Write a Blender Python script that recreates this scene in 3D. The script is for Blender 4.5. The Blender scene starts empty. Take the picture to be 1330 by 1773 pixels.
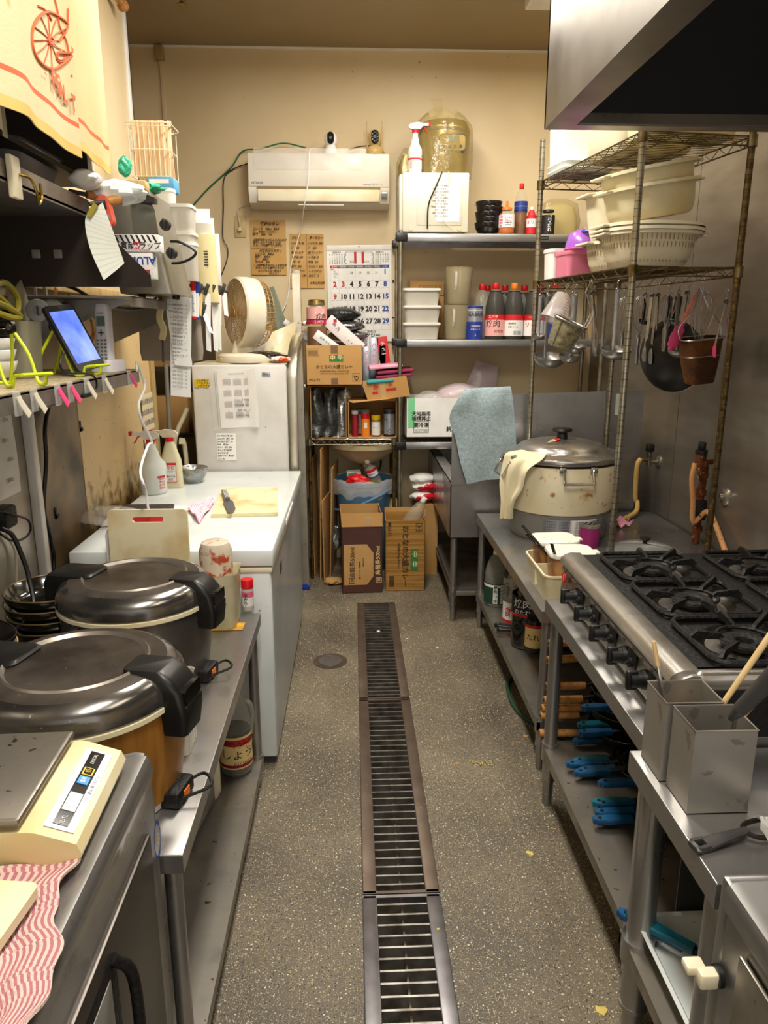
import bpy,bmesh,math,random
from mathutils import Vector,Matrix
random.seed(7)
PI=math.pi
R=math.radians
SC=bpy.context.scene
COL=SC.collection

# ------------------------------------------------------------ camera, world, lamps, exposure
CAM_H,CAM_PITCH,CAM_YAW,FPX=1.6,R(14.0),R(2.37),1280.0
cd=bpy.data.cameras.new('camera'); cam=bpy.data.objects.new('camera',cd); COL.objects.link(cam)
cam.location=(0,0,CAM_H)
cam.rotation_euler=(PI/2-CAM_PITCH,0,-CAM_YAW)
cd.sensor_fit='VERTICAL'; cd.sensor_height=36.0; cd.lens=36.0*FPX/1773.0
cd.clip_start=0.02; cd.clip_end=60
SC.camera=cam

w=bpy.data.worlds.new('world'); SC.world=w; w.use_nodes=True
w.node_tree.nodes['Background'].inputs[0].default_value=(1.0,0.955,0.89,1)
w.node_tree.nodes['Background'].inputs[1].default_value=1.05


def area(name,loc,size,power,col=(1.0,0.94,0.84),rot=(0,0,0),shape='RECTANGLE'):
    l=bpy.data.lights.new(name,'AREA'); l.shape=shape
    l.size=size[0]
    if shape in ('RECTANGLE','ELLIPSE'):l.size_y=size[1]
    l.energy=power; l.color=col
    o=bpy.data.objects.new(name,l); COL.objects.link(o); o.location=loc; o.rotation_euler=rot
    return o


LAMPS=[area('ceiling_tube_light',(0.05,0.7,3.16),(0.30,1.20),46),
         area('ceiling_tube_light',(0.05,3.00,3.16),(0.30,1.20),45),
         area('ceiling_tube_light',(1.05,3.75,3.16),(0.25,1.10),19),
         area('ceiling_dome_light',(0.24,4.17,3.18),(0.20,0.20),5,shape='DISK')]
SC.view_settings.view_transform='Standard'
SC.view_settings.look='None'
SC.view_settings.gamma=1.0
SC.view_settings.use_curve_mapping=False
SC.view_settings.exposure=0.36
SC.cycles.max_bounces=8
SC.cycles.transparent_max_bounces=16
SC.cycles.use_denoising=True

# ------------------------------------------------------------ measuring helper: a pixel seen on a known plane
_f=Vector((math.sin(CAM_YAW)*math.cos(CAM_PITCH),math.cos(CAM_YAW)*math.cos(CAM_PITCH),-math.sin(CAM_PITCH)))
_r=Vector((math.cos(CAM_YAW),-math.sin(CAM_YAW),0))
_u=_r.cross(_f)


def at(px,py,X=None,Y=None,Z=None):
    d=_f+_r*((px-665)/FPX)-_u*((py-886.5)/FPX)
    t=Y/d.y if Y is not None else ((Z-CAM_H)/d.z if Z is not None else X/d.x)
    return Vector((0,0,CAM_H))+d*t


# ------------------------------------------------------------ materials
def hx(h):
    h=h.lstrip('#'); v=[int(h[i:i+2],16)/255 for i in (0,2,4)]
    return tuple((x/12.92 if x<=0.04045 else ((x+0.055)/1.055) **2.4) for x in v)+(1,)


MATS={}


def mat(name,c,rough=0.5,metal=0.0,c2=None,scale=6.0,mix=(0.35,0.7),bump=0.0,bscale=60.0,
        stretch=None,alpha=1.0,trans=0.0,emit=0.0,ior=1.45,detail=4.0,spots=None,coat=0.0,spec=0.5,sheen=0.0,
        rvar=0.0,sub=0.0):
    """one procedural principled material: base colour varied by noise to c2, optional dark spots, bump"""
    if name in MATS:return MATS[name]
    m=bpy.data.materials.new(name); m.use_nodes=True; MATS[name]=m
    nt=m.node_tree; N=nt.nodes; L=nt.links; b=N['Principled BSDF']
    tc=N.new('ShaderNodeTexCoord'); mp=N.new('ShaderNodeMapping'); L.new(tc.outputs['Object'],mp.inputs[0])
    if stretch:mp.inputs['Scale'].default_value=stretch
    c1=hx(c); cc2=hx(c2) if c2 else tuple(v*0.88 for v in c1[:3])+(1,)
    n=N.new('ShaderNodeTexNoise'); n.inputs['Scale'].default_value=scale; n.inputs['Detail'].default_value=detail
    L.new(mp.outputs[0],n.inputs['Vector'])
    cr=N.new('ShaderNodeValToRGB'); cr.color_ramp.elements[0].position=mix[0]; cr.color_ramp.elements[1].position=mix[1]
    cr.color_ramp.elements[0].color=c1; cr.color_ramp.elements[1].color=cc2
    L.new(n.outputs['Fac'],cr.inputs[0]); out=cr.outputs[0]
    for sp in (spots or []):                       # (colour, scale, threshold)
        n2=N.new('ShaderNodeTexNoise'); n2.inputs['Scale'].default_value=sp[1]; n2.inputs['Detail'].default_value=3
        L.new(tc.outputs['Object'],n2.inputs['Vector'])
        r2=N.new('ShaderNodeValToRGB'); r2.color_ramp.elements[0].position=sp[2]; r2.color_ramp.elements[1].position=min(1,sp[2]+(sp[3] if len(sp)>3 else 0.03))
        L.new(n2.outputs['Fac'],r2.inputs[0])
        mx=N.new('ShaderNodeMix'); mx.data_type='RGBA'
        L.new(r2.outputs[0],mx.inputs['Factor']); L.new(out,mx.inputs['A']); mx.inputs['B'].default_value=hx(sp[0])
        out=mx.outputs['Result']
    L.new(out,b.inputs['Base Color'])
    b.inputs['Roughness'].default_value=rough; b.inputs['Metallic'].default_value=metal
    if rvar:
        mr=N.new('ShaderNodeMapRange'); L.new(n.outputs['Fac'],mr.inputs['Value'])
        mr.inputs['From Min'].default_value=0.3; mr.inputs['From Max'].default_value=0.7
        mr.inputs['To Min'].default_value=max(0.02,rough-rvar); mr.inputs['To Max'].default_value=min(1,rough+rvar)
        L.new(mr.outputs[0],b.inputs['Roughness'])
    b.inputs['IOR'].default_value=ior
    b.inputs['Specular IOR Level'].default_value=spec
    b.inputs['Transmission Weight'].default_value=trans
    b.inputs['Alpha'].default_value=alpha
    b.inputs['Coat Weight'].default_value=coat
    b.inputs['Sheen Weight'].default_value=sheen
    if sub:
        b.inputs['Subsurface Weight'].default_value=sub; b.inputs['Subsurface Radius'].default_value=(0.01,0.01,0.01)
    if emit:
        L.new(out,b.inputs['Emission Color']); b.inputs['Emission Strength'].default_value=emit
    if bump:
        nb=N.new('ShaderNodeTexNoise'); nb.inputs['Scale'].default_value=bscale; nb.inputs['Detail'].default_value=4
        L.new(mp.outputs[0],nb.inputs['Vector'])
        bp=N.new('ShaderNodeBump'); bp.inputs['Strength'].default_value=bump; bp.inputs['Distance'].default_value=0.01
        L.new(nb.outputs['Fac'],bp.inputs['Height']); L.new(bp.outputs[0],b.inputs['Normal'])
    return m


def M(n):return MATS[n]


# ------------------------------------------------------------ mesh builder
def frame(origin,right,up):
    r_=Vector(right).normalized(); n_=r_.cross(Vector(up)).normalized(); u_=n_.cross(r_)
    m=Matrix((r_,u_,n_)).transposed().to_4x4(); m.translation=Vector(origin)
    return m                                         # local x=right, y=up, z=towards the viewer


def rrect(w_,d_,r_,n=5,cx=0,cy=0):
    r_=max(1e-4,min(r_,w_/2-1e-4,d_/2-1e-4)); pts=[]
    for k,(sx,sy) in enumerate(((1,1),(-1,1),(-1,-1),(1,-1))):
        for i in range(n+1):
            a=(k+i/n)*PI/2
            pts.append((cx+sx*(w_/2-r_)+r_*math.cos(a),cy+sy*(d_/2-r_)+r_*math.sin(a)))
    return pts


def smooth_path(pts,n=8):
    """Catmull-Rom through the points"""
    P_=[Vector(p) for p in pts]
    if len(P_)<3:return P_
    out=[]
    for i in range(len(P_)-1):
        p0=P_[i-1] if i else P_[0]*2-P_[1]; p1=P_[i]; p2=P_[i+1]; p3=P_[i+2] if i+2<len(P_) else P_[-1]*2-P_[-2]
        for k in range(n):
            t=k/n
            out.append(0.5*((2*p1)+(p2-p0)*t+(2*p0-5*p1+4*p2-p3)*t*t+(3*p1-p0-3*p2+p3)*t **3))
    out.append(P_[-1]); return out


class MB:
    def __init__(s):s.v=[]; s.f=[]; s.m=[]; s.x=None

    def add(s,vs,fs,m=0):
        k=len(s.v)
        s.v+=[(s.x@Vector(p)) if s.x else Vector(p) for p in vs]
        for f_ in fs:s.f.append([k+i for i in f_]); s.m.append(m)
        return s

    def box(s,x0,x1,y0,y1,z0,z1,m=0,bev=0.0):
        if x1<x0:x0,x1=x1,x0
        if y1<y0:y0,y1=y1,y0
        if z1<z0:z0,z1=z1,z0
        b=min(bev,(x1-x0)/2.2,(y1-y0)/2.2,(z1-z0)/2.2)
        if b<=0:
            vs=[(x,y,z) for z in (z0,z1) for y in (y0,y1) for x in (x0,x1)]
            return s.add(vs,[(0,2,3,1),(4,5,7,6),(0,1,5,4),(2,6,7,3),(0,4,6,2),(1,3,7,5)],m)
        secs=[]
        for z,ins in ((z0,b),(z0+b*.3,b*.3),(z0+b,0),(z1-b,0),(z1-b*.3,b*.3),(z1,b)):
            secs.append([(px,py,z) for px,py in rrect(x1-x0-2*ins,y1-y0-2*ins,max(b-ins*.5,b*.3),3,(x0+x1)/2,(y0+y1)/2)])
        return s.loft(secs,m)

    def loft(s,secs,m=0,caps=True,closed=True):
        n=len(secs[0]); vs=[p for q in secs for p in q]; fs=[]
        for i in range(len(secs)-1):
            for j in range(n if closed else n-1):
                a,b=i*n+j,i*n+(j+1) %n
                fs.append((a,b,b+n,a+n))
        if caps and closed:
            fs.append(tuple(range(n-1,-1,-1))); k=(len(secs)-1)*n; fs.append(tuple(range(k,k+n)))
        return s.add(vs,fs,m)

    def rloft(s,rows,m=0,n=5,caps=True):
        """rows of (z, width, depth, corner radius[, cx, cy])"""
        return s.loft([[(x,y,r_[0]) for x,y in rrect(r_[1],r_[2],r_[3],n,*(r_[4:6] if len(r_)>4 else (0,0)))] for r_ in rows],m,caps)

    def cyl(s,p,q,r0,r1=None,n=14,m=0,caps=True):
        p,q=Vector(p),Vector(q); r1=r0 if r1 is None else r1; d=(q-p)
        if d.length<1e-6:return s
        d.normalize(); a=d.orthogonal().normalized(); b=d.cross(a)
        c=[[(p+(a*math.cos(t)+b*math.sin(t))*r0) for t in [2*PI*i/n for i in range(n)]],
             [(q+(a*math.cos(t)+b*math.sin(t))*r1) for t in [2*PI*i/n for i in range(n)]]]
        return s.loft(c,m,caps)

    def lathe(s,prof,n=32,m=0,c=(0,0,0),sx=1,sy=1,arc=1.0,caps=False):
        secs=[]
        for r_,z in prof:
            secs.append([(c[0]+r_*sx*math.cos(2*PI*arc*i/n),c[1]+r_*sy*math.sin(2*PI*arc*i/n),c[2]+z) for i in range(n+(0 if arc>=1 else 1))])
        return s.loft(secs,m,caps,closed=arc>=1)

    def tube(s,path,r_,n=8,m=0,closed=False,r1=None,smooth=0,caps=True):
        P_=smooth_path(path,smooth) if smooth else [Vector(p) for p in path]
        k=len(P_); secs=[]; nrm=None
        for i in range(k):
            if closed:t=P_[(i+1) %k]-P_[i-1]
            else:t=P_[min(i+1,k-1)]-P_[max(i-1,0)]
            if t.length<1e-9:t=Vector((0,0,1))
            t.normalize()
            if nrm is None:nrm=t.orthogonal().normalized()
            else:
                nrm=nrm-t*nrm.dot(t)
                nrm=nrm.normalized() if nrm.length>1e-6 else t.orthogonal().normalized()
            b=t.cross(nrm); rr=r_ if r1 is None else r_+(r1-r_)*i/max(1,k-1)
            secs.append([P_[i]+(nrm*math.cos(a)+b*math.sin(a))*rr for a in [2*PI*j/n for j in range(n)]])
        if closed:secs.append(secs[0]); return s.loft(secs,m,False)
        return s.loft(secs,m,caps)

    def ribbon(s,path,w_,t_,up=(0,0,1),m=0,smooth=0):
        """flat bar: rectangle section w_ (across) by t_ (along up)"""
        P_=smooth_path(path,smooth) if smooth else [Vector(p) for p in path]
        secs=[]; up=Vector(up)
        for i in range(len(P_)):
            t=(P_[min(i+1,len(P_)-1)]-P_[max(i-1,0)]).normalized()
            a=t.cross(up).normalized(); u_=a.cross(t).normalized()
            ww=w_(i/(len(P_)-1)) if callable(w_) else w_; tt=t_(i/(len(P_)-1)) if callable(t_) else t_
            secs.append([P_[i]+a*x*ww/2+u_*y*tt/2 for x,y in ((-1,-.6),(-.8,-1),(.8,-1),(1,-.6),(1,.6),(.8,1),(-.8,1),(-1,.6))])
        return s.loft(secs,m)

    def prism(s,poly,d0,d1,axis='y',m=0):
        """polygon in the other two axes, extruded along axis from d0 to d1"""
        def pt(a,b,d):return {'y':(a,d,b),'x':(d,a,b),'z':(a,b,d)}[axis]
        n=len(poly); vs=[pt(a,b,d0) for a,b in poly]+[pt(a,b,d1) for a,b in poly]
        fs=[tuple(range(n)),tuple(range(2*n-1,n-1,-1))]+[(i,n+i,n+(i+1) %n,(i+1) %n) for i in range(n)]
        return s.add(vs,fs,m)

    def sheet(s,fn,nu,nv,m=0,mf=None,thick=0.0):
        g=[[Vector(fn(i/nu,j/nv)) for i in range(nu+1)] for j in range(nv+1)]
        vs=[p for row in g for p in row]; W=nu+1; k0=len(s.v)
        fs=[(j*W+i,j*W+i+1,(j+1)*W+i+1,(j+1)*W+i) for j in range(nv) for i in range(nu)]
        if not thick:
            s.add(vs,[],m); 
            for q,f_ in enumerate(fs):
                s.f.append([k0+i for i in f_]); s.m.append(mf((q %nu+.5)/nu,(q // nu+.5)/nv) if mf else m)
            return s
        nrm=[]
        for j in range(nv+1):
            for i in range(nu+1):
                a=g[j][min(i+1,nu)]-g[j][max(i-1,0)]; b=g[min(j+1,nv)][i]-g[max(j-1,0)][i]
                c_=a.cross(b); nrm.append(c_.normalized() if c_.length>1e-12 else Vector((0,0,1)))
        K=len(vs)
        vs2=[p+n_*thick/2 for p,n_ in zip(vs,nrm)]+[p-n_*thick/2 for p,n_ in zip(vs,nrm)]
        s.add(vs2,[],m)
        for q,f_ in enumerate(fs):
            mm=mf((q %nu+.5)/nu,(q // nu+.5)/nv) if mf else m
            s.f.append([k0+i for i in f_]); s.m.append(mm)
            s.f.append([k0+K+i for i in reversed(f_)]); s.m.append(mm)
        ed=[j*W for j in range(nv+1)],[j*W+nu for j in range(nv,-1,-1)],list(range(nu,-1,-1)),[nv*W+i for i in range(nu+1)]
        for e in ed:
            for a,b in zip(e,e[1:]):
                s.f.append([k0+a,k0+b,k0+K+b,k0+K+a]); s.m.append(m)
        return s

    def text(s,body,size,fr,m=0,align='CENTER',bend=None,bold=0.0,valign='CENTER',sx=1.0,shear=0.0,spacing=1.0):
        """letters as flat faces, in the frame fr (x right, y up, z out); bend = radius of the round label they lie on"""
        c=bpy.data.curves.new('lettering','FONT'); c.body=body; c.size=size; c.align_x=align; c.align_y=valign
        c.offset=bold*size; c.shear=shear; c.resolution_u=2; c.space_character=spacing
        o=bpy.data.objects.new('lettering',c); COL.objects.link(o)
        dg=bpy.context.evaluated_depsgraph_get(); me=bpy.data.meshes.new_from_object(o.evaluated_get(dg))
        vs=[]
        for v in me.vertices:
            x,y,z=v.co; x *= sx
            if bend:vs.append(fr@Vector((bend*math.sin(x/bend),y,bend*math.cos(x/bend)-bend)))
            else:vs.append(fr@Vector((x,y,0)))
        s.add(vs,[tuple(p.vertices) for p in me.polygons],m)
        bpy.data.objects.remove(o); bpy.data.curves.remove(c); bpy.data.meshes.remove(me)
        return s

    def build(s,name,mats,parent=None,smooth=True,loc=None,rotz=0.0,angle=40):
        if not isinstance(mats,(list,tuple)):mats=[mats]
        me=bpy.data.meshes.new(name); me.from_pydata([tuple(v) for v in s.v],[],s.f)
        for m_ in mats:me.materials.append(M(m_) if isinstance(m_,str) else m_)
        me.polygons.foreach_set('material_index',s.m)
        bm=bmesh.new(); bm.from_mesh(me); bmesh.ops.recalc_face_normals(bm,faces=bm.faces[:])
        if smooth:
            for f_ in bm.faces:f_.smooth=True
            for e in bm.edges:
                if len(e.link_faces)==2 and e.calc_face_angle(0)>R(angle):e.smooth=False
        bm.to_mesh(me); bm.free()
        o=bpy.data.objects.new(name,me); COL.objects.link(o)
        if parent:o.parent=parent
        if loc is not None:o.location=loc
        o.rotation_euler.z=rotz
        return o


def tag(o,label,cat,group=None,kind=None):
    if label:o['label']=label
    if cat:o['category']=cat
    if group:o['group']=group
    if kind:o['kind']=kind
    return o


def thing(name,label,cat,loc=(0,0,0),rotz=0.0,group=None,rot=None):
    o=bpy.data.objects.new(name,None); COL.objects.link(o); o.empty_display_size=0.05
    o.location=loc; o.rotation_euler=rot if rot else (0,0,rotz)
    return tag(o,label,cat,group)


def struct(o):o['kind']='structure'; return o


def dup(root,loc,rotz=None,label=None,group=None,rot=None,scale=None):
    r_=root.copy(); COL.objects.link(r_); r_.location=loc
    if rotz is not None:r_.rotation_euler=(0,0,rotz)
    if rot is not None:r_.rotation_euler=rot
    if scale is not None:r_.scale=scale
    if label:r_['label']=label
    if group:r_['group']=group
    for ch in list(root.children):
        c=ch.copy(); COL.objects.link(c); c.parent=r_
        for g in list(ch.children):
            d=g.copy(); COL.objects.link(d); d.parent=c
    return r_


# ------------------------------------------------------------ the materials of this kitchen
mat('wall_paint','#d9c6a0',0.55,c2='#cdb68c',scale=1.6,spots=[('#7d6238',34,0.76,0.02)],bump=0.03,bscale=120)
mat('ceiling_paint','#9f8c6c',0.7,c2='#91805f',scale=1.2)
mat('steel','#aba9a7',0.31,0.85,c2='#918f8d',scale=5,stretch=(1,1,1),rvar=0.10,spots=[('#c9c6c0',70,0.74,0.02)])
mat('steel_bright','#bcb8b2',0.27,0.9,c2='#a8a49e',scale=7,rvar=0.08)
mat('steel_dirty','#9c968e',0.40,0.8,c2='#7d766a',scale=9,rvar=0.12,spots=[('#4e3d22',55,0.68,0.04)])
mat('steel_wall','#aaa399',0.36,0.75,c2='#857d70',scale=2.2,stretch=(1,0.7,3),rvar=0.08,spots=[('#c4beb4',90,0.77,0.01),('#57492f',60,0.77,0.02)])
mat('hood_steel','#a29d96',0.36,1.0,c2='#8d867c',scale=3,rvar=0.1,spots=[('#cfc8bd',60,0.76,0.02)])
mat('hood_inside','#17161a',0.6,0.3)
mat('wire_metal','#7e7256',0.38,1.0,c2='#574524',scale=25,rvar=0.1)
mat('post_metal','#aaa698',0.30,0.9,c2='#857b62',scale=14)
mat('post_rusty','#6d5c3a',0.5,0.8,c2='#3c2c14',scale=40,spots=[('#8f6a2c',50,0.62,0.05)])
mat('cast_black','#161414',0.55,0.2,c2='#0c0b0b',scale=20,bump=0.4,bscale=90,spots=[('#4c4a48',130,0.70,0.03)])
mat('black_plastic','#101010',0.38,c2='#1a1918',scale=12,spots=[('#5a5853',160,0.76,0.02)])
mat('black_gloss','#0b0a0a',0.12,c2='#12100e',scale=8,coat=0.5)
mat('black_lacquer','#0d0b0a',0.2,c2='#161210',scale=8)
mat('grey_plastic','#77756f',0.4)
mat('dark_grey','#3c3b3a',0.45)
mat('white_plastic','#ece9e4',0.35,c2='#dedad2',scale=8)
mat('white_enamel','#dfe4e2',0.28,c2='#cfd6d4',scale=5,spots=[('#a06a3c',38,0.73,0.02)])
mat('fridge_white','#d3d1cd',0.35,c2='#c3bfb8',scale=6,spots=[('#77705f',42,0.75,0.02)])
mat('cream_plastic','#e9e1c8',0.4,c2='#ddd2b2',scale=6,sub=0.0)
mat('cream_dirty','#e2d9b6',0.45,c2='#c6ad74',scale=4,mix=(0.45,0.75))
mat('cream_enamel','#e6dec2',0.3,c2='#d8c598',scale=4,spots=[('#a3682c',14,0.62,0.10),('#6b3f16',60,0.70,0.03)])
mat('board_plastic','#e8ddb8',0.5,c2='#c9a868',scale=5,mix=(0.45,0.68),stretch=(1,1,1))
mat('paper','#efeeea',0.8,c2='#e2e0da',scale=8)
mat('paper_ruled','#e9ece2',0.8,c2='#dde0d6',scale=8)
mat('paper_old','#cda76a',0.75,c2='#b98a48',scale=3.5)
mat('ink','#26211d',0.7)
mat('ink_red','#c4202c',0.6)
mat('ink_pink','#e06a86',0.6)
mat('ink_blue','#27489b',0.6)
mat('ink_grey','#6b6b6b',0.6)
mat('ink_line','#b9bcc4',0.7)
mat('cardboard','#b98d54',0.8,c2='#a87c44',scale=4)
mat('cardboard_light','#c79b60',0.8,c2='#b8894e',scale=4)
mat('cardboard_edge','#c9a169',0.85,c2='#7d5a30',scale=160)
mat('cardboard_brown','#54332b',0.7,c2='#4a2c25',scale=5)
mat('tape_brown','#7c5a3a',0.3)
mat('green_print','#2d7a4a',0.6)
mat('green_pale','#7fcf96',0.5)
mat('mint','#3fc294',0.4)
mat('red_plastic','#d3161f',0.35)
mat('orange_plastic','#ee7a1c',0.4)
mat('yellow_plastic','#e6c21a',0.4)
mat('lime_coating','#cfe01c',0.4)
mat('blue_handle','#14527f',0.4,c2='#0e3e63',scale=10)
mat('blue_plastic','#5a7f9e',0.45,c2='#4d7191',scale=5)
mat('pink_plastic','#ea5f95',0.35)
mat('pink_clear','#f08aa8',0.25,alpha=0.72)
mat('violet_clear','#b06ad8',0.25,alpha=0.8)
mat('hot_pink','#e0457c',0.45)
mat('magenta','#96246a',0.35,c2='#861a5c')
mat('wood','#c08a4a',0.5,c2='#96602a',scale=5,stretch=(8,1,8))
mat('wood_pale','#d9bd8a',0.6,c2='#c6a56d',scale=5,stretch=(10,10,1))
mat('wood_panel','#b39a68',0.5,c2='#97794a',scale=4,stretch=(6,6,1))
mat('wood_grain_print','#b07a34',0.35,c2='#7d4f18',scale=6,stretch=(7,7,1),mix=(0.3,0.75))
mat('clear_plastic','#f2f2ee',0.12,alpha=0.28,spec=0.8)
mat('film','#f4f2ee',0.12,alpha=0.30,spec=1.0,bump=0.6,bscale=25)
mat('film_yellow','#b39f60',0.15,alpha=0.38,spec=1.0,bump=0.8,bscale=18)
mat('frosted','#d9d4c6',0.4,alpha=0.72)
mat('frosted_lid','#e2ded4',0.4,alpha=0.9)
mat('jug_plastic','#b9ab88',0.25,alpha=0.55)
mat('bottle_clear','#b8b8ac',0.12,alpha=0.10,spec=0.5)
mat('jug_clear','#cfcdbc',0.15,alpha=0.22,spec=0.8)
mat('sauce_dark','#160906',0.35,spec=0.2)
mat('lens_black','#050505',0.6,spec=0.15)
mat('sauce_brown','#7a4a1e',0.2)
mat('honey','#c8641a',0.2)
mat('label_white','#e9e6e2',0.5)
mat('label_pink','#e9a9a4',0.5)
mat('label_red','#cc1f26',0.5)
mat('label_blue','#20388c',0.4)
mat('label_cream','#ecd08c',0.5)
mat('label_black','#16181a',0.5)
mat('label_dark_red','#8c1422',0.5)
mat('label_green','#17402c',0.5)
mat('silver_label','#a8abb6',0.3,0.6)
mat('foil','#bdbfbf',0.25,0.9,c2='#7d7f80',scale=16,bump=1.0,bscale=22)
mat('foil_dark','#5b5d5a',0.28,0.7,c2='#1e2020',scale=10,bump=1.0,bscale=20)
mat('cloth_cream','#ece3c6',0.9,c2='#ddd1aa',scale=5,bump=0.2,bscale=300)
mat('curtain_cloth','#d9c99f',0.85,c2='#cdb67e',scale=2.2,mix=(0.4,0.75),bump=0.1,bscale=200,spots=[('#b98a3e',9,0.70,0.06)])
mat('curtain_hem','#e0bd6c',0.85,c2='#cfa550',scale=5)
mat('towel_blue','#a9bcc2',0.95,c2='#8fa3a8',scale=60,bump=0.9,bscale=260,sheen=0.3)
mat('cloth_pink','#f08fae',0.9,c2='#f5c4d2',scale=8)
mat('stripe_light','#e8cfc6',0.95,bump=0.6,bscale=220)
mat('stripe_red','#c06a70',0.95,bump=0.6,bscale=220)
mat('print_orange','#d9673a',0.8)
mat('aluminium','#c9c3b2',0.32,1.0,c2='#b5ad98',scale=8,spots=[('#e6e2d6',70,0.70,0.03)])
mat('blue_cap','#1d3fa5',0.4)
mat('brass','#b79a50',0.3,1.0,c2='#8f7434',scale=20)
mat('rust','#7a4320',0.8,0.3,c2='#3a1d0e',scale=30,spots=[('#c48a52',45,0.62,0.05)])
mat('grime','#15110e',0.6,bump=0.8,bscale=80)
mat('hose_cream','#d9b46a',0.4,c2='#c69d52',scale=8)
mat('hose_spotted','#d9a06a',0.5,c2='#c98f58',scale=8,spots=[('#3a2012',70,0.66,0.02)])
mat('concrete_pale','#8f8a80',0.8)
mat('screen_blue','#4a63d0',0.15,c2='#8fa4ec',scale=9,emit=0.9,mix=(0.4,0.8))
mat('lcd_green','#6d7f78',0.3)
mat('lcd_pale','#c9d2cc',0.3)
mat('mesh_metal','#a79f80',0.4,0.9,c2='#6e664a',scale=60,bump=1.0,bscale=300)
mat('basket_burnt','#4a2812',0.45,0.4,c2='#8a5418',scale=8,mix=(0.45,0.7),bump=1.0,bscale=260)
mat('ceramic','#ececea',0.15,coat=0.3)
mat('ceramic_rim','#caa06a',0.3)
mat('lamp_glass','#fff1d6',0.4,emit=6.0)
mat('glass','#e6ece8',0.03,alpha=0.16,spec=1.0)
mat('phone_white','#e9e6ee',0.3)
mat('rubber_green','#23462e',0.5)
mat('cable_white','#efeeea',0.4)
mat('cable_black','#0e0d0d',0.4)
mat('cable_green','#1d6b45',0.5)
mat('cable_beige','#d9d0b8',0.5)
mat('toaster_metal','#9a958a',0.35,0.7,c2='#88826f',scale=6)
mat('oven_glass','#5d5d52',0.12,spec=0.8)
mat('gold_steel','#a8905c',0.3,0.9,c2='#8d7440',scale=6)
mat('fan_white','#ddd5c2',0.45,c2='#cfc4aa',scale=7)
mat('beige_plastic','#d8c896',0.45,c2='#c9b67e',scale=7)
mat('fan_beige','#b89258',0.5,c2='#8f6c34',scale=9)
mat('salt_orange','#ef8a1e',0.4)
mat('meat_bag','#d8c8cc',0.3,c2='#c2aeb4',scale=6,bump=0.5,bscale=20)
mat('kraft_sleeve','#e2c49a',0.7,c2='#cfa978',scale=12,stretch=(20,1,1))


def wall_grime():
    """painted left panel: greasy splashes growing denser towards its foot (a stain, part of the paint)"""
    m=bpy.data.materials.new('greasy_panel'); m.use_nodes=True; MATS['greasy_panel']=m
    nt=m.node_tree; N=nt.nodes; L=nt.links; b=N['Principled BSDF']
    tc=N.new('ShaderNodeTexCoord'); sep=N.new('ShaderNodeSeparateXYZ'); L.new(tc.outputs['Object'],sep.inputs[0])
    n=N.new('ShaderNodeTexNoise'); n.inputs['Scale'].default_value=18; n.inputs['Detail'].default_value=6; L.new(tc.outputs['Object'],n.inputs['Vector'])
    mr=N.new('ShaderNodeMapRange'); L.new(sep.outputs['Z'],mr.inputs['Value'])
    mr.inputs['From Min'].default_value=0.80; mr.inputs['From Max'].default_value=1.12; mr.inputs['To Min'].default_value=0.22; mr.inputs['To Max'].default_value=-0.20
    ad=N.new('ShaderNodeMath'); ad.operation='ADD'; L.new(n.outputs['Fac'],ad.inputs[0]); L.new(mr.outputs[0],ad.inputs[1])
    cr=N.new('ShaderNodeValToRGB'); cr.color_ramp.elements[0].position=0.5; cr.color_ramp.elements[1].position=0.72
    cr.color_ramp.elements[0].color=hx('#d2b684'); cr.color_ramp.elements[1].color=hx('#7a5c22'); L.new(ad.outputs[0],cr.inputs[0])
    n2=N.new('ShaderNodeTexNoise'); n2.inputs['Scale'].default_value=60; L.new(tc.outputs['Object'],n2.inputs['Vector'])
    r2=N.new('ShaderNodeValToRGB'); r2.color_ramp.elements[0].position=0.72; r2.color_ramp.elements[1].position=0.74; L.new(n2.outputs['Fac'],r2.inputs[0])
    mx=N.new('ShaderNodeMix'); mx.data_type='RGBA'; L.new(r2.outputs[0],mx.inputs['Factor']); L.new(cr.outputs[0],mx.inputs['A']); mx.inputs['B'].default_value=hx('#3d2c12')
    L.new(mx.outputs['Result'],b.inputs['Base Color']); b.inputs['Roughness'].default_value=0.45


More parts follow.
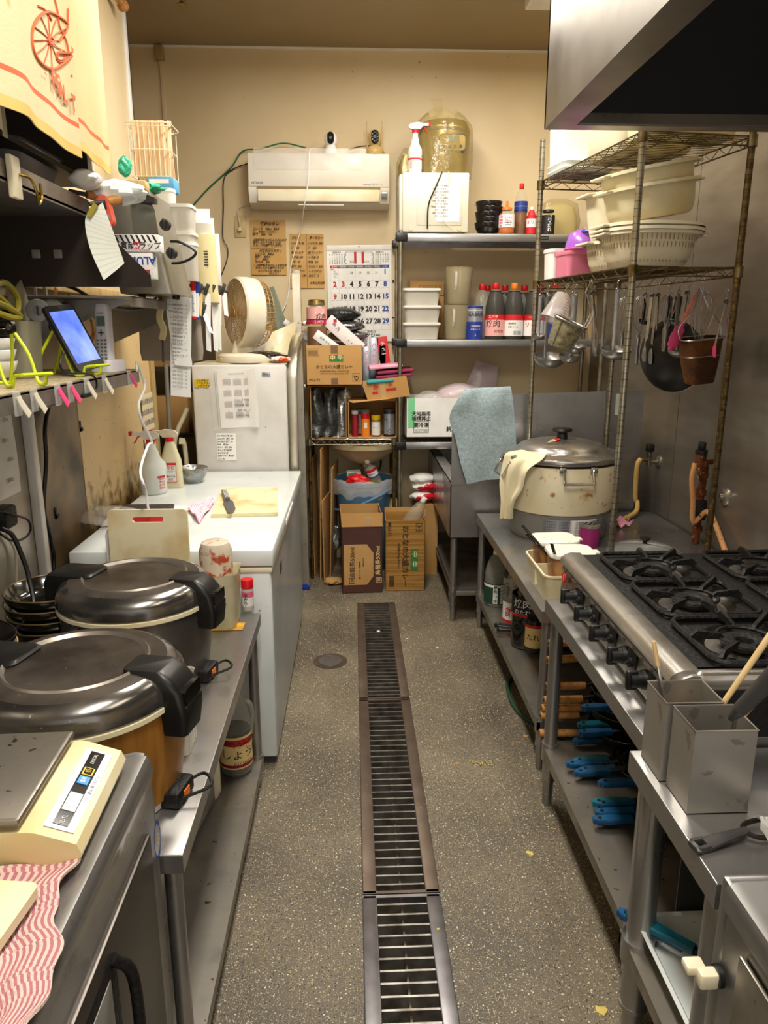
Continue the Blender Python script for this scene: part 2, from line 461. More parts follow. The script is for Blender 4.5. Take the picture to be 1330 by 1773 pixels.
def floor_mat():
    """washed concrete with small pale and dark aggregate"""
    m=bpy.data.materials.new('aggregate_concrete'); m.use_nodes=True; MATS['aggregate_concrete']=m
    nt=m.node_tree; N=nt.nodes; L=nt.links; b=N['Principled BSDF']
    tc=N.new('ShaderNodeTexCoord')
    n=N.new('ShaderNodeTexNoise'); n.inputs['Scale'].default_value=2.3; n.inputs['Detail'].default_value=6; L.new(tc.outputs['Object'],n.inputs['Vector'])
    cr=N.new('ShaderNodeValToRGB'); cr.color_ramp.elements[0].position=0.3; cr.color_ramp.elements[1].position=0.72
    cr.color_ramp.elements[0].color=hx('#4d463c'); cr.color_ramp.elements[1].color=hx('#776d5b'); L.new(n.outputs['Fac'],cr.inputs[0])
    out=cr.outputs[0]
    for sc_,lo,hi,col,seed in ((240,.0,.26,'#b9ad8c',0),(170,.0,.26,'#2c261e',5),(300,.0,.26,'#a08a5e',9),(95,.0,.13,'#d9d2be',14)):
        v=N.new('ShaderNodeTexVoronoi'); v.inputs['Scale'].default_value=sc_
        mp=N.new('ShaderNodeMapping'); mp.inputs['Location'].default_value=(seed,seed*.7,0); L.new(tc.outputs['Object'],mp.inputs[0]); L.new(mp.outputs[0],v.inputs['Vector'])
        # only some cells carry a stone: the cell colour picks them
        sp=N.new('ShaderNodeSeparateColor'); L.new(v.outputs['Color'],sp.inputs[0])
        g=N.new('ShaderNodeMath'); g.operation='GREATER_THAN'; g.inputs[1].default_value=0.62; L.new(sp.outputs[0],g.inputs[0])
        r_=N.new('ShaderNodeMapRange'); r_.inputs['From Min'].default_value=hi; r_.inputs['From Max'].default_value=hi+0.12
        r_.inputs['To Min'].default_value=1; r_.inputs['To Max'].default_value=0; L.new(v.outputs['Distance'],r_.inputs['Value'])
        mu=N.new('ShaderNodeMath'); mu.operation='MULTIPLY'; L.new(g.outputs[0],mu.inputs[0]); L.new(r_.outputs[0],mu.inputs[1])
        mx=N.new('ShaderNodeMix'); mx.data_type='RGBA'; L.new(mu.outputs[0],mx.inputs['Factor']); L.new(out,mx.inputs['A']); mx.inputs['B'].default_value=hx(col)
        out=mx.outputs['Result']
    L.new(out,b.inputs['Base Color'])
    rr=N.new('ShaderNodeMapRange'); L.new(n.outputs['Fac'],rr.inputs['Value']); rr.inputs['To Min'].default_value=0.4; rr.inputs['To Max'].default_value=0.75
    L.new(rr.outputs[0],b.inputs['Roughness'])
    nb=N.new('ShaderNodeTexNoise'); nb.inputs['Scale'].default_value=140; L.new(tc.outputs['Object'],nb.inputs['Vector'])
    bp=N.new('ShaderNodeBump'); bp.inputs['Strength'].default_value=0.35; bp.inputs['Distance'].default_value=0.004
    L.new(nb.outputs['Fac'],bp.inputs['Height']); L.new(bp.outputs[0],b.inputs['Normal'])


wall_grime(); floor_mat()
XUP,ZUP=(1,0,0),(0,0,1)


def face_back(x,y,z):return frame((x,y,z),(1,0,0),(0,0,1))      # a sheet facing the camera (normal -Y)

# ============================================================ THE ROOM
BY,CZ,LX,RX=5.08,3.26,-1.05,1.62            # back wall, ceiling, left wall, right wall
# floor with the long drain slot left open
f=MB()
D0,D1,DE=0.012,0.238,4.16
f.box(-2.2,D0,-1.6,BY,-0.06,0); f.box(D1,2.0,-1.6,BY,-0.06,0); f.box(D0,D1,DE,BY,-0.06,0)
struct(f.build('floor','aggregate_concrete'))
f=MB(); f.box(D0,D1,-1.6,DE,-0.22,-0.20); f.box(D0-.02,D0,-1.6,DE,-0.22,-0.06); f.box(D1,D1+.02,-1.6,DE,-0.22,-0.06)
for k in range(60):f.box(D0+.02+random.random()*.12,D0+.05+random.random()*.15,(y := .9+random.random()*3.2),y+.03,-0.20,-0.19)
struct(f.build('trim_1','concrete_pale'))
f=MB(); f.box(-2.2,2.0,-1.6,BY,CZ,CZ+.06); struct(f.build('ceiling','ceiling_paint'))
f=MB(); f.box(-2.2,2.0,BY,BY+.08,0,CZ); struct(f.build('wall_back','wall_paint'))
for zz in (0.6,):pass
f=MB(); f.box(RX,RX+.08,-1.6,BY,0,CZ); struct(f.build('wall_right','wall_paint'))
f=MB(); f.box(LX-.10,LX,-1.6,3.94,0,CZ); struct(f.build('wall_left','wall_paint'))
f=MB(); f.box(-1.98,-1.9,3.6,BY,0,CZ); f.box(-1.9,LX-.1,3.80,3.86,0,CZ); struct(f.build('wall_alcove','wall_paint'))
# sheet-steel lining of the right wall, greasy panel and steel panel of the left wall
f=MB(); f.box(RX-.006,RX,0.2,3.62,.3,2.45); f.box(RX-.006,RX,3.625,BY,.3,2.45); struct(f.build('trim_2','steel_wall'))
f=MB(); f.box(LX,LX+.006,2.86,3.90,0.2,1.75); struct(f.build('trim_3','greasy_panel'))
f=MB(); f.box(LX,LX+.004,2.42,2.86,0.2,1.75); struct(f.build('trim_4',mat('panel_brown','#8a7556',0.4,0.2,c2='#3a2c18',scale=4,mix=(.4,.7),spots=[('#2a1d0c',40,.7,.03)]),smooth=False))
f=MB(); f.box(LX,LX+.008,0.2,2.36,0.2,1.75); struct(f.build('trim_5','steel_wall'))
# white corner bead where the left wall ends, and its wooden lower post
f=MB(); f.box(LX-.002,LX+.012,3.90,3.955,1.7,CZ,bev=.003); f.box(LX-.10,LX+.012,3.94,3.952,1.7,CZ); struct(f.build('trim_6','white_plastic'))
f=MB(); f.box(LX-.10,LX+.02,3.90,3.96,0,1.7,bev=.004); struct(f.build('trim_7','wood_panel'))
# cover strip on the back wall rising to a small wooden block under the ceiling
f=MB(); p=at(292,300,Y=BY); f.box(p.x-.012,p.x+.012,BY-.012,BY,1.2,CZ-.02,bev=.003); struct(f.build('trim_8','wall_paint'))
f=MB(); f.box(p.x-.03,p.x+.02,BY-.04,BY,CZ-.09,CZ-.01,bev=.003)
tag(f.build('junction_block','wood_panel'),'small brown block under the ceiling on top of the wall cable strip','junction block')
f=MB(); f.box(-1.9,RX,BY-.008,BY,CZ-.012,CZ); struct(f.build('trim_9','white_plastic'))

# ceiling dome lamp and sprinkler
t=thing('ceiling_lamp','small round lamp lit on the ceiling above the back shelves','ceiling lamp',(0.24,4.17,CZ))
f=MB(); f.lathe([(0,0),(.10,0),(.108,-.015),(.10,-.022),(.09,-.022)],36); f.build('lamp_rim','white_plastic',t)
f=MB(); f.lathe([(.09,-.022),(.08,-.036),(.05,-.044),(0,-.047)],36); f.build('lamp_shade','lamp_glass',t)
p=at(314,2,Z=CZ-.03)
t=thing('sprinkler','small metal sprinkler head at the left of the ceiling','sprinkler',(p.x,p.y,CZ))
f=MB(); f.lathe([(0,0),(.035,0),(.03,-.012),(.01,-.014),(.01,-.035)],20); f.build('base','steel',t)
f=MB(); f.lathe([(.0,-.05),(.022,-.048),(.022,-.043),(0,-.041)],16); f.tube([(.014,0,-.02),(.018,0,-.035),(.01,0,-.045)],.002,6); f.build('deflector','brass',t)
# lamp casings around the tube lights
for l in LAMPS[:3]:
    x,y,z=l.location
    t=thing('fluorescent_fitting','white tube light fitting along the ceiling '+('above the wire rack' if x>.5 else 'above the aisle' if y>1 else 'above the near counters'),'ceiling light',(x,y,CZ))
    f=MB(); f.box(-.17,.17,-.63,.63,-.06,0,bev=.01) if x<.5 else f.box(-.14,.14,-.58,.58,-.06,0,bev=.01); f.build('housing','white_plastic',t)

# ---------------- floor drain: three grating lengths, each its own thing
def grating(y0,y1,label,bright):
    t=thing('drain_grating',label,'drain grating',((D0+D1)/2,y0,0),group='lengths of the floor drain grating')
    w_=(D1-D0)/2; Ln=y1-y0; f=MB()
    fw=.042
    for s_ in (-1,1):
        f.box(s_*w_,s_*(w_-fw),.001,Ln-.001,-.03,.006,bev=.003)
    f.box(-w_,w_,.001,.012,-.03,.006); f.box(-w_,w_,Ln-.012,Ln-.001,-.03,.006)
    f.build('frame','grate_bright' if bright else 'grate_brown',t)
    f=MB(); n=int(Ln/.0368)
    for i in range(1,n):f.box(-w_+fw,w_-fw,Ln*i/n-.003,Ln*i/n+.003,-.030,.005)
    f.build('bars','grate_bar',t)
    f=MB(); f.box(-.003,.003,.01,Ln-.01,-.035,-.012); f.build('cross_rib','grate_brown',t)
mat('grate_brown','#6a5c50',0.5,0.6,c2='#57493e',scale=10,spots=[('#a08670',80,.7,.04)])
mat('grate_bright','#8f8d90',0.35,0.9,c2='#6a676a',scale=10)
mat('grate_bar','#a5a29c',0.4,0.9,c2='#6f685e',scale=20)
for a,b,l,br in ((2.975,4.155,'brown steel drain grating, the far length ending by the cardboard boxes',False),
                    (1.812,2.972,'brown steel drain grating, the middle length in the aisle',False),
                    (.65,1.809,'bright steel drain grating, the nearest length at the foot of the photo',True)):
    grating(a,b,l,br)
p=at(572,1145,Z=0)
t=thing('floor_cover','round metal cleanout cover set in the floor left of the drain','drain cover',(p.x,p.y,0))
f=MB(); f.lathe([(.083,0),(.083,.003),(.062,.004),(.058,.002)],40); f.build('rim','grate_brown',t)
f=MB(); f.lathe([(.058,.002),(.057,.005),(0,.005)],40); f.cyl((-.03,0,.005),(-.03,0,.0055),.005); f.cyl((.03,0,.005),(.03,0,.0055),.005); f.build('lid','steel',t)

# scraps on the floor
def scrap(px,py,s,m,label,z=0.0,name='food_scrap',cat='food scrap'):
    p=at(px,py,Z=z); f=MB(); k=9
    pts=[(s*(.6+.5*random.random())*math.cos(2*PI*i/k),s*(.4+.5*random.random())*math.sin(2*PI*i/k)) for i in range(k)]
    vs=[(x,y,.001+.2*s*random.random()) for x,y in pts]+[(0,0,.35*s)]
    f.add(vs+[(x,y,0) for x,y in pts],[(i,(i+1) %k,k) for i in range(k)]+[(i,(i+1) %k,k+1+(i+1) %k,k+1+i) for i in range(k)]+[tuple(range(k+1,2*k+1))],0)
    tag(f.build(name,m,loc=(p.x,p.y,z)),label,cat)
mat('scrap_yellow','#d8c268',0.6); mat('scrap_white','#eeeae2',0.6); mat('scrap_brown','#a98454',0.8)
scrap(918,1478,.014,'scrap_yellow','yellow leaf scrap on the floor right of the drain')
scrap(1040,1750,.018,'scrap_yellow','pale yellow scrap on the floor near the right table foot')
scrap(655,1093,.012,'scrap_white','white scrap lying on the far drain grating',.006)
scrap(705,1106,.008,'scrap_white','white crumb on the floor just right of the far grating')
scrap(757,1121,.008,'scrap_white','thin white crumb on the floor towards the sink foot')
scrap(759,1609,.006,'scrap_yellow','tiny yellow crumb on the bright grating frame',.006)
scrap(792,1322,.012,'scrap_brown','brown vegetable peel on the floor left of the pan shelf')
scrap(910,1275,.013,'scrap_brown','brown peel on the floor by the right table leg')
f=MB(); random.seed(5); pts=[]
q=at(835,1322,Z=0)
for k in range(14):pts.append((q.x-.05+k*.007+random.uniform(-.008,.008),q.y+random.uniform(-.022,.022),.003+.002*(k %2)))
f.tube(pts,.0012,5,smooth=3); tag(f.build('noodle_scrap','scrap_yellow'),'thin pale noodle curled on the floor right of the drain','food scrap')

# ============================================================ RIGHT SIDE
# ---------------- extractor hood
HX0,HX1,HY0,HY1,HZ=.605,RX,-.6,2.51,2.205
t=thing('extractor_hood','large steel extractor hood hanging over the stove at top right','extractor hood',((HX0+HX1)/2,(HY0+HY1)/2,HZ))
t_inv=Matrix.Translation(-Vector(t.location))
def H():b=MB(); b.x=t_inv; return b
f=H(); f.box(HX0,HX0+.015,HY0,HY1,HZ,CZ); f.box(HX0,HX1,HY1-.015,HY1,HZ,CZ); f.box(HX0,HX1,HY0,HY0+.015,HZ,CZ); f.build('canopy','hood_steel',t)
f=H(); f.box(HX0,HX0+.085,HY0,HY1,HZ-.004,HZ+.0,bev=0); f.box(HX0+.08,HX0+.085,HY0,HY1-.06,HZ,HZ+.03)
f.box(HX0+.085,HX1,HY1-.055,HY1,HZ-.004,HZ); f.box(HX0+.085,HX1,HY1-.06,HY1-.055,HZ,HZ+.05); f.build('drip_rim','hood_steel',t)
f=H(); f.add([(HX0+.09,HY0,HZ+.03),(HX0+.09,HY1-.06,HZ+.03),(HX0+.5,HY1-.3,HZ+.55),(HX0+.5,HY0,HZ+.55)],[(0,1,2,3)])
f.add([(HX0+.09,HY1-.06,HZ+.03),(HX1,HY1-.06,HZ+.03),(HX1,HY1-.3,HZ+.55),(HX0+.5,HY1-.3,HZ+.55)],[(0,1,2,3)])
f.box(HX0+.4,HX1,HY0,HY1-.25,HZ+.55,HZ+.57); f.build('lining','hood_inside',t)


def work_table(name,label,x0,x1,y0,y1,z,sz,rl=.019,lip=.045,top='steel',group=None,shelf_inset=.01,cat='work table',leg_m='steel',legs=((0,0),(1,0),(0,1),(1,1)),fz=0.0):
    t=thing(name,label,cat,((x0+x1)/2,(y0+y1)/2,0),group=group)
    W,D=(x1-x0)/2,(y1-y0)/2
    f=MB(); f.box(-W,W,-D,D,z-.004,z,bev=.0035)
    for s_ in (-1,1):
        f.box(s_*W,s_*(W-.012),-D,D,z-lip,z-.003); f.box(-W+.012,W-.012,s_*D,s_*(D-.012),z-lip,z-.003)
    f.build('tabletop',top,t)
    if sz:
        f=MB(); f.box(-W+shelf_inset,W-shelf_inset,-D+.01,D-.01,sz-.004,sz)
        for s_ in (-1,1):
            f.box(s_*(W-shelf_inset),s_*(W-shelf_inset-.01),-D+.01,D-.01,sz-.035,sz-.0035); f.box(-W+shelf_inset,W-shelf_inset,s_*(D-.01),s_*(D-.02),sz-.035,sz-.0035)
        f.build('undershelf','steel_dirty',t)
    for i,j in legs:
        lx=(-W+rl+.012) if i==0 else (W-rl-.012); ly=(-D+rl+.015) if j==0 else (D-rl-.015)
        f=MB(); f.cyl((lx,ly,.10),(lx,ly,z-.006),rl,n=20)
        if sz:f.cyl((lx,ly,sz-.05),(lx,ly,sz+.012),rl*1.28,n=20)
        lg=f.build('leg',leg_m,t)
        f=MB(); f.cyl((lx,ly,0),(lx,ly,.11),rl*.72,rl*.86,n=18); f.cyl((lx,ly,.095),(lx,ly,.105),rl*1.08,n=18); f.build('foot',leg_m,lg)
    return t


work_table('work_table','low steel table under the large rice cooker and wire rack',.65,1.60,2.395,3.80,.64,.205)
work_table('stove_stand','steel stand carrying the gas stove, pans stacked on its shelf',.622,1.60,1.40,2.255,.74,.225,rl=.022)
work_table('work_table','near right steel table holding the two square steel cans',.585,1.60,1.0,1.392,.72,.27,rl=.030,lip=.05)
# slotted dark plate beneath the near table's rear
f=MB(); f.box(0,.5,-.004,.0,0,.24)
for k in range(3):f.box(.04+.12*k,.11+.12*k,-.006,-.004,.09-.04*(k %2),.096-.04*(k %2))
tag(f.build('slotted_panel',['dark_grey'],loc=(.72,1.385,.29)),'dark panel with narrow slots standing under the near right table','panel')

# near cabinet with bullnose top and plastic catch
NX,NY,NZ=.578,.985,.762
t=thing('counter_cabinet','steel counter cabinet with rounded top edge at bottom right corner','cabinet',(NX+.5,.6,0))
f=MB(); x0=-.5; f.prism([(x0+.006,.02),(x0+.006,NZ-.05),(x0-.006,NZ-.045),(x0-.008,NZ-.016),(x0+.0,NZ-.004),(x0+.016,NZ),(.5,NZ),(.5,.02)],-.6,NY-.6-.03,'y')
f.box(x0+.004,.5,NY-.63,NY-.6,.1,NZ-.01,bev=.006); f.build('body','steel',t)
f=MB(); f.box(x0-.004,x0+.004,-.55,.30,.14,.68,bev=.003); dr=f.build('door','steel_dirty',t)
q=at(1245,1690,X=NX); f=MB(); ly=q.y-.6
f.cyl((x0-.006,ly,q.z),(x0+.002,ly,q.z),.018,n=18); f.build('hole_rim','black_plastic',dr)
f=MB(); f.box(x0-.035,x0-.004,ly-.012,ly+.010,q.z-.016,q.z+.012,bev=.004); f.box(x0-.05,x0-.018,ly+.004,ly+.03,q.z-.004,q.z+.012,bev=.004); f.build('door_catch','cream_plastic',dr)

# ---------------- gas stove
SX0,SX1,SY0,SY1,ST=.668,1.46,1.392,2.262,.895
t=thing('gas_stove','six burner gas stove with black grates and black knobs','stove',((SX0+SX1)/2,(SY0+SY1)/2,.742))
iv=Matrix.Translation(-Vector(t.location))
def S():b=MB(); b.x=iv; return b
f=S(); prof=[(SX0+.02,.742),(SX0+.004,.765),(SX0+.012,.853),(SX0+.002,.857),(SX0-.004,.866),(SX0+.0,.880),(SX0+.012,.889),(SX0+.03,ST),(SX0+.062,ST-.002),(SX0+.066,ST-.02),(SX1,ST-.02),(SX1,.742)]
f.prism(prof,SY0+.02,SY1,'y')
f.prism([(a+(.012 if i<9 else 0),b-(.006 if 4<i<9 else 0)) for i,(a,b) in enumerate(prof)],SY0+.004,SY0+.02,'y')
f.box(SX0+.05,SX1,SY0,SY0+.04,ST-.035,ST-.002,bev=.012); f.build('body','steel_bright',t)
f=S(); f.box(SX0+.006,SX1-.01,SY0+.0,SY0+.006,.745,ST-.04); f.build('side_panel','cast_black',t)
f=S(); BXs=(SX0+.235,SX0+.565); BYs=[SY1-.165,SY1-.435,SY1-.705]
cx_=[SX0+.064,(BXs[0]+BXs[1])/2,SX1-.02]; cy_=[SY1-.01,(BYs[0]+BYs[1])/2,(BYs[1]+BYs[2])/2,SY0+.045]
for i in range(2):
    for j in range(3):          # a plate with a round opening for each burner
        x0,x1,y0,y1,bx,by=cx_[i],cx_[i+1],cy_[j+1],cy_[j],BXs[i],BYs[j]
        an=sorted([2*PI*k/40-PI for k in range(40)]+[math.atan2(y-by,x-bx) for x in (x0,x1) for y in (y0,y1)])
        vs=[]
        for a in an:
            c_,s_=math.cos(a),math.sin(a); q=min(((x1 if c_>0 else x0)-bx)/c_ if abs(c_)>1e-6 else 9,((y1 if s_>0 else y0)-by)/s_ if abs(s_)>1e-6 else 9)
            vs+=[(bx+.104*c_,by+.104*s_,ST-.006),(bx+q*c_,by+q*s_,ST-.006)]
        n=len(an); f.add(vs,[(2*k,2*k+1,(2*k+3) %(2*n),(2*k+2) %(2*n)) for k in range(n)])
f.build('top_plate','cast_black',t)
f=S()   # printed strip above the knobs
f.box(SX0-.0005,SX0+.002,SY0+.03,SY1-.02,.845,.856)
for k in range(14):
    y=SY0+.05+k*.058; f.box(SX0-.002,SX0-.0006,y,y+.012,.8475,.8535,m=1)
f.build('marker_strip',['steel_bright','dark_grey'],t)
for k,(px,py) in enumerate(((984,1020),(1008,1052),(1035,1087),(1066,1128),(1100,1170))):
    p=at(px,py,X=SX0-.018); yy,zz=p.y,.803
    f=S(); f.box(SX0+.0035,SX0+.0075,yy-.075,yy-.022,.772,.842,bev=.003); f.build('dial_plate','black_plastic',t)
    f=S(); f.cyl((SX0+.006,yy-.048,zz+.004),(SX0-.004,yy-.048,zz+.004),.012,n=18); f.cyl((SX0-.004,yy-.048,zz+.004),(SX0-.008,yy-.048,zz+.004),.005,n=12); f.build('igniter','cast_black',t)
    f=S(); f.cyl((SX0+.008,yy,zz),(SX0-.004,yy,zz),.024,.022,n=24); f.cyl((SX0-.004,yy,zz),(SX0-.030,yy,zz),.020,.0175,n=24)
    kb=f.build('knob','black_plastic',t)
    f=S(); f.box(SX0-.040,SX0-.012,yy-.008,yy+.008,zz-.024,zz+.024,bev=.005); f.build('grip','black_plastic',kb)
p=at(983,992,X=SX0)
f=S(); f.lathe([(0,0),(.014,0)],20,0); f2=S(); f2.x=iv@Matrix.Translation((SX0+.0,SY1-.05,.825))@Matrix.Rotation(-PI/2,4,'Y')@Matrix.Scale(.9,4); f2.lathe([(0,.004),(.018,.004),(.018,0)],22); f2.text('J',.026,Matrix.Translation((0,0,.0045))@Matrix.Rotation(PI/2,4,'Z'),1,bold=.02)
f2.build('maker_badge',['label_red','label_white'],t)
f=S(); fr=frame((SX0+.003,SY0+.06,.805),(0,-1,0),(0,0,1)); f.x=iv@fr
f.box(-.035,.035,-.05,.045,0,.0012,m=0); f.box(-.033,.033,-.048,.008,.0012,.002,m=1)
for k in range(4):f.text('注意',.013,Matrix.Translation((-.016+.032*(k %2),-.010-.02*(k // 2),.0024)),0)
f.text('都市ガス用',.011,Matrix.Translation((0,.032,.0024)),2); f.text('13A',.014,Matrix.Translation((0,.017,.0024)),2)
f.build('warning_sticker',['label_blue',mat('sticker_yellow','#d8c890',.5,c2='#b07a2a',scale=30),'label_white'],t)
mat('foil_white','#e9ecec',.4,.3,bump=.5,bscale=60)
BXs=(SX0+.235,SX0+.565); BYs=[SY1-.165,SY1-.435,SY1-.705]
def loc6():
    for i,bx in enumerate(BXs):
        for j,by in enumerate(BYs):yield i,j,bx,by
for i,j,bx,by in loc6():
    f=S(); f.lathe([(.106,-.005),(.100,-.008),(.085,-.020),(.035,-.023),(.030,-.026),(0,-.026)],36,c=(bx,by,ST)); f.build('drip_bowl',mat('bowl_burnt','#55504a',.3,.9,c2='#1c1917',scale=14,mix=(.35,.6)),t)
    f=S(); f.lathe([(.019,-.024),(.019,-.004),(.021,.001),(.028,.004),(.046,.004),(.053,-.002),(.053,-.010),(.042,-.014),(.038,-.026)],32,c=(bx,by,ST))
    for a in range(16):
        an=2*PI*a/16; f.cyl((bx+.044*math.cos(an),by+.044*math.sin(an),ST-.006),(bx+.050*math.cos(an),by+.050*math.sin(an),ST-.006),.0025,n=6)
    f.build('burner_head','cast_black',t)
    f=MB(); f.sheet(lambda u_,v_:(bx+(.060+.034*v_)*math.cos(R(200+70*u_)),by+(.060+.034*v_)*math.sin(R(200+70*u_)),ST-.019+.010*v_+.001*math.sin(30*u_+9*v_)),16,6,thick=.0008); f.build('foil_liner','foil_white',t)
wh=['front row far end','front row middle','front row near end','back row far end','back row middle','back row near end']
def trivet():
    b=MB(); h=.128
    b.tube([(x,y,.004) for x,y in rrect(2*h,2*h,.035,4)],.007,6,closed=True)
    for k in (0,2,4,6,1,5):
        a=PI/4*k; L_=h*(1.0 if k %2==0 else 1.26); c_,s_=math.cos(a),math.sin(a)
        # tapering finger fin, thick, with a raised outer knuckle
        pr=[(L_,-.002),(L_+.004,.012),(L_-.012,.026),(L_-.03,.024),(.060,.018),(.052,.010),(.060,.004),(L_-.03,.006)]
        vs=[]
        for d_ in (-.0045,.0045):
            vs+=[(c_*r_-s_*d_,s_*r_+c_*d_,z_) for r_,z_ in pr]
        n=len(pr); b.add(vs,[tuple(range(n)),tuple(range(2*n-1,n-1,-1))]+[(q,n+q,n+(q+1) %n,(q+1) %n) for q in range(n)])
    b.tube([(.062*math.cos(2*PI*q/24),.062*math.sin(2*PI*q/24),.006) for q in range(24)],.005,6,closed=True)
    return b
tr=None
for k,(i,j,bx,by) in enumerate(loc6()):
    lab='black cast iron burner grate on the stove, '+wh[k]
    if tr is None:tr=trivet().build('burner_grate','cast_black',loc=(bx,by,ST+.002)); tag(tr,lab,'stove grate','burner grates on the gas stove')
    else:dup(tr,(bx,by,ST+.002),0,lab)
f=S()
for k in range(9):f.prism([(SX1-.16,ST-.006),(SX1-.04,ST-.006),(SX1-.04,ST+.045),(SX1-.07,ST+.045)],SY1-.03-k*.09,SY1-.036-k*.09,'y')
f.box(SX1-.16,SX1-.03,SY0+.05,SY1-.01,ST-.012,ST-.004); f.build('rear_vent','cast_black',t)

# ---------------- two square steel cans on the near table and what stands in them
def square_can(x0,x1,y0,y1,z,h,label):
    W,D,th=(x1-x0)/2,(y1-y0)/2,.0018
    f=MB()
    f.box(-W,W,-D,-D+th,0,h); f.box(-W,W,D-th,D,0,h); f.box(-W,-W+th,-D+th,D-th,0,h); f.box(W-th,W,-D+th,D-th,0,h); f.box(-W,W,-D,D,0,th)
    f.tube([(-W,-D,h),(W,-D,h),(W,D,h),(-W,D,h)],.0018,6,closed=True)
    return tag(f.build('utensil_can','can_steel',loc=((x0+x1)/2,(y0+y1)/2,z)),label,'utensil holder','square steel cans on the near table')
mat('can_steel','#bdb9b3',0.33,.8,c2='#a9a49c',scale=4,rvar=.06,spots=[('#9a958d',22,.63,.02)])
c1=square_can(.612,.728,1.175,1.268,.7205,.172,'square steel can in front, holding the dark handled tool')
c2=square_can(.602,.716,1.278,1.372,.7205,.172,'square steel can behind, holding wooden sticks and chopsticks')
def stick(a,b,r0,r1,m,name,label,cat,extra=None):
    a,b=Vector(a),Vector(b)
    t_=MB(); t_.cyl((0,0,0),b-a,r0,r1,n=10); o=t_.build(name,m,loc=a)
    return tag(o,label,cat)
a=Vector((.655,1.325,.728)); b=at(1132,1110,Y=1.38)
t=thing('cooking_chopstick','single bamboo and steel cooking chopstick leaning in the rear can','chopstick',a)
d=b-a
f=MB(); f.cyl((0,0,0),d*.45,.0028,.0035,n=8); f.build('bamboo_tip','wood_pale',t); f=MB(); f.cyl(d*.80,d,.0045,.005,n=8); f.build('bamboo_grip','wood_pale',t)
f=MB(); f.cyl(d*.45,d*.80,.0037,n=8); f.build('steel_shaft','steel_bright',t)
for k,(px,py,lb) in enumerate(((1335,1098,'straight pale wooden stick rising steepest from the rear can'),(1345,1148,'upper of two scorched wooden sticks slanting from the rear can'),(1342,1172,'lower of two scorched wooden sticks slanting from the rear can'))):
    b=at(px,py,Y=1.30-.02*k); stick((.655+.012*k,1.31-.012*k,.728),b,.0045,.0065,mat('wood_scorched','#b58d50',.6,c2='#4a3018',scale=9,mix=(.5,.75)) if k else 'wood_pale','wooden_stick',lb,'wooden stick')
t=thing('ladle_in_can','tool with thick dark grey handle leaning out of the front can','kitchen tool',(.70,1.225,.728))
b=at(1275,1235,Y=1.19)-Vector(t.location); e=at(1345,1165,Y=1.14)-Vector(t.location)
f=MB(); f.cyl((0,0,0),b,.004,n=8); f.build('shaft','steel',t)
f=MB(); dd=(e-b); f.cyl(b-dd*.15,b+dd*.1,.006,.013,n=16); f.cyl(b+dd*.1,b+dd*1.0,.013,.017,n=16); f.build('handle','dark_grey',t)
# peeler-like tool lying on the table
q=at(1200,1468,Z=.725); e=at(1330,1432,Z=.735)
t=thing('kitchen_turner','black handled kitchen tool lying on the near right table','kitchen tool',(q.x,q.y,.7205)); d=e-q
f=MB(); u=Vector((d.x,d.y,0)).normalized(); v=Vector((-u.y,u.x,0))
def L2(s_,w_,z_):return u*s_+v*w_+Vector((0,0,z_))
f.loft([[L2(s_,w_*c_,z_+hh*k_) for c_,k_ in ((-1,.3),(-1,.7),(-.6,1),(.6,1),(1,.7),(1,.3),(.6,0),(-.6,0))] for s_,w_,z_,hh in ((.0,.013,.0,.010),(.006,.016,0,.012))])
for sgn in (-1,1):f.ribbon([L2(.004,sgn*.011,.006),L2(.028,sgn*.010,.007)],.008,.012)
f.loft([[L2(s_,w_*c_,z_+hh*k_) for c_,k_ in ((-1,.3),(-1,.7),(-.6,1),(.6,1),(1,.7),(1,.3),(.6,0),(-.6,0))] for s_,w_,z_,hh in ((.024,.015,0,.012),(.05,.013,.004,.013),(.085,.009,.009,.012),(.11,.008,.012,.010))])
f.build('handle','dark_grey',t)
f=MB()
for sgn in (-1,1):f.tube([L2(.105,sgn*.004,.016),L2(.12,sgn*.018,.014),L2(.15,sgn*.024,.012),L2(.19,sgn*.022,.01)],.0045,8,smooth=4)
f.build('head','cast_black',t)
f=MB(); random.seed(3)
f.sheet(lambda a,b_:((a-.5)*.05+.006*math.sin(9*b_+4*a),(b_-.5)*.09,.012+.012*math.sin(7*a+5*b_)*math.cos(11*b_)),10,14,thick=.0008)
q=at(1325,1440,Z=.735); tag(f.build('crumpled_film','film',loc=(q.x+.02,q.y-.01,.727)),'crumpled clear film on the near right table at the photo edge','plastic film')

# ---------------- gas rice cooker on the low table
PX,PY,PZ=.985,3.44,.64
t=thing('rice_cooker','large stained cream gas rice cooker with steel lid and black knob','rice cooker',(PX,PY,PZ),rotz=0)
f=MB(); f.lathe([(0,0),(.222,0),(.228,.006),(.240,.125),(.236,.132),(0,.132)],64); f.build('burner_base','grey_plastic',t)
f=MB()
for a0,w_,m_ in ((-118,.33,0),(-92,.13,1)):
    rr=.2375; a0=R(a0)
    f.sheet(lambda u_,v_:((rr+.010*v_-.003)*math.cos(a0+u_*w_/rr),(rr+.010*v_-.003)*math.sin(a0+u_*w_/rr),.028+.085*v_),12,1,m=m_)
for k in range(9):
    for row in range(6):
        a0=R(-110)+k*.13; f.x=Matrix.Rotation(a0+PI/2,4,'Z')@frame((0,-.2435-row*-.0009,.045+row*.0115),(1,0,0),(0,0,1)) if 0 else None
f.x=None
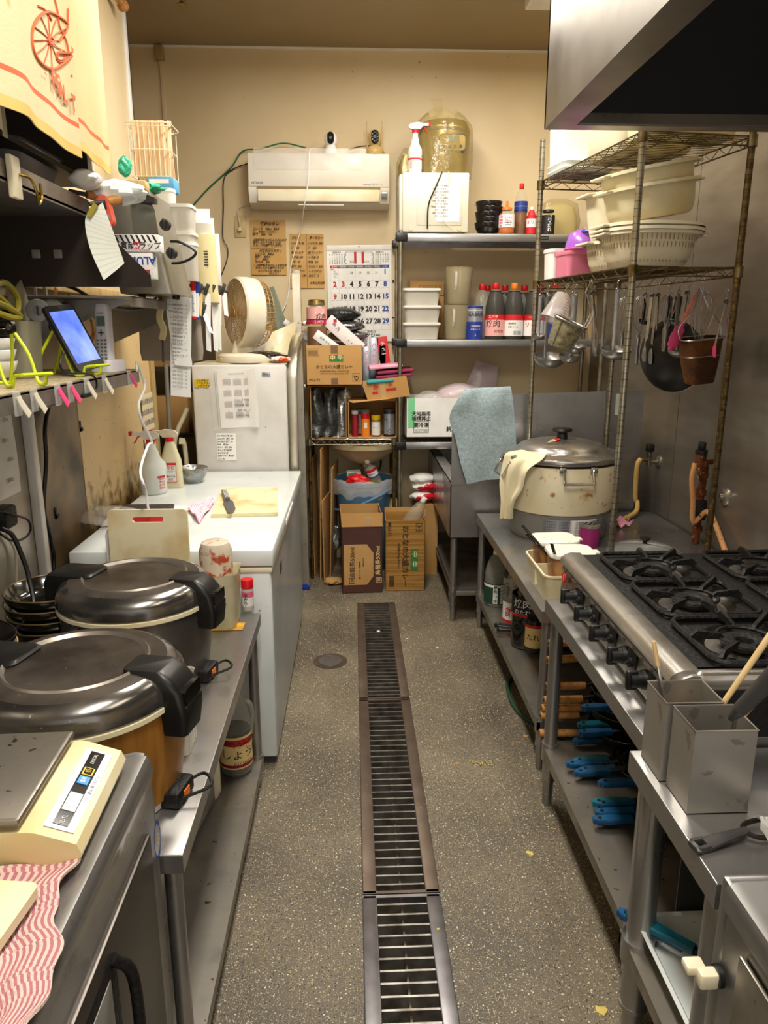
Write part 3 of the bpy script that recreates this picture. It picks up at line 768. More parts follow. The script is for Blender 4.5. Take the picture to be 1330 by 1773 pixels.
for row in range(6):
    for col in range(5):
        a0=R(-114+col*17); rr=.2385+.0055*row/6+.001
        f.text('ご注意使用上の',.0085,Matrix.Rotation(a0+PI/2,4,'Z')@frame((0,-rr-.0012,.040+row*.0125),(1,0,0),(0,0,1)),2,bend=rr)
f.build('instruction_label',['silver_label','paper','ink'],t)
f=MB(); f.lathe([(.0,.128),(.236,.128),(.247,.134),(.256,.18),(.266,.26),(.270,.34),(.268,.352),(.255,.354),(0,.354)],72); f.build('body','cream_enamel',t)
f=MB(); f.lathe([(.262,.352),(.262,.366),(0,.366)],60); f.build('gasket','black_plastic',t)
f=MB(); f.lathe([(.262,.364),(.276,.366),(.280,.374),(.278,.386),(.268,.392),(.235,.400),(.215,.404),(.205,.414),(.190,.428),(.14,.442),(.08,.450),(0,.452)],72); lid=f.build('lid','steel_bright',t)
f=MB(); f.lathe([(.026,.450),(.024,.475),(.022,.480),(.044,.486),(.048,.492),(.044,.500),(.02,.503),(0,.503)],32); f.build('lid_knob','black_plastic',lid)
f=MB(); fr=Matrix.Translation((-.075,.02-.075,.4465))@Matrix.Rotation(R(-12),4,'Y')
f.x=fr; f.box(-.05,.028,-.022,.022,0,.0015,0); f.box(.028,.05,-.022,.022,0,.0016,1); f.text('フタ注意',.018,Matrix.Translation((-.012,0,.002)),2); f.build('lid_sticker',['label_cream','label_red','ink'],lid)
for ang in (-PI/2+.02,PI/2+.02,PI+.1):
    f=MB(); f.x=Matrix.Rotation(ang,4,'Z')
    f.tube([(.262,-.075,.352),(.272,-.07,.348),(.280,-.066,.335),(.298,-.066,.300),(.300,-.06,.292),(.300,.06,.292),(.298,.066,.300),(.280,.066,.335),(.272,.07,.348),(.262,.075,.352)],.006,8,smooth=3)
    f.box(.262,.276,-.085,-.055,.335,.362,bev=.003); f.box(.262,.276,.055,.085,.335,.362,bev=.003); f.build('handle','steel_bright',t)
# cream cloth hanging over the lid's left side
def drape(name,m,label,cat,pts_l,pts_r,depth,n=26,nu=20,fold=.012,fold_n=3.2,thick=.004,mf=None,seed=0,depth_fn=None):
    """cloth between a left and a right outline (lists of world points); folds push it along depth"""
    Ls,Rs=smooth_path(pts_l,6),smooth_path(pts_r,6)
    def pick(Q,v_):k=v_*(len(Q)-1); i=min(int(k),len(Q)-2); return Q[i].lerp(Q[i+1],k-i)
    dv=Vector(depth); o0=Vector(pts_l[0])
    def fn(u_,v_):
        p_=pick(Ls,v_).lerp(pick(Rs,v_),u_)
        p_=p_+dv*(fold*(math.sin(u_*fold_n*2*PI+seed+1.3*v_)*(.35+.65*v_)+.35*math.sin(u_*9+v_*7+seed)))
        return p_-o0
    b=MB(); b.sheet(fn,nu,n,thick=thick,mf=mf); o=b.build(name,m,loc=o0,angle=80)
    if label:tag(o,label,cat)
    return o
cy=PY-.20
def on_pot(px,py):      # point on the cooker's outer wall as seen there, a little proud of it
    best=None
    for k in range(0,360,2):
        a_=R(k); 
        if math.sin(a_)>.25:continue
        q=Vector((PX+.292*math.cos(a_),PY+.292*math.sin(a_),0)); 
        d_=(at(px,py,Y=q.y)).x-q.x
        if best is None or abs(d_)<best[0]:best=(abs(d_),q.y)
    return at(px,py,Y=best[1])
f1=[(895,776),(872,800),(866,835),(869,865),(868,897)]; f2=[(922,792),(914,815),(906,845),(890,870),(886,898)]
drape('dish_cloth','cloth_cream','thin cream cloth hanging over the left side of the cream rice cooker','cloth',
      [Vector((PX-.20,PY-.06,PZ+.408)),Vector((PX-.272,PY-.07,PZ+.396))]+[at(x,y,Y=PY-.07) for x,y in f1[1:]],
      [Vector((PX-.12,PY-.19,PZ+.410)),Vector((PX-.155,PY-.245,PZ+.392))]+[at(x,y,Y=PY-.235+.04*i) for i,(x,y) in enumerate(f2[1:])],
      (-.6,-.8,0),fold=.012,fold_n=2.2,seed=1)

# ---------------- wire rack standing on the low table
A0,A1=Vector((1.035,2.82,0)),Vector((.905,3.765,0))       # front posts (near, far)
dv=(A1-A0).normalized(); nv=Vector((dv.y,-dv.x,0)); RD=.43
rk=thing('wire_rack','tarnished wire rack with grooved posts above the rice cooker table','shelf rack',(A0.x,A0.y,.64))
io=-Vector(rk.location)
posts=[A0,A1,A0+nv*RD,A1+nv*RD]
for k,p_ in enumerate(posts):
    f=MB(); f.x=Matrix.Translation(io); f.cyl((p_.x,p_.y,.655),(p_.x,p_.y,2.46),.0125,n=16)
    for q in range(71):f.cyl((p_.x,p_.y,.67+q*.0254),(p_.x,p_.y,.6715+q*.0254),.0131,n=16,m=1)
    pl=f.build('post',['post_metal' if k != 2 else 'post_rusty','cast_black'],rk)
    f=MB(); f.x=Matrix.Translation(io); f.cyl((p_.x,p_.y,.641),(p_.x,p_.y,.66),.015,n=14); f.build('foot','black_plastic',pl)
RZ1,RZ2=1.82,2.275
def wire_shelf(parent,c0,ux,uy,lx,ly,z,io,m='wire_metal',nw=None,h=.032,zig=.05,name='wire_shelf'):
    """open wire deck: zig-zag trussed rim and cross wires. c0 corner, ux/uy unit axes, lx/ly lengths"""
    f=MB(); f.x=Matrix.Translation(io)
    cs=[c0,c0+ux*lx,c0+ux*lx+uy*ly,c0+uy*ly]; Z=Vector((0,0,1))
    for a_,b_ in zip(cs,cs[1:]+cs[:1]):
        f.cyl(a_+Z*z,b_+Z*z,.0032,n=6); f.cyl(a_+Z*(z-h),b_+Z*(z-h),.0032,n=6)
        n=max(2,int((b_-a_).length/zig)); 
        pts=[a_.lerp(b_,q/n)+Z*(z-(h if q %2 else 0)) for q in range(n+1)]
        f.tube(pts,.0019,5)
    n=nw or int(ly/.026)
    for q in range(1,n):
        a_=c0+uy*(ly*q/n)+Z*(z+.001); f.cyl(a_,a_+ux*lx,.0017,n=5)
    for q in (1,2):a_=c0+ux*(lx*q/3)+Z*(z-.004); f.cyl(a_,a_+uy*ly,.003,n=6)
    for c_ in cs:f.cyl(c_+Z*(z-h-.004),c_+Z*(z+.004),.0185,n=14)
    return f.build(name,m,parent)
wire_shelf(rk,A0,nv,dv,RD,(A1-A0).length,RZ1,io)
wire_shelf(rk,A0,nv,dv,RD,(A1-A0).length,RZ2,io)
def rk_pt(s,d,z):return A0+dv*s+nv*d+Vector((0,0,z))      # along, depth, height

# things on the rack's middle shelf
RZT=RZ1+.004
def basin(name,label,loc,rot,w_,d_,h,m,holes=False,handles=True,group=None,taper=.80,cat='tub',th=.004):
    """oblong plastic tub with rolled rim, lugs; holes = slotted colander wall"""
    t=thing(name,label,cat,loc,group=group,rot=rot)
    f=MB(); rr=min(w_,d_)*.46
    rows=[(0,w_*taper*.9,d_*taper*.9,rr*.7),(.008,w_*taper,d_*taper,rr*.8),(h*.35,w_*(taper+.5*(1-taper)),d_*(taper+.5*(1-taper)),rr*.9),(h,w_*.98,d_*.98,rr),(h,w_*1.06,d_*1.06,rr),(h-.012,w_*1.065,d_*1.065,rr)]
    f.rloft(rows[:4],n=10,caps=False); f.rloft(rows[3:],n=10,caps=False); f.rloft([(h-.001,w_*.97,d_*.97,rr),(h*.35,w_*(taper+.48*(1-taper)),d_*(taper+.48*(1-taper)),rr*.9),(.012,w_*taper*.97,d_*taper*.97,rr*.78)],n=10,caps=False)
    f.rloft([(0,w_*taper*.9,d_*taper*.9,rr*.7),(.001,w_*taper*.9,d_*taper*.9,rr*.7)],n=10); f.rloft([(.011,w_*taper*.97,d_*taper*.97,rr*.78),(.012,w_*taper*.97,d_*taper*.97,rr*.78)],n=10)
    f.build('bowl',m,t,angle=60)
    if holes:
        f=MB(); N_=64
        for row in range(4):
            z0=h*(.18+.19*row); k_=(z0/h); sc=taper+(1-taper)*min(1,.08+k_*1.05)
            pts=rrect(w_*sc*1.0,d_*sc*1.0,rr*(.8+.2*k_),16)
            per=[0]
            for q in range(len(pts)):a_,b_=pts[q],pts[(q+1) %len(pts)]; per.append(per[-1]+math.hypot(b_[0]-a_[0],b_[1]-a_[1]))
            for q in range(N_):
                s_=per[-1]*q/N_; i_=max(k for k in range(len(pts)) if per[k]<=s_); a_,b_=Vector(pts[i_]),Vector(pts[(i_+1) %len(pts)])
                c_=a_.lerp(b_,(s_-per[i_])/max(1e-6,per[i_+1]-per[i_])); nn=Vector((c_.x/w_,c_.y/d_)).normalized(); tt=Vector((-nn.y,nn.x))
                c_=c_+nn*.0008
                f.add([(c_.x-tt.x*.0022,c_.y-tt.y*.0022,z0),(c_.x+tt.x*.0022,c_.y+tt.y*.0022,z0),(c_.x+tt.x*.0022+nn.x*.002,c_.y+tt.y*.0022+nn.y*.002,z0+h*.15),(c_.x-tt.x*.0022+nn.x*.002,c_.y-tt.y*.0022+nn.y*.002,z0+h*.15)],[(0,1,2,3)])
        f.build('slots','wood_panel',t)
    if handles:
        for s_ in (-1,1):
            f=MB(); f.box(s_*(w_/2-.005),s_*(w_/2+.035),-.06,.06,h-.012,h-.002,bev=.004); f.build('handle',m,t)
    return t
rz=math.atan2(dv.y,dv.x)-PI/2
c=rk_pt(.27,.20,RZT)
basin('colander','cream oblong slotted colander at the near end of the wire rack',c,(0,0,rz),.375,.34,.14,'cream_plastic',holes=True,cat='colander',taper=.74)
basin('plastic_tub','shallow cream tub with wide rim nested on the slotted colander',c+Vector((0,0,.118)),(0,0,rz),.385,.35,.035,'cream_plastic',taper=.9)
basin('plastic_tub','thin rimmed cream tub second above the slotted colander',c+Vector((0,0,.137)),(0,0,rz),.385,.35,.034,'cream_plastic',taper=.9)
basin('plastic_tub','deep cream tub tilted up on the stack, below the topmost',c+Vector((.0,-.0,.200)),(R(2),R(-9),rz),.35,.33,.125,'cream_dirty',taper=.86)
basin('plastic_tub','topmost tilted cream tub on the stack under the top wire shelf',c+Vector((-.01,.0,.262)),(R(2),R(-11),rz),.352,.335,.125,'cream_dirty',taper=.86)
basin('colander','second cream slotted colander partly behind the near one on the rack',rk_pt(.50,.22,RZT),(0,0,rz),.34,.24,.13,'cream_plastic',holes=True,cat='colander',taper=.78)
basin('plastic_tub','tall narrow cream tub on the second colander behind the stack',rk_pt(.52,.15,RZT+.134),(R(0),R(-5),rz),.17,.20,.20,'cream_plastic',taper=.78)
def food_box(name,label,loc,rz_,w_,d_,h,m,lid_m=None,group=None,rot=None,cat='food container',lid_h=.014,taper=.92):
    t=thing(name,label,cat,loc,rotz=rz_,group=group,rot=rot)
    f=MB(); f.rloft([(0,w_*taper,d_*taper,.02),(.004,w_*taper,d_*taper,.025),(h-.006,w_,d_,.03)],n=5); f.build('tub',m,t)
    f=MB(); f.rloft([(h-.008,w_*1.05,d_*1.05,.03),(h-.002,w_*1.07,d_*1.07,.03),(h+lid_h-.006,w_*1.05,d_*1.05,.03),(h+lid_h-.004,w_*.99,d_*.99,.03),(h+lid_h-.008,w_*.96,d_*.96,.03)],n=5); f.build('lid',lid_m or m,t)
    return t
food_box('food_container','pink clear plastic box stacked on the wire rack beside the colanders',rk_pt(.735,.10,RZT),rz,.15,.16,.105,'pink_clear')
food_box('food_container','white plastic box at the far end of the wire rack',rk_pt(.89,.085,RZT),rz,.13,.10,.13,'white_plastic')
t=thing('plastic_bowl','violet and pink plastic bowl upside down on the pink box','bowl',rk_pt(.69,.12,RZT+.118)); f=MB(); f.lathe([(.085,0),(.088,.004),(.084,.03),(.07,.07),(.04,.088),(0,.092)],32,caps=False); f.build('shell','violet_clear',t); f=MB(); f.lathe([(.089,0),(.092,.004),(.086,.008)],32); f.build('rim','pink_plastic',t)
t=thing('sieve_cover','pale pink ribbed plastic lid standing behind the violet bowl','lid',rk_pt(.80,.17,RZT+.16),rot=(R(80),0,rz+R(70))); f=MB(); f.lathe([(0,0),(.07,0),(.075,.012)],28); f.build('disc','pink_clear',t)
f=MB()
for k in range(9):f.box(-.055+k*.0135,-.050+k*.0135,-.04,.04,.001,.004)
f.build('ribs','white_plastic',t)
t=thing('blue_lid','small blue lid lying on the violet bowl','lid',rk_pt(.63,.12,RZT+.19)); f=MB(); f.lathe([(0,.012),(.04,.01),(.045,0),(0,0)],24); f.build('disc',mat('royal_blue','#2a50c0',.4),t)  # a loose lid lying on the bowl, not a saucer
# top of the rack
RZ3=RZ2+.004
def tote(label,loc,rz_,w_,d_,h,m,group=None,name='storage_tote'):
    t=thing(name,label,'storage box',loc,rotz=rz_)
    f=MB(); f.rloft([(0,w_*.80,d_*.82,.05),(.02,w_*.87,d_*.87,.06),(h*.5,w_*.95,d_*.95,.07),(h-.01,w_,d_,.07)],n=6); f.build('box',m,t)
    f=MB(); f.rloft([(h-.014,w_*1.03,d_*1.03,.07),(h,w_*1.04,d_*1.04,.07),(h+.004,w_*1.0,d_*1.0,.07)],n=6); f.build('rim',m,t)
    return t
tote('big cream plastic tote on top of the wire rack below the hood edge',rk_pt(.43,.215,RZ3),rz,.37,.40,.22,'cream_plastic')
t=thing('flat_tub','pale wide flat tub on the near top of the wire rack','tub',rk_pt(.12,.215,RZ3),rotz=rz); f=MB(); f.rloft([(0,.36,.18,.04),(.06,.38,.19,.05),(.062,.40,.20,.05),(.066,.40,.20,.05)],n=5); f.build('tub','cream_dirty',t)
t=food_box('lidded_tub','white translucent tub with green lid at the far top of the rack',rk_pt(.86,.10,RZ3+.052),rz,.17,.15,.17,mat('milky','#e6ebe6',.3,c2='#d4dcd6',scale=5),'mint',cat='storage box',lid_h=.03)
for k in range(2):
    t=thing('tub_cover',('upper' if k else 'lower')+' white flat lid under the green lidded tub on the rack top','lid',rk_pt(.82,.13,RZ3+.026*k),rotz=rz,group='flat white lids on the rack top')
    f=MB(); f.rloft([(0,.22,.21,.03),(.018,.24,.23,.03),(.024,.235,.225,.03)],n=5); f.build('disc','milky',t)

# ---------------- utensils hanging on the rack: each built hanging from its own origin
def hook(b,m=0,drop=.03):
    b.tube([(0,.012,.004),(0,.010,.014),(0,0,.018),(0,-.008,.012),(0,-.004,0),(0,.004,-drop*.6),(0,0,-drop),(0,-.010,-drop-.004),(0,-.012,-drop+.008)],.0016,6,m=m,smooth=3)
def hung(name,label,cat,p_,rot=(0,0,0),group=None,hk=True):
    t=thing(name,label,cat,p_,rot=rot,group=group)
    if hk:
        f=MB(); hook(f); f.build('hook','steel_bright',t)
    return t
def ladle(label,p_,L_,rb,rotz=0.0,tilt=0.0,m='steel',group='ladles hanging from the rack'):
    t=hung('ladle',label,'ladle',p_,(tilt,0,rotz),group)
    f=MB(); z0=-.028; f.ribbon([(0,0,z0),(0,0,z0-L_*.5),(0,.004,z0-L_+.02),(0,.0,z0-L_)],lambda q:.018-.006*q,.003,up=(0,1,0)); f.tube([(.008*math.cos(a),0,z0+.004+.008*math.sin(a)) for a in [2*PI*q/12 for q in range(12)]],.002,5,closed=True); f.build('handle',m,t)
    f=MB(); pr=[(rb*math.sin(q*PI/2/8),-rb*.75*math.cos(q*PI/2/8)) for q in range(9)]
    f.x=Matrix.Translation((0,-rb*.72,z0-L_+.01))@Matrix.Rotation(R(12),4,'X')
    f.lathe(pr,28); f.lathe([(r_*.96,z_*.96+.0005) for r_,z_ in reversed(pr)],28); f.lathe([(rb,0),(rb*.96,0)],28); f.build('bowl',m,t)
    return t
def whisk(label,p_,s=1.0,rotz=0.0,flip=False):
    """hangs with its wire cage up, handle down, as in the photo"""
    t=hung('whisk',label,'whisk',p_,(0,0,rotz),'whisks hanging from the rack')
    f=MB(); L_=.15*s; W=.042*s
    for k in range(8):
        a=PI*k/8; pr=[(0,0),(.55,-.06),(.95,-.22),(1.0,-.38),(.7,-.62),(.32,-.85),(.16,-1.0)]
        pts=[(-math.cos(a)*W*r_,-math.sin(a)*W*r_,-.03+z_*L_*1.15) for r_,z_ in reversed(pr)]+[(math.cos(a)*W*r_,math.sin(a)*W*r_,-.03+z_*L_*1.15) for r_,z_ in pr[1:]]
        f.tube(pts,.0010,5,smooth=3)
    f.build('wires','steel_bright',t)
    f=MB(); z0=-.03-L_*1.13; f.cyl((0,0,z0),(0,0,z0-.012),.010,.013,n=14); f.cyl((0,0,z0-.012),(0,0,z0-.13*s),.013,.0105,n=14); f.cyl((0,0,z0-.13*s),(0,0,z0-.135*s),.0105,.006,n=14); f.build('handle','steel',t)
    return t
def tongs(label,p_,L_=.25,rotz=0.0,spread=.02,tip='steel',tipc=None,m='steel_bright',roll=0.0):
    t=hung('tongs',label,'tongs',p_,(0,roll,rotz),'tongs hanging from the rack')
    for s_ in (-1,1):
        f=MB(); f.ribbon([(s_*.003,0,-.028),(s_*spread*.6,0,-.028-L_*.4),(s_*spread,0,-.028-L_*.78)],.015,.0025,up=(1,0,0)); a_=f.build('arm',m,t)
        f=MB(); f.loft([[(s_*(spread+dx)+w_*.35*c_,w_*s2,z_) for c_,s2 in [(math.cos(q*PI/5),math.sin(q*PI/5)) for q in range(10)]] for z_,w_,dx in ((-.028-L_*.76,.006,0),(-.028-L_*.82,.013,.001),(-.028-L_*.92,.016,.0),(-.028-L_,.010,-.004))]); f.build('tip',tip,a_)
    f=MB(); f.cyl((0,-.007,-.030),(0,.007,-.030),.009,n=14); f.build('pivot','dark_grey',t)
    return t
def rail(px,side,z=RZ1-.034):
    """the point of the front (0) or back (1) rail of the middle shelf seen at that column"""
    best=None
    for k in range(0,96):
        q=rk_pt(k*.01,(RD if side else 0),z); d_=abs(at(px,500,Y=q.y).x-q.x)
        if best is None or d_<best[0]:best=(d_,q)
    return best[1]
Zh=-.012
def rp(px,side,dz=0,dx=0):q=rail(px,side); return q+Vector((dx,0,Zh+dz))
# front rail (near the aisle)
t=hung('measuring_cup','clear plastic measuring cup with red scale hanging on the rack front','measuring cup',rp(985,0,-.0,-.01),(0,R(24),R(20)))
f=MB(); pr=[(.032,-.035),(.036,-.04),(.062,-.155),(.066,-.158)]
f.lathe([(0,-.034)]+pr,32); f.build('cup',mat('cup_clear','#e9dcd4',.15,alpha=.38),t)
f=MB()
for k in range(7):
    a0=-PI/2+.1; r_=.040+.0034*k; z_=-.06-.0125*k
    f.sheet(lambda u_,v_:((r_+.0008)*math.cos(a0+(u_-.5)*(.35 if k %2 else .6)),(r_+.0008)*math.sin(a0+(u_-.5)*(.35 if k %2 else .6)),z_+.0016*v_),6,1)
f.build('scale_marks','ink_red',t)
f=MB(); f.tube([(.03,.0,-.05),(.07,0,-.06),(.085,0,-.10),(.06,0,-.13)],.005,8,smooth=4); f.build('handle','cup_clear',t)
ladle('largest steel ladle hanging lowest at the aisle side of the rack',rp(950,0,-.0),.285,.078,R(8))
ladle('small steel ladle hanging behind the rack post nearest the sauce bottles',rp(937,0),.19,.034,R(-10))
ladle('medium steel ladle behind the large ladle',rk_pt(.80,.12,RZ1-.046),.235,.052,R(4))
ladle('medium steel ladle hanging just left of the mesh strainer',rk_pt(.66,.08,RZ1-.046),.235,.050,R(0))
ladle('shallow steel ladle under the mesh strainer',rk_pt(.62,.05,RZ1-.046),.275,.052,R(-14))
ladle('wide steel ladle right of the mesh strainer beside the near post',rk_pt(.30,.10,RZ1-.046),.24,.062,R(-6))
t=hung('mesh_strainer','deep wire mesh strainer basket hanging tilted on the rack front','strainer',rp(1028,0,0,-.02),(R(10),R(22),0))
f=MB(); f.x=Matrix.Translation((0,0,-.165)); f.lathe([(.0,-.115),(.048,-.113),(.052,-.105),(.070,0)],36); f.build('mesh','mesh_metal',t)
f=MB(); f.x=Matrix.Translation((0,0,-.165)); f.tube([(.072*math.cos(a),.072*math.sin(a),0) for a in [2*PI*q/30 for q in range(30)]],.0042,8,closed=True)
for k in range(4):
    a=PI/4+PI/2*k; f.tube([(.072*math.cos(a),.072*math.sin(a),0),(.054*math.cos(a),.054*math.sin(a),-.107),(0,0,-.117)],.002,6)
f.build('rim','steel_bright',t)
f=MB(); f.tube([(.072,0,-.165),(.07,0,-.10),(.03,0,-.05),(0,0,-.035)],.003,6,smooth=4); f.tube([(.066,.02,-.165),(.062,.018,-.10),(.02,.006,-.05),(0,0,-.035)],.003,6,smooth=4); f.build('handle','steel_bright',t)
tongs('long steel tongs hanging from the front rail beside the strainer handle',rk_pt(.42,.04,RZ1-.046),.27,R(20),.010,roll=R(-10))
t=hung('spatula','wooden paddle spatula hanging behind the measuring cup','spatula',rk_pt(.72,.20,RZ1-.046)); f=MB(); f.ribbon([(0,0,-.03),(0,0,-.20)],lambda q:.02+.035*max(0,q-.45),.006,up=(0,1,0)); f.build('paddle','wood_pale',t)
# back rail (wall side)
whisk('whisk hanging farthest along the wall rail, left of the near post',rp(1082,1),1.0)
whisk('whisk hanging behind the near rack post beside the black pan',rp(1112,1),1.05)
ladle('slotted dark ladle with black handle between two whisks',rp(1108,1,0,.03),.12,.03,m='black_plastic')
tongs('closed steel tongs hanging in front of the black wok',rp(1140,1),.31,R(15),.012)
tongs('second closed steel tongs beside the black wok, slightly crooked',rp(1131,1),.30,R(40),.008,roll=R(3))
whisk('narrow whisk hanging between tongs and the single small ladle',rp(1160,1),.82)
ladle('single small ladle hanging from the wall rail over the wok',rp(1176,1),.25,.045,R(14))
t=hung('turner','black handled turner hanging behind the narrow whisk','turner',rp(1150,1,0,.03),(0,0,0)); f=MB(); f.ribbon([(0,0,-.03),(0,0,-.15)],.02,.01,up=(0,1,0)); f.build('handle','black_plastic',t); f=MB(); f.ribbon([(0,0,-.15),(0,0,-.26)],lambda q:.012+.04*(q>.5),.002,up=(0,1,0)); f.build('blade','steel',t)
tongs('slim steel tongs hanging left of the pink spatula',rp(1193,1),.24,R(5),.006,roll=R(6))
t=hung('frying_pan','black wok hanging against the right wall below the utensils','frying pan',rp(1150,1,-.09,.06),(R(-82),R(4),R(-52)),hk=False)
f=MB(); pr=[(0,-.065),(.08,-.062),(.13,-.04),(.165,0)]; f.x=Matrix.Translation((0,.215,0)); f.lathe(pr,48); f.lathe([(r_*.98,z_+.003) for r_,z_ in reversed(pr)],48); f.build('pan','black_plastic',t)
f=MB(); f.x=Matrix.Translation((0,.215,0)); f.tube([(.166*math.cos(a),.166*math.sin(a),0) for a in [2*PI*q/60 for q in range(60)]],.0022,6,closed=True); f.build('rim','steel_bright',t)
f=MB(); f.ribbon([(0,.05,.0),(0,-.02,.015),(0,-.05,.02)],.03,.016); f.build('handle','black_plastic',t)
t=hung('silicone_spatula','pink silicone topped tongs hanging against the steel wall','spatula',rp(1213,1),(0,R(22),0))
f=MB(); f.ribbon([(0,0,-.025),(0,0,-.05)],.012,.006,up=(0,1,0)); f.ribbon([(0,0,-.05),(0,0,-.165)],.019,.009,up=(0,1,0)); f.build('handle',mat('salmon','#ef8a80',.5),t)
f=MB(); f.ribbon([(0,0,-.16),(0,0,-.19),(0,0,-.23),(0,0,-.27),(0,0,-.285)],lambda q:(.020,.042,.050,.042,.02)[min(4,int(q*4.99))],.008,up=(0,1,0),smooth=4); f.build('head','hot_pink',t)
whisk('largest whisk hanging beside the pink spatula',rp(1220,1),1.25)
tongs('steel tongs with pink tips hanging nearest on the wall rail',rp(1262,1,-.045),.215,R(0),.028,tip='hot_pink')
t=hung('fry_basket','scorched brown mesh basket hanging below the largest whisk','basket',rp(1222,1,-.215),(R(4),R(-6),0),hk=False)
f=MB(); f.rloft([(-.185,.105,.085,.03),(-.18,.112,.092,.035),(-.10,.14,.11,.04),(0,.165,.13,.045)],n=6,caps=False); f.rloft([(-.185,.105,.085,.03),(-.184,.105,.085,.03)],n=6); f.build('mesh','basket_burnt',t)
f=MB(); f.tube([(x,y,0) for x,y in rrect(.170,.135,.045,5)],.004,6,closed=True); f.tube([(x,y,-.07) for x,y in rrect(.15,.118,.045,5)],.002,6,closed=True); f.build('rim','steel',t)
f=MB(); f.tube([(-.085,0,.0),(-.09,0,.05),(-.03,0,.12),(0,.02,.205)],.0028,6,smooth=4); f.tube([(.085,0,.0),(.08,0,.05),(.03,0,.12),(0,.02,.205)],.0028,6,smooth=4); f.build('handle','steel',t)

# ---------------- gas taps and hoses on the right wall
def gas_tap(y,z,label,lever_m,body_m):
    t=thing('gas_tap',label,'gas tap',(RX-.006,y,z))
    f=MB(); f.x=Matrix.Rotation(-PI/2,4,'Y'); f.lathe([(0,0),(.034,0),(.034,.004),(.026,.012),(.014,.014),(0,.014)],28); f.build('wall_flange','brass' if body_m=='brass' else 'steel_bright',t)
    f=MB(); f.cyl((-.01,0,0),(-.055,0,0),.010,n=14); f.cyl((-.055,0,-.02),(-.055,0,.055),.013,n=16); f.cyl((-.055,0,.03),(-.055,-.02,.03),.008,n=12); f.cyl((-.055,0,.012),(-.105,-.01,.012),.009,n=12); f.build('valve_body',body_m,t)
    f=MB(); f.box(-.074,-.036,-.02,.02,.055,.098,bev=.008); f.build('lever',lever_m,t)
    return t
mat('tap_metal','#8f8870',.35,.9,c2='#6b6148',scale=30)
q=at(1140,800,X=RX-.01)
gas_tap(q.y,q.z,'gas tap with black lever on the steel wall right of the rice cooker','black_plastic','tap_metal')
f=MB(); f.tube([(RX-.11,q.y-.01,q.z+.02),(RX-.13,q.y-.02,q.z-.02),(RX-.13,q.y-.03,q.z-.18),(RX-.12,q.y-.04,.70),(RX-.15,q.y-.10,.662),(RX-.26,q.y-.22,.655),(RX-.34,q.y-.32,.656)],.0125,12,smooth=6)
tag(f.build('gas_hose','hose_cream'),'cream rubber gas hose running down from the far gas tap','hose')
q2=at(1214,790,X=RX-.09)
t=thing('gas_pipe','rusty gas pipe with black topped valve behind the stove','gas pipe',(q2.x,q2.y,.642))
z_=q2.z-.642
f=MB(); f.tube([(.03,.03,0),(.03,.03,z_-.22),(.035,.03,z_-.10),(.03,.02,z_-.05),(.0,0,z_-.035)],.017,12,smooth=5)
for zz in (z_-.09,z_-.17,z_-.34):f.cyl((.032,.03,zz-.012),(.032,.03,zz+.012),.023,n=14)
f.build('pipe','rust',t)
f=MB(); f.cyl((0,0,z_-.06),(0,0,z_+.01),.024,n=16); f.cyl((0,0,z_-.03),(.07,.03,z_-.03),.012,n=12); f.build('valve_body','rust',t)
f=MB(); f.cyl((0,0,z_+.01),(0,0,z_+.03),.026,n=16); f.box(-.010,.010,-.022,.022,z_+.03,z_+.065,bev=.005); f.build('lever','black_plastic',t)
f=MB(); f.lathe([(0,-.05),(.028,-.045),(.036,-.02),(.032,.02),(.03,.045),(0,.05)],20,c=(.03,.03,z_-.25)); f.build('taped_joint','grime',t)
f=MB(); f.tube([(q2.x-.025,q2.y-.005,q2.z-.03),(q2.x-.035,q2.y-.01,q2.z-.10),(q2.x-.02,q2.y-.01,q2.z-.2),(q2.x+.0,q2.y+.005,q2.z-.30),(q2.x+.05,q2.y-.03,.80),(q2.x+.04,q2.y-.25,.66)],.012,12,smooth=6)
tag(f.build('gas_hose','hose_spotted'),'orange spotted gas hose hanging from the rusty valve','hose')
q=at(1255,860,X=RX-.01)
t=thing('wall_flange','round chrome pipe flange on the steel wall behind the rusty post','pipe flange',(RX-.006,q.y,q.z)); f=MB(); f.x=Matrix.Rotation(-PI/2,4,'Y'); f.lathe([(0,0),(.040,0),(.040,.004),(.030,.014),(.016,.016),(.014,.03),(0,.03)],30); f.build('flange','steel_bright',t)
f=MB(); q=at(1068,690,Y=BY-.01)
# sticker on back steel lining
# ---------------- things around the rice cooker
q=at(1025,949,Z=.64)
t=thing('seasoning_tin','magenta cylindrical tin with perforated steel top','tin',(q.x,q.y+.045,.6405))
f=MB(); f.cyl((0,0,0),(0,0,.092),.044,.046,n=32); f.build('tin','magenta',t)
f=MB(); f.lathe([(.047,.088),(.048,.100),(.044,.102),(0,.100)],32)
for k in range(7):a=2*PI*k/6; r_=.022 if k<6 else 0; f.cyl((r_*math.cos(a),r_*math.sin(a),.1005),(r_*math.cos(a),r_*math.sin(a),.1022),.005,n=10,m=1)
f.build('perforated_top',['steel_bright','cast_black'],t)
q=at(1108,951,Z=.66)
t=thing('pan_lid','round glass pan lid with steel rim lying behind the stove','pan lid',(q.x+.02,q.y,.6405))
f=MB(); f.lathe([(.160,.004),(.15,.016),(.10,.036),(.03,.046),(0,.047)],48); f.build('glass','glass',t)
f=MB(); f.tube([(.161*math.cos(a),.161*math.sin(a),.004) for a in [2*PI*k/48 for k in range(48)]],.0038,8,closed=True); f.build('rim','steel_bright',t)
f=MB(); f.cyl((0,0,.046),(0,0,.06),.010,n=14); f.lathe([(.01,.06),(.022,.064),(.024,.072),(.0,.078)],20); f.build('knob','black_plastic',t)
random.seed(8)
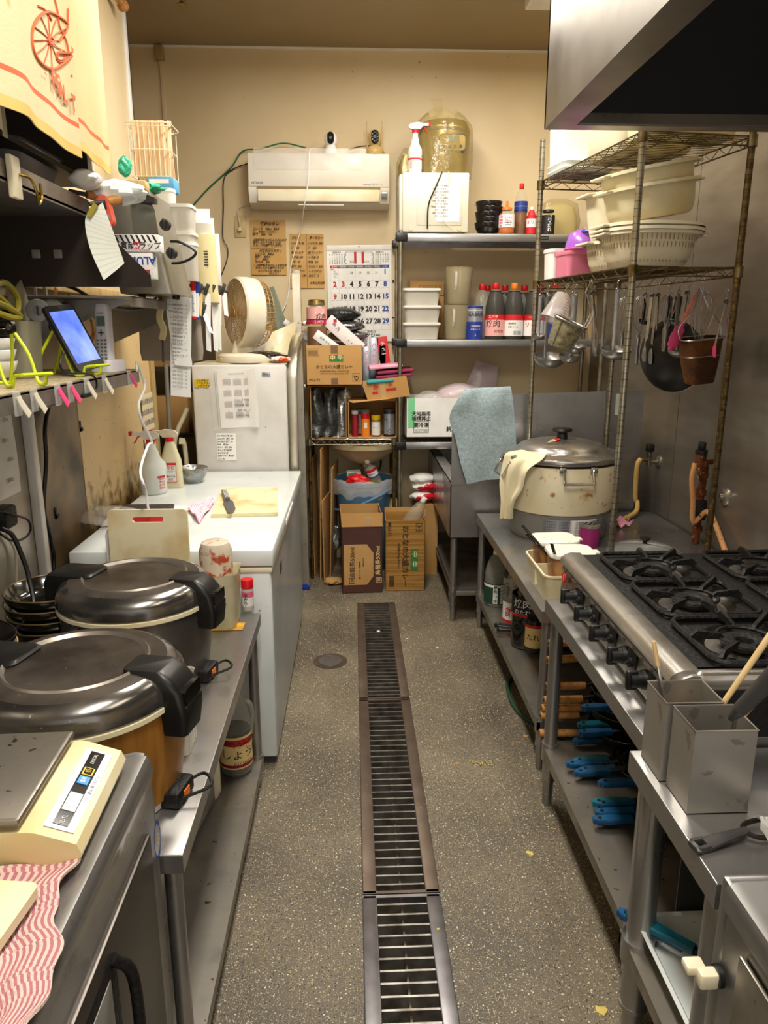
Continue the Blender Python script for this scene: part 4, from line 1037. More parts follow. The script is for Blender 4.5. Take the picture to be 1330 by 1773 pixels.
q=at(1068,905,Z=.66)
f=MB(); f.sheet(lambda a,b_:((a-.5)*.09+.01*math.sin(8*b_),(b_-.5)*.07,.02+.018*math.sin(5*a+2)*math.sin(6*b_+1)+.012*math.sin(13*a)),12,12,thick=.002)
tag(f.build('pink_net','cloth_pink',loc=(q.x+.02,q.y,.646)),'crumpled pink net bag behind the rice cooker by the wall','net bag')

# cream tub with sauce containers beside the stove
q=at(912,958,Z=.76); q2=at(940,1002,Z=.76)
TX0,TY0,TY1=.668,2.43,2.76
t=thing('sauce_tray','deep cream rectangular tub holding the sauce containers','tub',(TX0+.09,(TY0+TY1)/2,.6405))
f=MB(); L_=TY1-TY0
f.rloft([(0,.145,L_-.05,.03),(.01,.15,L_-.045,.03),(.105,.178,L_-.008,.03),(.106,.186,L_,.034),(.112,.186,L_,.034),(.112,.172,L_-.014,.028),(.105,.170,L_-.018,.028),(.014,.142,L_-.055,.026)],n=5); f.build('tub','cream_dirty',t)
f=MB(); f.box(-.088,.088,-.008,.0,.03,.109); f.build('divider','cream_dirty',t)
mat('sauce_smeared','#b98a5a',.35,c2='#5c2f14',scale=10,mix=(.35,.65))
mat('lid_spattered','#eeeade',.4,c2='#e4dfcf',scale=5,spots=[('#8a4f22',60,.70,.03)])
for k,(yy,lb) in enumerate(((2.70,'sauce container with spattered white lid at the far end of the cream tub'),(2.535,'sauce container with spattered white lid at the near end of the cream tub'))):
    t=thing('sauce_container',lb,'food container',(TX0+.10+.012*k,yy,.657),rotz=.06-.1*k)
    f=MB(); f.rloft([(0,.12,.12,.02),(.13,.145,.135,.025),(.150,.15,.14,.03)],n=5); f.build('tub','sauce_smeared',t)
    f=MB(); f.rloft([(.148,.165,.150,.035),(.154,.17,.155,.04),(.162,.165,.150,.04),(.163,.15,.135,.03),(.160,.145,.13,.03)],n=6); f.box(.08,.105,-.02,.02,.150,.158,bev=.003); f.build('lid','lid_spattered',t)
for k,(a_,b_,lb) in enumerate((((912,925),(962,975),'black ladle handle sticking up beside the far sauce container'),((905,910),(950,965),'thin black spoon handle lying across the far sauce container'),((955,940),(968,985),'curved black ladle handle standing at the front of the tub'))):
    P0=at(*b_,Y=2.60 if k<2 else 2.50); P1=at(*a_,Y=2.70 if k<2 else 2.47)
    P2=Vector((TX0+.05+.02*k,2.62 if k<2 else 2.46,.665))
    f=MB(); f.ribbon([(0,0,0),P0-P2,P1-P2],lambda q:.008+.006*q,.004,smooth=5); tag(f.build('serving_spoon','black_gloss',loc=P2),lb,'spoon')

# ---------------- bottles
def bottle(name,label,cat,loc,h,r_,liquid,fill,cap_m,lab=None,rotz=0.0,group=None,shell=None,handle=True,neck=.30,cap_r=None,square=False,label_fn=None,rot=None):
    """big sauce bottle: shell, liquid, cap, printed label, moulded handle"""
    t=thing(name,label,cat,loc,rotz,group,rot); shell=shell or ('bottle_clear' if liquid else 'jug_clear')
    cr=cap_r or r_*.34; sh=h*(1-neck); f=MB()
    prof=[(0,0),(r_*.88,0),(r_*.97,.008),(r_,.02),(r_,sh*.48),(r_*.96,sh*.54),(r_*.98,sh*.60),(r_*.98,sh*.82),(r_*.86,sh*.97),(r_*.60,h*.84),(cr*.9,h*.90),(cr*.85,h*.93)]
    if liquid:
        zt=h*fill; lp=[(a*.97,max(b,.003)) for a,b in prof if b<=zt]; lp.append((lp[-1][0]*.98,zt)); lp.append((0,zt))
        f2=MB(); f2.lathe(lp,28); f2.build('liquid',liquid,t)
    f.lathe(prof,28); f.build('shell',shell,t)
    f=MB(); f.lathe([(cr,h*.90),(cr*1.04,h*.905),(cr,h*.985),(cr*.9,h),(0,h)],22); f.build('cap',cap_m,t)
    if handle:
        f=MB(); f.tube([(r_*.75,0,h*.80),(r_*1.05,0,h*.74),(r_*1.12,0,h*.60),(r_*.96,0,sh*.60)],r_*.13,8,smooth=5); f.build('handle',shell,t)
    if lab:
        f=MB(); z0,z1=lab['z']; rr=r_*1.012
        ms=[lab['m']]
        f.lathe([(rr,h*z0),(rr,h*z1)],32)
        for (za,zb,m_) in lab.get('bands',()):
            if m_ not in ms:ms.append(m_)
            f.lathe([(rr*1.004,h*za),(rr*1.004,h*zb)],32,m=ms.index(m_))
        ang0=lab.get('face',-PI/2)-rotz
        for (s_,zc,size,m_,da) in lab.get('text',()):
            if m_ not in ms:ms.append(m_)
            fr=Matrix.Rotation(ang0+PI/2+da,4,'Z')@frame((0,-rr*1.012,h*zc),(1,0,0),(0,0,1))
            f.text(s_,size,fr,ms.index(m_),bend=rr,bold=.012)
        f.build('label',ms,t)
    return t
S2=.205
def seat(px,py,z=S2,back=.0):q=at(px,py,Z=z); return (q.x,q.y+back,z+.001)
bottle('sauce_bottle','tall clear jug with green striped label at the far end of the shelf below','bottle',seat(862,1052,back=.055),.30,.062,None,0,'white_plastic',
       dict(z=(.06,.42),m='label_green',bands=[(.10,.36,'label_green'),(.36,.40,'label_white')],text=[('日高昆布しょうゆ',.10,.001,'ink',0)],face=R(-110)))
t=bpy.context.scene.objects[-1] if 0 else None
f=MB()
x,y,z=seat(862,1052,back=.055)
bt=[o for o in COL.objects if o.get('label','').startswith('tall clear jug')][0]
fr0=Matrix.Rotation(R(-15),4,'Z')
f.sheet(lambda u_,v_:tuple(fr0@Vector((.0645*math.sin((u_-.5)*.36),-.0645*math.cos((u_-.5)*.36),.022+.10*v_))),4,1,m=0)
for k,ch in enumerate('昆布つゆ'):f.text(ch,.022,fr0@frame((0,-.0652,.108-.024*k),(1,0,0),(0,0,1)),1,bold=.02)
f.sheet(lambda u_,v_:tuple(fr0@Vector((.0645*math.sin((u_-.5)*.7+.75),-.0645*math.cos((u_-.5)*.7+.75),.022+.10*v_))),4,1,m=0)
for k in range(5):f.text('名称 原材料',.010,Matrix.Rotation(R(28),4,'Z')@frame((0,-.0652,.11-.018*k),(1,0,0),(0,0,1)),1)
f.build('label_panel',['label_white','ink'],bt)
bottle('sauce_bottle','dark bottle just right of the green labelled jug','bottle',seat(890,1052,back=.09),.27,.04,'sauce_dark',.7,'red_plastic',dict(z=(.08,.50),m='label_white',bands=[(.08,.14,'label_red')],text=[('しょうゆ',.3,.03,'ink',0)]),handle=False)
bottle('sauce_bottle','clear jug with red and white label on the shelf under the rice cooker table','bottle',seat(893,1090,back=.06),.30,.052,None,0,'red_plastic',dict(z=(.08,.42),m='label_white',bands=[(.08,.13,'label_red')],text=[('酢',.26,.06,'ink_red',0)],face=R(-120)))
bottle('sauce_bottle','large dark yakiniku sauce jug with black and white lettering','bottle',seat(915,1128,back=.07),.31,.066,'sauce_dark',.55,'red_plastic',dict(z=(.50,.80),m='label_black',bands=[(.50,.54,'label_red')],text=[('焼肉',.69,.045,'label_white',-.1),('のたれ',.57,.026,'label_white',-.1)],face=R(-115)),shell='black_gloss',handle=False)
bottle('sauce_bottle','dark bottle with yellow label behind the table leg','bottle',seat(927,1133,back=.03),.22,.042,'sauce_dark',.8,'black_plastic',dict(z=(.14,.62),m='label_cream',bands=[(.56,.62,'label_red')],text=[('たれ',.36,.03,'ink',0)],face=R(-115)),handle=False)

# ---------------- frying pans: a body and a handle pointing to the aisle
def pan(label,tip,length,r_,hm,group,yaw=0.0,depth=.045,wood=False,tiltz=.0,name='frying_pan'):
    """tip = handle end; pan lies towards +X"""
    t=thing(name,label,'frying pan',tip,group=group,rot=(0,tiltz,yaw))
    f=MB(); cx=length+r_
    f.x=Matrix.Translation((cx,0,-.015)); f.lathe([(0,-depth*.0),(r_*.78,0),(r_*.88,.006),(r_,depth),(r_*.985,depth),(r_*.86,.009),(0,.004)],40); f.build('pan','black_lacquer' if not wood else 'cast_black',t)
    f=MB(); f.tube([(cx+r_*math.cos(a),r_*math.sin(a),depth-.015) for a in [2*PI*k/44 for k in range(44)]],.0017,6,closed=True); f.build('rim','wire_metal',t)
    f=MB()
    if wood:f.cyl((0,0,0),(length*.78,0,.0),.0135,.0125,n=18); f.cyl((-.0015,0,0),(0,0,0),.006,n=12,m=1); f.cyl((length*.76,0,0),(length+.012,0,.01),.006,n=10,m=1); ms=[hm,'cast_black']
    else:
        f.ribbon([(.0,0,0),(.012,0,.001),(length*.35,0,.003),(length*.75,0,.004)],lambda q:(.016,.028,.030,.024)[min(3,int(q*3.99))] if q>.04 else .014,lambda q:.017 if q>.05 else .010,smooth=4)
        f.cyl((.020,0,.0082),(.020,0,.0122),.0055,n=12,m=1); f.ribbon([(length*.7,0,.004),(length+.015,0,.012)],.018,.006,m=1); ms=[hm,'cast_black']
    f.build('handle',ms,t)
    return t
WG,BG='wooden handled pans under the stove','blue handled pans under the stove'
woods=[((950,1114),'highest wooden handled pan right below the stove stand top'),((948,1143),'wooden handled pan second from the top of the stack'),((946,1188),'wooden handled pan third from the top, with a gap above it'),
         ((942,1212),'wooden handled pan fourth from the top of the stack'),((938,1226),'wooden handled pan fifth from the top, tucked between two others'),((936,1239),'wooden handled pan sixth from the top of the stack'),((934,1269),'lowest wooden handled pan sticking out farthest to the left')]
for k,((px,py),lb) in enumerate(woods):
    q=at(px,py,X=.652-.004*k); pan(lb,q,.17,.125,'wood',WG,yaw=(.02,.10,0,.02,-.02,.01,-.03)[k],wood=True)
blues=[((1006,1226),'highest blue handled pan, handle pointing up at the far stack',.12),((1000,1256),'blue handled pan second from the top of the far stack',0),((1001,1270),'blue handled pan third from the top of the far stack',0),((992,1284),'fourth blue handled pan, lowest of the far stack',.02),
         ((980,1324),'blue handled pan poking out farthest in the middle stack',0),((993,1319),'teal blue handled pan on top of the middle stack',0),((994,1339),'blue handled pan lowest left in the middle stack',0),((1003,1335),'blue handled pan lowest right in the middle stack',0),
         ((1036,1357),'single blue handled pan between the middle and near stacks',.0),((1025,1391),'blue handled pan on top of the near stack left side',0),((1033,1394),'blue handled pan on top of the near stack right side',0),((1030,1409),'blue handled pan in the middle of the near stack',0),((1026,1421),'blue handled pan lowest of the near stack',0)]
mat('teal_handle','#176a80',.4,c2='#125364',scale=10)
for k,((px,py),lb,ti) in enumerate(blues):
    X_=.70+.012*(k %2)+(.03 if k<4 else 0); q=at(px,py,X=X_)
    if q.z<.25:q=at(px,py,Z=.25)
    pan(lb,q,.15,.12,'teal_handle' if k in (1,5,9) else 'blue_handle',BG,yaw=(-.03+.02*(k %4)),tiltz=-ti if 0 else 0,depth=.022)
# black handled pans under the rice cooker table
for k,(px,py,e,lb,dz) in enumerate(((856,1103,(925,1125),'black handled pan lying uppermost below the rice cooker table',.0),(858,1143,(925,1143),'black handled pan lying lower beside the yellow labelled bottle',0))):
    X_=.655; q=at(px,py,X=X_); q.z=max(q.z,.242)
    t=thing('frying_pan',lb,'frying pan',q,group='black handled pans on the low shelf',rot=(0,R(3),-R(8 if k else 22)))
    f=MB(); f.ribbon([(0,0,0),(.02,0,.002),(.08,0,.004),(.16,0,.0)],lambda q_:.020+.012*math.sin(q_*PI),.016,smooth=4); f.cyl((.014,0,.0085),(.014,0,.0105),.004,n=10,m=1); f.build('handle',['black_plastic','grey_plastic'],t)
    f=MB(); f.x=Matrix.Translation((.285,0,-.03)); r_=.13; f.lathe([(0,0),(r_*.8,0),(r_,.042),(r_*.985,.042),(r_*.78,.004),(0,.004)],40); f.build('pan','black_lacquer',t)
# pans and tray on the near table's shelf
q=at(1072,1585,X=.60)
for k,(px,py,m_,lb) in enumerate(((1070,1578,'blue_handle','blue handled pan behind, its handle tip hidden under the teal one'),(1086,1582,'teal_handle','teal handled pan lying across the front leg of the near table'))):
    q=at(px,py,X=.592+.012*k)
    pan(lb,q,.20,.135,m_,'pans on the near table shelf',yaw=R(-46),depth=.05)
t=thing('steel_tray','dented steel tray edge standing on the near table shelf','tray',(.72,1.13,.272)); f=MB(); f.rloft([(0,.15,.42,.03),(.03,.17,.44,.04),(.05,.20,.47,.05),(.052,.21,.48,.05),(.050,.19,.46,.05),(.004,.14,.41,.03)],n=5); f.build('tray','white_enamel',t)
for k in range(4):
    q=(.86,1.0+.01*k,.29+.035*k)
t=None
for k in range(5):
    lb='black pan in the dark stack under the near table, '+('lowest','second from below','in the middle','second from above','topmost')[k]
    pan(lb,Vector((1.20,1.02+.01*k,.335+.045*k)),-.29,.13,'black_plastic','dark pans stacked under the near table',depth=.035) if 0 else None
    tt=thing('frying_pan',lb,'frying pan',(.90+.008*(k %2),1.17,.385+.040*k),group='dark pans stacked under the near table')
    f=MB(); r_=.14; f.lathe([(0,0),(r_*.8,0),(r_,.036),(r_*.985,.036),(r_*.78,.004),(0,.004)],40); f.build('pan','black_lacquer',tt)
    f=MB(); f.tube([(r_*math.cos(a),r_*math.sin(a),.036) for a in [2*PI*k_/40 for k_ in range(40)]],.0017,6,closed=True); f.build('rim','wire_metal',tt)
    f=MB(); f.ribbon([(.12,0,.03),(.30,0,.04)],.024,.014); f.build('handle','black_plastic',tt)
t=thing('stock_box','dark storage box under the near table carrying the stacked pans','box',(.92,1.17,.272)); f=MB(); f.box(-.14,.18,-.13,.13,0,.11,bev=.006); f.build('box','dark_grey',t)
f=MB(); f.tube([(.76,3.2,.009),(.69,3.05,.009),(.70,2.8,.009),(.85,2.6,.009),(1.0,2.6,.009),(1.1,2.8,.009)],.009,10,smooth=6); tag(f.build('water_hose','rubber_green'),'dark green hose looping on the floor under the right tables','hose')

# ---------------- sink with splash panel and towel
KX0,KX1,KY0,KY1,KZ=.515,1.52,3.84,5.03,.80
t=thing('sink_unit','steel sink on legs in the back right corner','sink',((KX0+KX1)/2,(KY0+KY1)/2,0)); io2=Matrix.Translation(-Vector(t.location))
def K():b=MB(); b.x=io2; return b
f=K(); f.box(KX0,KX1,KY0,KY0+.004,.49,KZ); f.box(KX0,KX0+.004,KY0,KY1,.49,KZ); f.box(KX0,KX1,KY1-.004,KY1,.49,KZ); f.box(KX1-.004,KX1,KY0,KY1,.49,KZ); f.box(KX0,KX1,KY0,KY1,.49,.494)
f.box(KX0,KX0+.06,KY0,KY1,KZ-.004,KZ,bev=.0); f.box(KX1-.06,KX1,KY0,KY1,KZ-.004,KZ); f.box(KX0,KX1,KY0,KY0+.05,KZ-.004,KZ); f.box(KX0,KX1,KY1-.1,KY1,KZ-.004,KZ)
f.box(KX0+.06,KX0+.064,KY0+.05,KY1-.1,.54,KZ); f.box(KX0+.06,KX1-.06,KY1-.104,KY1-.1,.54,KZ); f.build('basin','steel',t)
f=K(); f.box(KX0+.02,KX1,KY0+.01,KY1,.185,.19); f.box(KX0+.02,KX1,KY0+.01,KY0+.02,.155,.19,bev=.003); f.box(KX0+.02,KX0+.03,KY0,KY1,.155,.19,bev=.003); f.build('undershelf','steel_dirty',t)
for x_,y_ in ((KX0+.03,KY0+.03),(KX1-.03,KY0+.03),(KX0+.03,KY1-.03),(KX1-.03,KY1-.03)):
    f=K(); f.cyl((x_,y_,.12),(x_,y_,.49),.019,n=18); f.cyl((x_,y_,.145),(x_,y_,.20),.025,n=18); lg=f.build('leg','steel',t)
    f=K(); f.cyl((x_,y_,0),(x_,y_,.13),.014,.017,n=16); f.cyl((x_,y_,.10),(x_,y_,.11),.021,n=16); f.build('foot','steel',lg)
f=K()
pl=[(KX0,KZ-.01),(KX0,1.10)]+[(KX0+.10-.10*math.cos(a),1.10+.16*math.sin(a)) for a in [PI/2*k/8 for k in range(1,9)]]+[(KX1,1.285),(KX1,KZ-.01)]
f.prism(pl,KY0-.006,KY0-.0,'y'); f.cyl((KX0+.01,KY0-.008,.83),(KX0+.01,KY0-.004,.83),.005,n=10); f.build('splash_panel','steel',t)
A=at
towel=drape('towel','towel_blue','pale blue towel hanging over the steel splash panel of the sink','towel',
      [Vector((.60,KY0+.06,1.24)),Vector((.58,KY0-.004,1.292)),A(790,695,Y=3.80),A(778,724,Y=3.80),A(789,760,Y=3.80),A(797,800,Y=3.79),A(808,837,Y=3.79)],
      [Vector((.82,KY0+.06,1.24)),A(884,670,Y=KY0-.004),A(889,695,Y=3.81),A(892,730,Y=3.81),A(894,765,Y=3.80),A(896,800,Y=3.80),A(893,824,Y=3.80)],
      (0,-1,0),fold=.012,fold_n=1.6,n=30,nu=30,thick=.006)
# leaning grey board and red cloth behind the panel, blue pack
f=MB(); f.box(0,.09,0,.006,0,.40); q=at(893,672,Y=4.0); tag(f.build('grey_tray','grey_plastic',loc=(q.x-.01,4.02,.80)),'flat grey tray standing behind the splash panel right of the towel','tray')
q=at(1060,690,Y=3.835); f=MB(); f.box(-.012,.012,-.001,0,-.085,.025); tag(f.build('wall_sticker','paper_ruled',loc=(q.x+.03,3.832,q.z)),'pale strip sticker on the steel panel behind the hanging ladles','sticker')

# ============================================================ BACK WALL AND ITS SHELVES
Gb=BY
def W(px,py,d=0.0):return at(px,py,Y=BY-d)
# ---------------- air conditioner
p0,p1=at(428,262,Y=BY-.20),at(674,357,Y=BY-.20)
AW,AH=p1.x-p0.x,p0.z-p1.z
t=thing('air_conditioner','white wall air conditioner with yellowed vent on the back wall','air conditioner',((p0.x+p1.x)/2,BY,p1.z))
w_=AW/2
mat('aircon_white','#dfdacf',.35,c2='#d6cdb9',scale=3); mat('aircon_cream','#e4dbc0',.4,c2='#d2b884',scale=4,mix=(.5,.75))
f=MB(); f.prism([(-.215,.10),(-.205,AH-.03),(-.19,AH-.008),(-.17,AH),(0,AH),(0,.0),(-.10,0),(-.175,.018),(-.205,.06)],-w_,w_,'x'); f.build('casing','aircon_white',t)
f=MB(); f.box(-w_+.002,w_-.002,-.220,-.212,.105,AH-.012,bev=.004); fp=f.build('front_panel','aircon_white',t)
f=MB(); f.text('HITACHI',.018,face_back(-w_+.055,-.2215,.125),0,bold=.02); f.build('maker_lettering','ink_grey',fp); f=MB(); f.text('Inverter 白くまくん',.014,face_back(w_-.10,-.2215,.120),0); f.build('series_lettering','ink_grey',fp)
f=MB(); f.box(-w_+.05,w_-.055,-.217,-.195,.092,.104); f.build('air_slot',mat('slot_brown','#8a7040',.6),t)
f=MB(); f.box(-w_+.055,w_-.06,-.216,-.206,.022,.093,bev=.003); f.build('louvre','aircon_cream',t)
f=MB(); f.box(w_-.048,w_-.012,-.2175,-.20,.045,.085,bev=.002); f.box(w_-.046,w_-.014,-.2185,-.2175,.07,.08,m=1); f.box(-w_+.30,w_-.28,-.19,-.178,.004,.010,m=1); f.build('status_window',['grey_plastic','white_plastic'],t)
f=MB()   # taped film sheets on the front
f.sheet(lambda a,b_:(-w_+.04+a*(AW-.18),-.2235-.002*math.sin(a*23)*math.sin(b_*7),.20+b_*.12),30,6); f.build('taped_film',mat('tape_film','#f6f2ea',.25,alpha=.35),t)
# two cameras on the top
ATZ=p1.z+AH
q=at(573,257,Y=BY-.12)
t=thing('security_camera','white round pan camera on the air conditioner','security camera',(q.x,BY-.12,ATZ))
f=MB(); f.lathe([(0,0),(.042,0),(.043,.008),(.036,.03),(.03,.05),(.026,.055)],32); f.build('base','white_plastic',t)
f=MB(); f.lathe([(.0,.044),(.024,.048),(.037,.068),(.040,.088),(.037,.108),(.024,.125),(0,.130)],32); hd=f.build('head','white_plastic',t)
f=MB(); f.x=frame((0,-.036,.09),(1,0,0),(0,0,1)); f.loft([[(x,y,z) for x,y in rrect(.040,.066,.019,6)] for z in (-.006,.004)]); f.cyl((0,0,.004),(0,0,.006),.009,n=16,m=1); f.build('lens_window',['lens_black','dark_grey'],hd)
q=at(649,260,Y=BY-.12)
t=thing('security_camera','beige pan camera with two antennas at the right of the air conditioner','security camera',(q.x,BY-.12,ATZ))
f=MB(); f.lathe([(0,0),(.056,0),(.060,.015),(.052,.035),(.032,.052),(.025,.055)],32); f.lathe([(.0601,.012),(.0601,.018)],32); f.build('base','gold_beige' if 'gold_beige' in MATS else mat('gold_beige','#c9ae74',.35,c2='#b89a5c',scale=8),t)
f=MB(); f.lathe([(.0,.046),(.024,.05),(.036,.07),(.040,.095),(.036,.125),(.022,.142),(0,.146)],32); hd=f.build('head','gold_beige',t)
f=MB(); f.x=frame((0,-.037,.098),(1,0,0),(0,0,1)); f.loft([[(x,y,z) for x,y in rrect(.046,.076,.022,6)] for z in (-.008,.004)])
f.cyl((0,0,.004),(0,0,.006),.011,n=16,m=1)
for k in range(10):a=2*PI*k/10; f.cyl((.017*math.cos(a),.026*math.sin(a),.004),(.017*math.cos(a),.026*math.sin(a),.005),.002,n=8,m=2)
f.build('lens_window',['lens_black','dark_grey','white_plastic'],hd)
for s_ in (-1,1):f=MB(); f.cyl((s_*.045,.03,.02),(s_*.046,.03,.20),.005,.004,n=10); f.build('antenna','gold_beige',t)

# cables
def cable(name,label,pts,r_,m,cat='cable',smooth=6):
    f=MB(); o=Vector(pts[0]); f.tube([Vector(p_)-o for p_ in pts],r_,8,smooth=smooth); return tag(f.build(name,m,loc=o),label,cat)
cable('power_cable','green cable sagging across the wall to the air conditioner',[W(332,358,.02),W(362,325,.02),W(400,290,.02),W(420,262,.02),at(450,258,Y=BY-.05),at(490,248,Y=BY-.05),at(530,256,Y=BY-.05)],.0045,'cable_green')
cable('power_cable','thin black cable running down the back wall to the outlet height',[at(430,283,Y=BY-.03),W(405,292,.02),W(388,310,.02),W(387,360,.02),W(386,410,.02),W(394,430,.02),W(393,450,.02),W(382,480,.02)],.0035,'cable_black')
cable('camera_cable','white cable hanging down over the front of the air conditioner',[at(548,258,Y=BY-.10),at(536,262,Y=BY-.235),at(534,310,Y=BY-.235),at(527,355,Y=BY-.235),at(521,395,Y=BY-.06),at(512,430,Y=BY-.03),at(503,465,Y=BY-.03),at(497,520,Y=BY-.03),at(478,552,Y=BY-.10),at(452,566,Y=BY-.3),at(445,590,Y=4.5)],.0032,'cable_white')
cable('camera_cable','short black cable behind the beige camera',[at(604,259,Y=BY-.06),at(622,254,Y=BY-.06),at(640,252,Y=BY-.06)],.003,'cable_black')
for k,(px,py) in enumerate(((376,316),(415,262),(346,347))):pass
# outlet
q=W(416,393)
t=thing('power_outlet','yellowed wall outlet with white plug left of the paper notes','outlet',(q.x,BY,q.z))
f=MB(); f.box(-.036,.036,-.008,0,-.065,.065,bev=.004); f.build('cover_plate',mat('outlet_yellow','#c9b07a',.4),t)
f=MB(); f.box(-.012,.012,-.032,-.008,-.03,-.005,bev=.005); f.tube([(0,-.02,-.005),(0,-.03,.03),(-.008,-.02,.07),(-.002,-.012,.11),(.05,-.012,.13),(.09,-.015,.125)],.0035,8,smooth=5); f.build('plug','cable_beige',t)

# paper notes on the wall
def note(name,label,px0,py0,px1,py1,m,d=.004,curl=.006,cat='paper note',tilt=0.0):
    a,b=W(px0,py0,d),W(px1,py1,d); w_,h_=b.x-a.x,a.z-b.z
    t=thing(name,label,cat,((a.x+b.x)/2,BY-d,(a.z+b.z)/2),rot=(0,tilt,0))
    f=MB(); f.sheet(lambda u_,v_:((u_-.5)*w_,-curl*(v_ **3)-.4*curl*math.sin(6*u_)*v_,(.5-v_)*h_),8,8,thick=.0006); f.build('sheet',m,t)
    return t,w_,h_
def lines(t,rows,m,w_,h_,y=-.010,name='writing',bold=.03):
    f=MB()
    for (s_,x,z,size) in rows:f.text(s_,size,face_back(x*w_,y,z*h_),0,align='LEFT',bold=bold,shear=.12)
    f.build(name,m,t)
t,w_,h_=note('recipe_note','left yellowed paper with handwritten recipe on the back wall',432,381,497,476,'paper_old')
lines(t,[('焼肉のタレ',-.20,.43,.024),('こいくち   900cc  水0.9',-.42,.34,.017),('酒     500cc  にんにく',-.42,.29,.017),('砂糖    200g   15g',-.42,.24,.017),('上記材料をなべに入れ火にかけ',-.42,.14,.0155),('沸騰したらアクをとり5分',-.42,.09,.0155),('さまして冷蔵庫で保存する',-.42,.04,.0155),
          ('-------------------------',-.48,-.005,.018),('天丼天ぷらのタレ',-.25,-.055,.018),('こいくち   400cc',-.38,-.115,.017),('味醂     400cc',-.38,-.165,.017),('酒      200cc',-.38,-.215,.017),('ザラメ    50g',-.38,-.265,.017),('・上記材料をなべに入れ沸かす',-.44,-.325,.0155),('冷ましてから容器にうつす',-.38,-.375,.0155),('コンブを入れ一晩おく',-.32,-.43,.0155),('2013.11.5',.0,-.475,.0155)],'ink',w_,h_)
t,w_,h_=note('recipe_note','right yellowed paper with two columns of writing behind the ladder',501,405,562,499,'paper_old')
lines(t,[('カレー',-.43,.43,.018),('ポークルー',.08,.43,.018)]+[(s_,-.46,.33-.085*k,.016) for k,s_ in enumerate(('こいくち 60','酒   300','塩コショウ','ごま油 250','味醂  70','砂糖  250','しょうが 15','にんにく 180'))]+
      [(s_,.04,.33-.085*k,.016) for k,s_ in enumerate(('こいくち 300','酒   200','塩コショウ 1','ごま油 45','味噌  325','にんにく 250','しょうが 15','玉ねぎ 15'))]+[('火を止め20分',.08,-.40,.016)],'ink',w_,h_)
f=MB(); f.box(-.0008,.0008,-.0095,-.0088,-h_/2,h_/2); f.build('rule','ink',t)

# ---------------- calendar
a,b=W(565,424,.006),W(677,590,.006); cw,chh=b.x-a.x,(a.z-b.z)
t=thing('wall_calendar','large November wall calendar on the back wall','calendar',((a.x+b.x)/2,BY-.006,a.z),rot=(0,R(-.8),0))
f=MB(); f.sheet(lambda u_,v_:((u_-.5)*cw,-.010*v_ **2,-v_*chh*1.01),4,12,thick=.0015); f.build('sheet','paper',t)
f=MB(); f.box(-cw/2,cw/2,-.004,.001,-.032,0,bev=.001); f.cyl((0,-.006,-.010),(0,-.003,-.010),.004,n=10,m=1); f.build('binding',['white_plastic','ink'],t)
f=MB(); ms=['ink','ink_red','ink_blue','ink_grey','ink_line','label_white']
def ct(s_,u_,v_,size,m,bold=.02,align='CENTER'):f.text(s_,size,face_back((u_-.5)*cw,-.0105*v_ **2-.0022,-v_*chh),m,bold=bold,align=align)
gx0,gx1,gy0,gy1=.05,.965,.215,.865
def cbox(u0,u1,v0,v1,m):
    f.add([((u_-.5)*cw,-.0105*v_ **2-.0016,-v_*chh) for u_,v_ in ((u0,v0),(u1,v0),(u1,v1),(u0,v1))],[(0,1,2,3)],m)
cwid=(gx1-gx0)/7
for k in range(7):
    cbox(gx0+k*cwid,gx0+(k+1)*cwid,.205,.235,1 if k==0 else 2 if k==6 else 3)
    ct(('日-SUN','月-MON','火-TUE','水-WED','木-THU','金-FRI','土-SAT')[k],gx0+(k+.5)*cwid,.22,.011,5,.03)
rows_=[.235,.365,.495,.625,.755,.885]
for v_ in rows_:cbox(gx0,gx1,v_-.001,v_+.001,4)
for k in range(8):cbox(gx0+k*cwid-.0012,gx0+k*cwid+.0012,.235,.885,4)
for k,s_ in enumerate(('28','29','30','31')):ct(s_,gx0+(2.5+k)*cwid,.285,.022,3,.0)
ct('1',gx0+6.5*cwid,.278,.044,2,.04)
for d in range(2,30):
    r_,c_=(d+5) // 7,(d+5) %7
    ct(str(d),gx0+(c_+.5)*cwid,rows_[r_]+.038,.044,1 if (c_==0 or d==3) else 2 if c_==6 else 0,.04)
for d in range(2,30):
    r_,c_=(d+5) // 7,(d+5) %7
    cbox(gx0+c_*cwid+.015,gx0+c_*cwid+.045,rows_[r_]+.073,rows_[r_]+.076,3); cbox(gx0+c_*cwid+.085,gx0+c_*cwid+.115,rows_[r_]+.073,rows_[r_]+.076,3)
ct('11',.50,.135,.098,1,.03); ct('2025',.40,.17,.022,3,0); ct('NOV',.61,.17,.018,3,0); ct('2025 10',.155,.075,.016,0); ct('2025 12',.82,.075,.016,0)
for bx,off in ((.05,3),(.725,1)):
    for r_ in range(6):
        for c_ in range(7):
            n_=r_*7+c_-7-off+1
            s_='日月火水木金土'[c_] if r_==0 else (str(n_) if 0<n_<=31 else '')
            if s_:ct(s_,bx+c_*.037,.098+r_*.018,.0088,1 if c_==0 else 2 if c_==6 else 0,.02)
for k in range(24):
    pass
for s_ in (-1,1):
    f.tube([((.5+s_*x-.5)*cw,-.003,-v_*chh) for x,v_ in ((.19,.07),(.215,.085),(.20,.10),(.225,.12),(.205,.15),(.225,.17),(.19,.19))],.0012,5,m=3,smooth=4)
f.tube([(-.19*cw,-.003,-.07*chh),(.19*cw,-.003,-.07*chh)],.0005,5,m=3)
for k in range(6):cbox(.10,.10+.04+.012*((k*5) %4),.262+k*.013,.265+k*.013,3)
ct('祝日',.08,.25,.010,1)
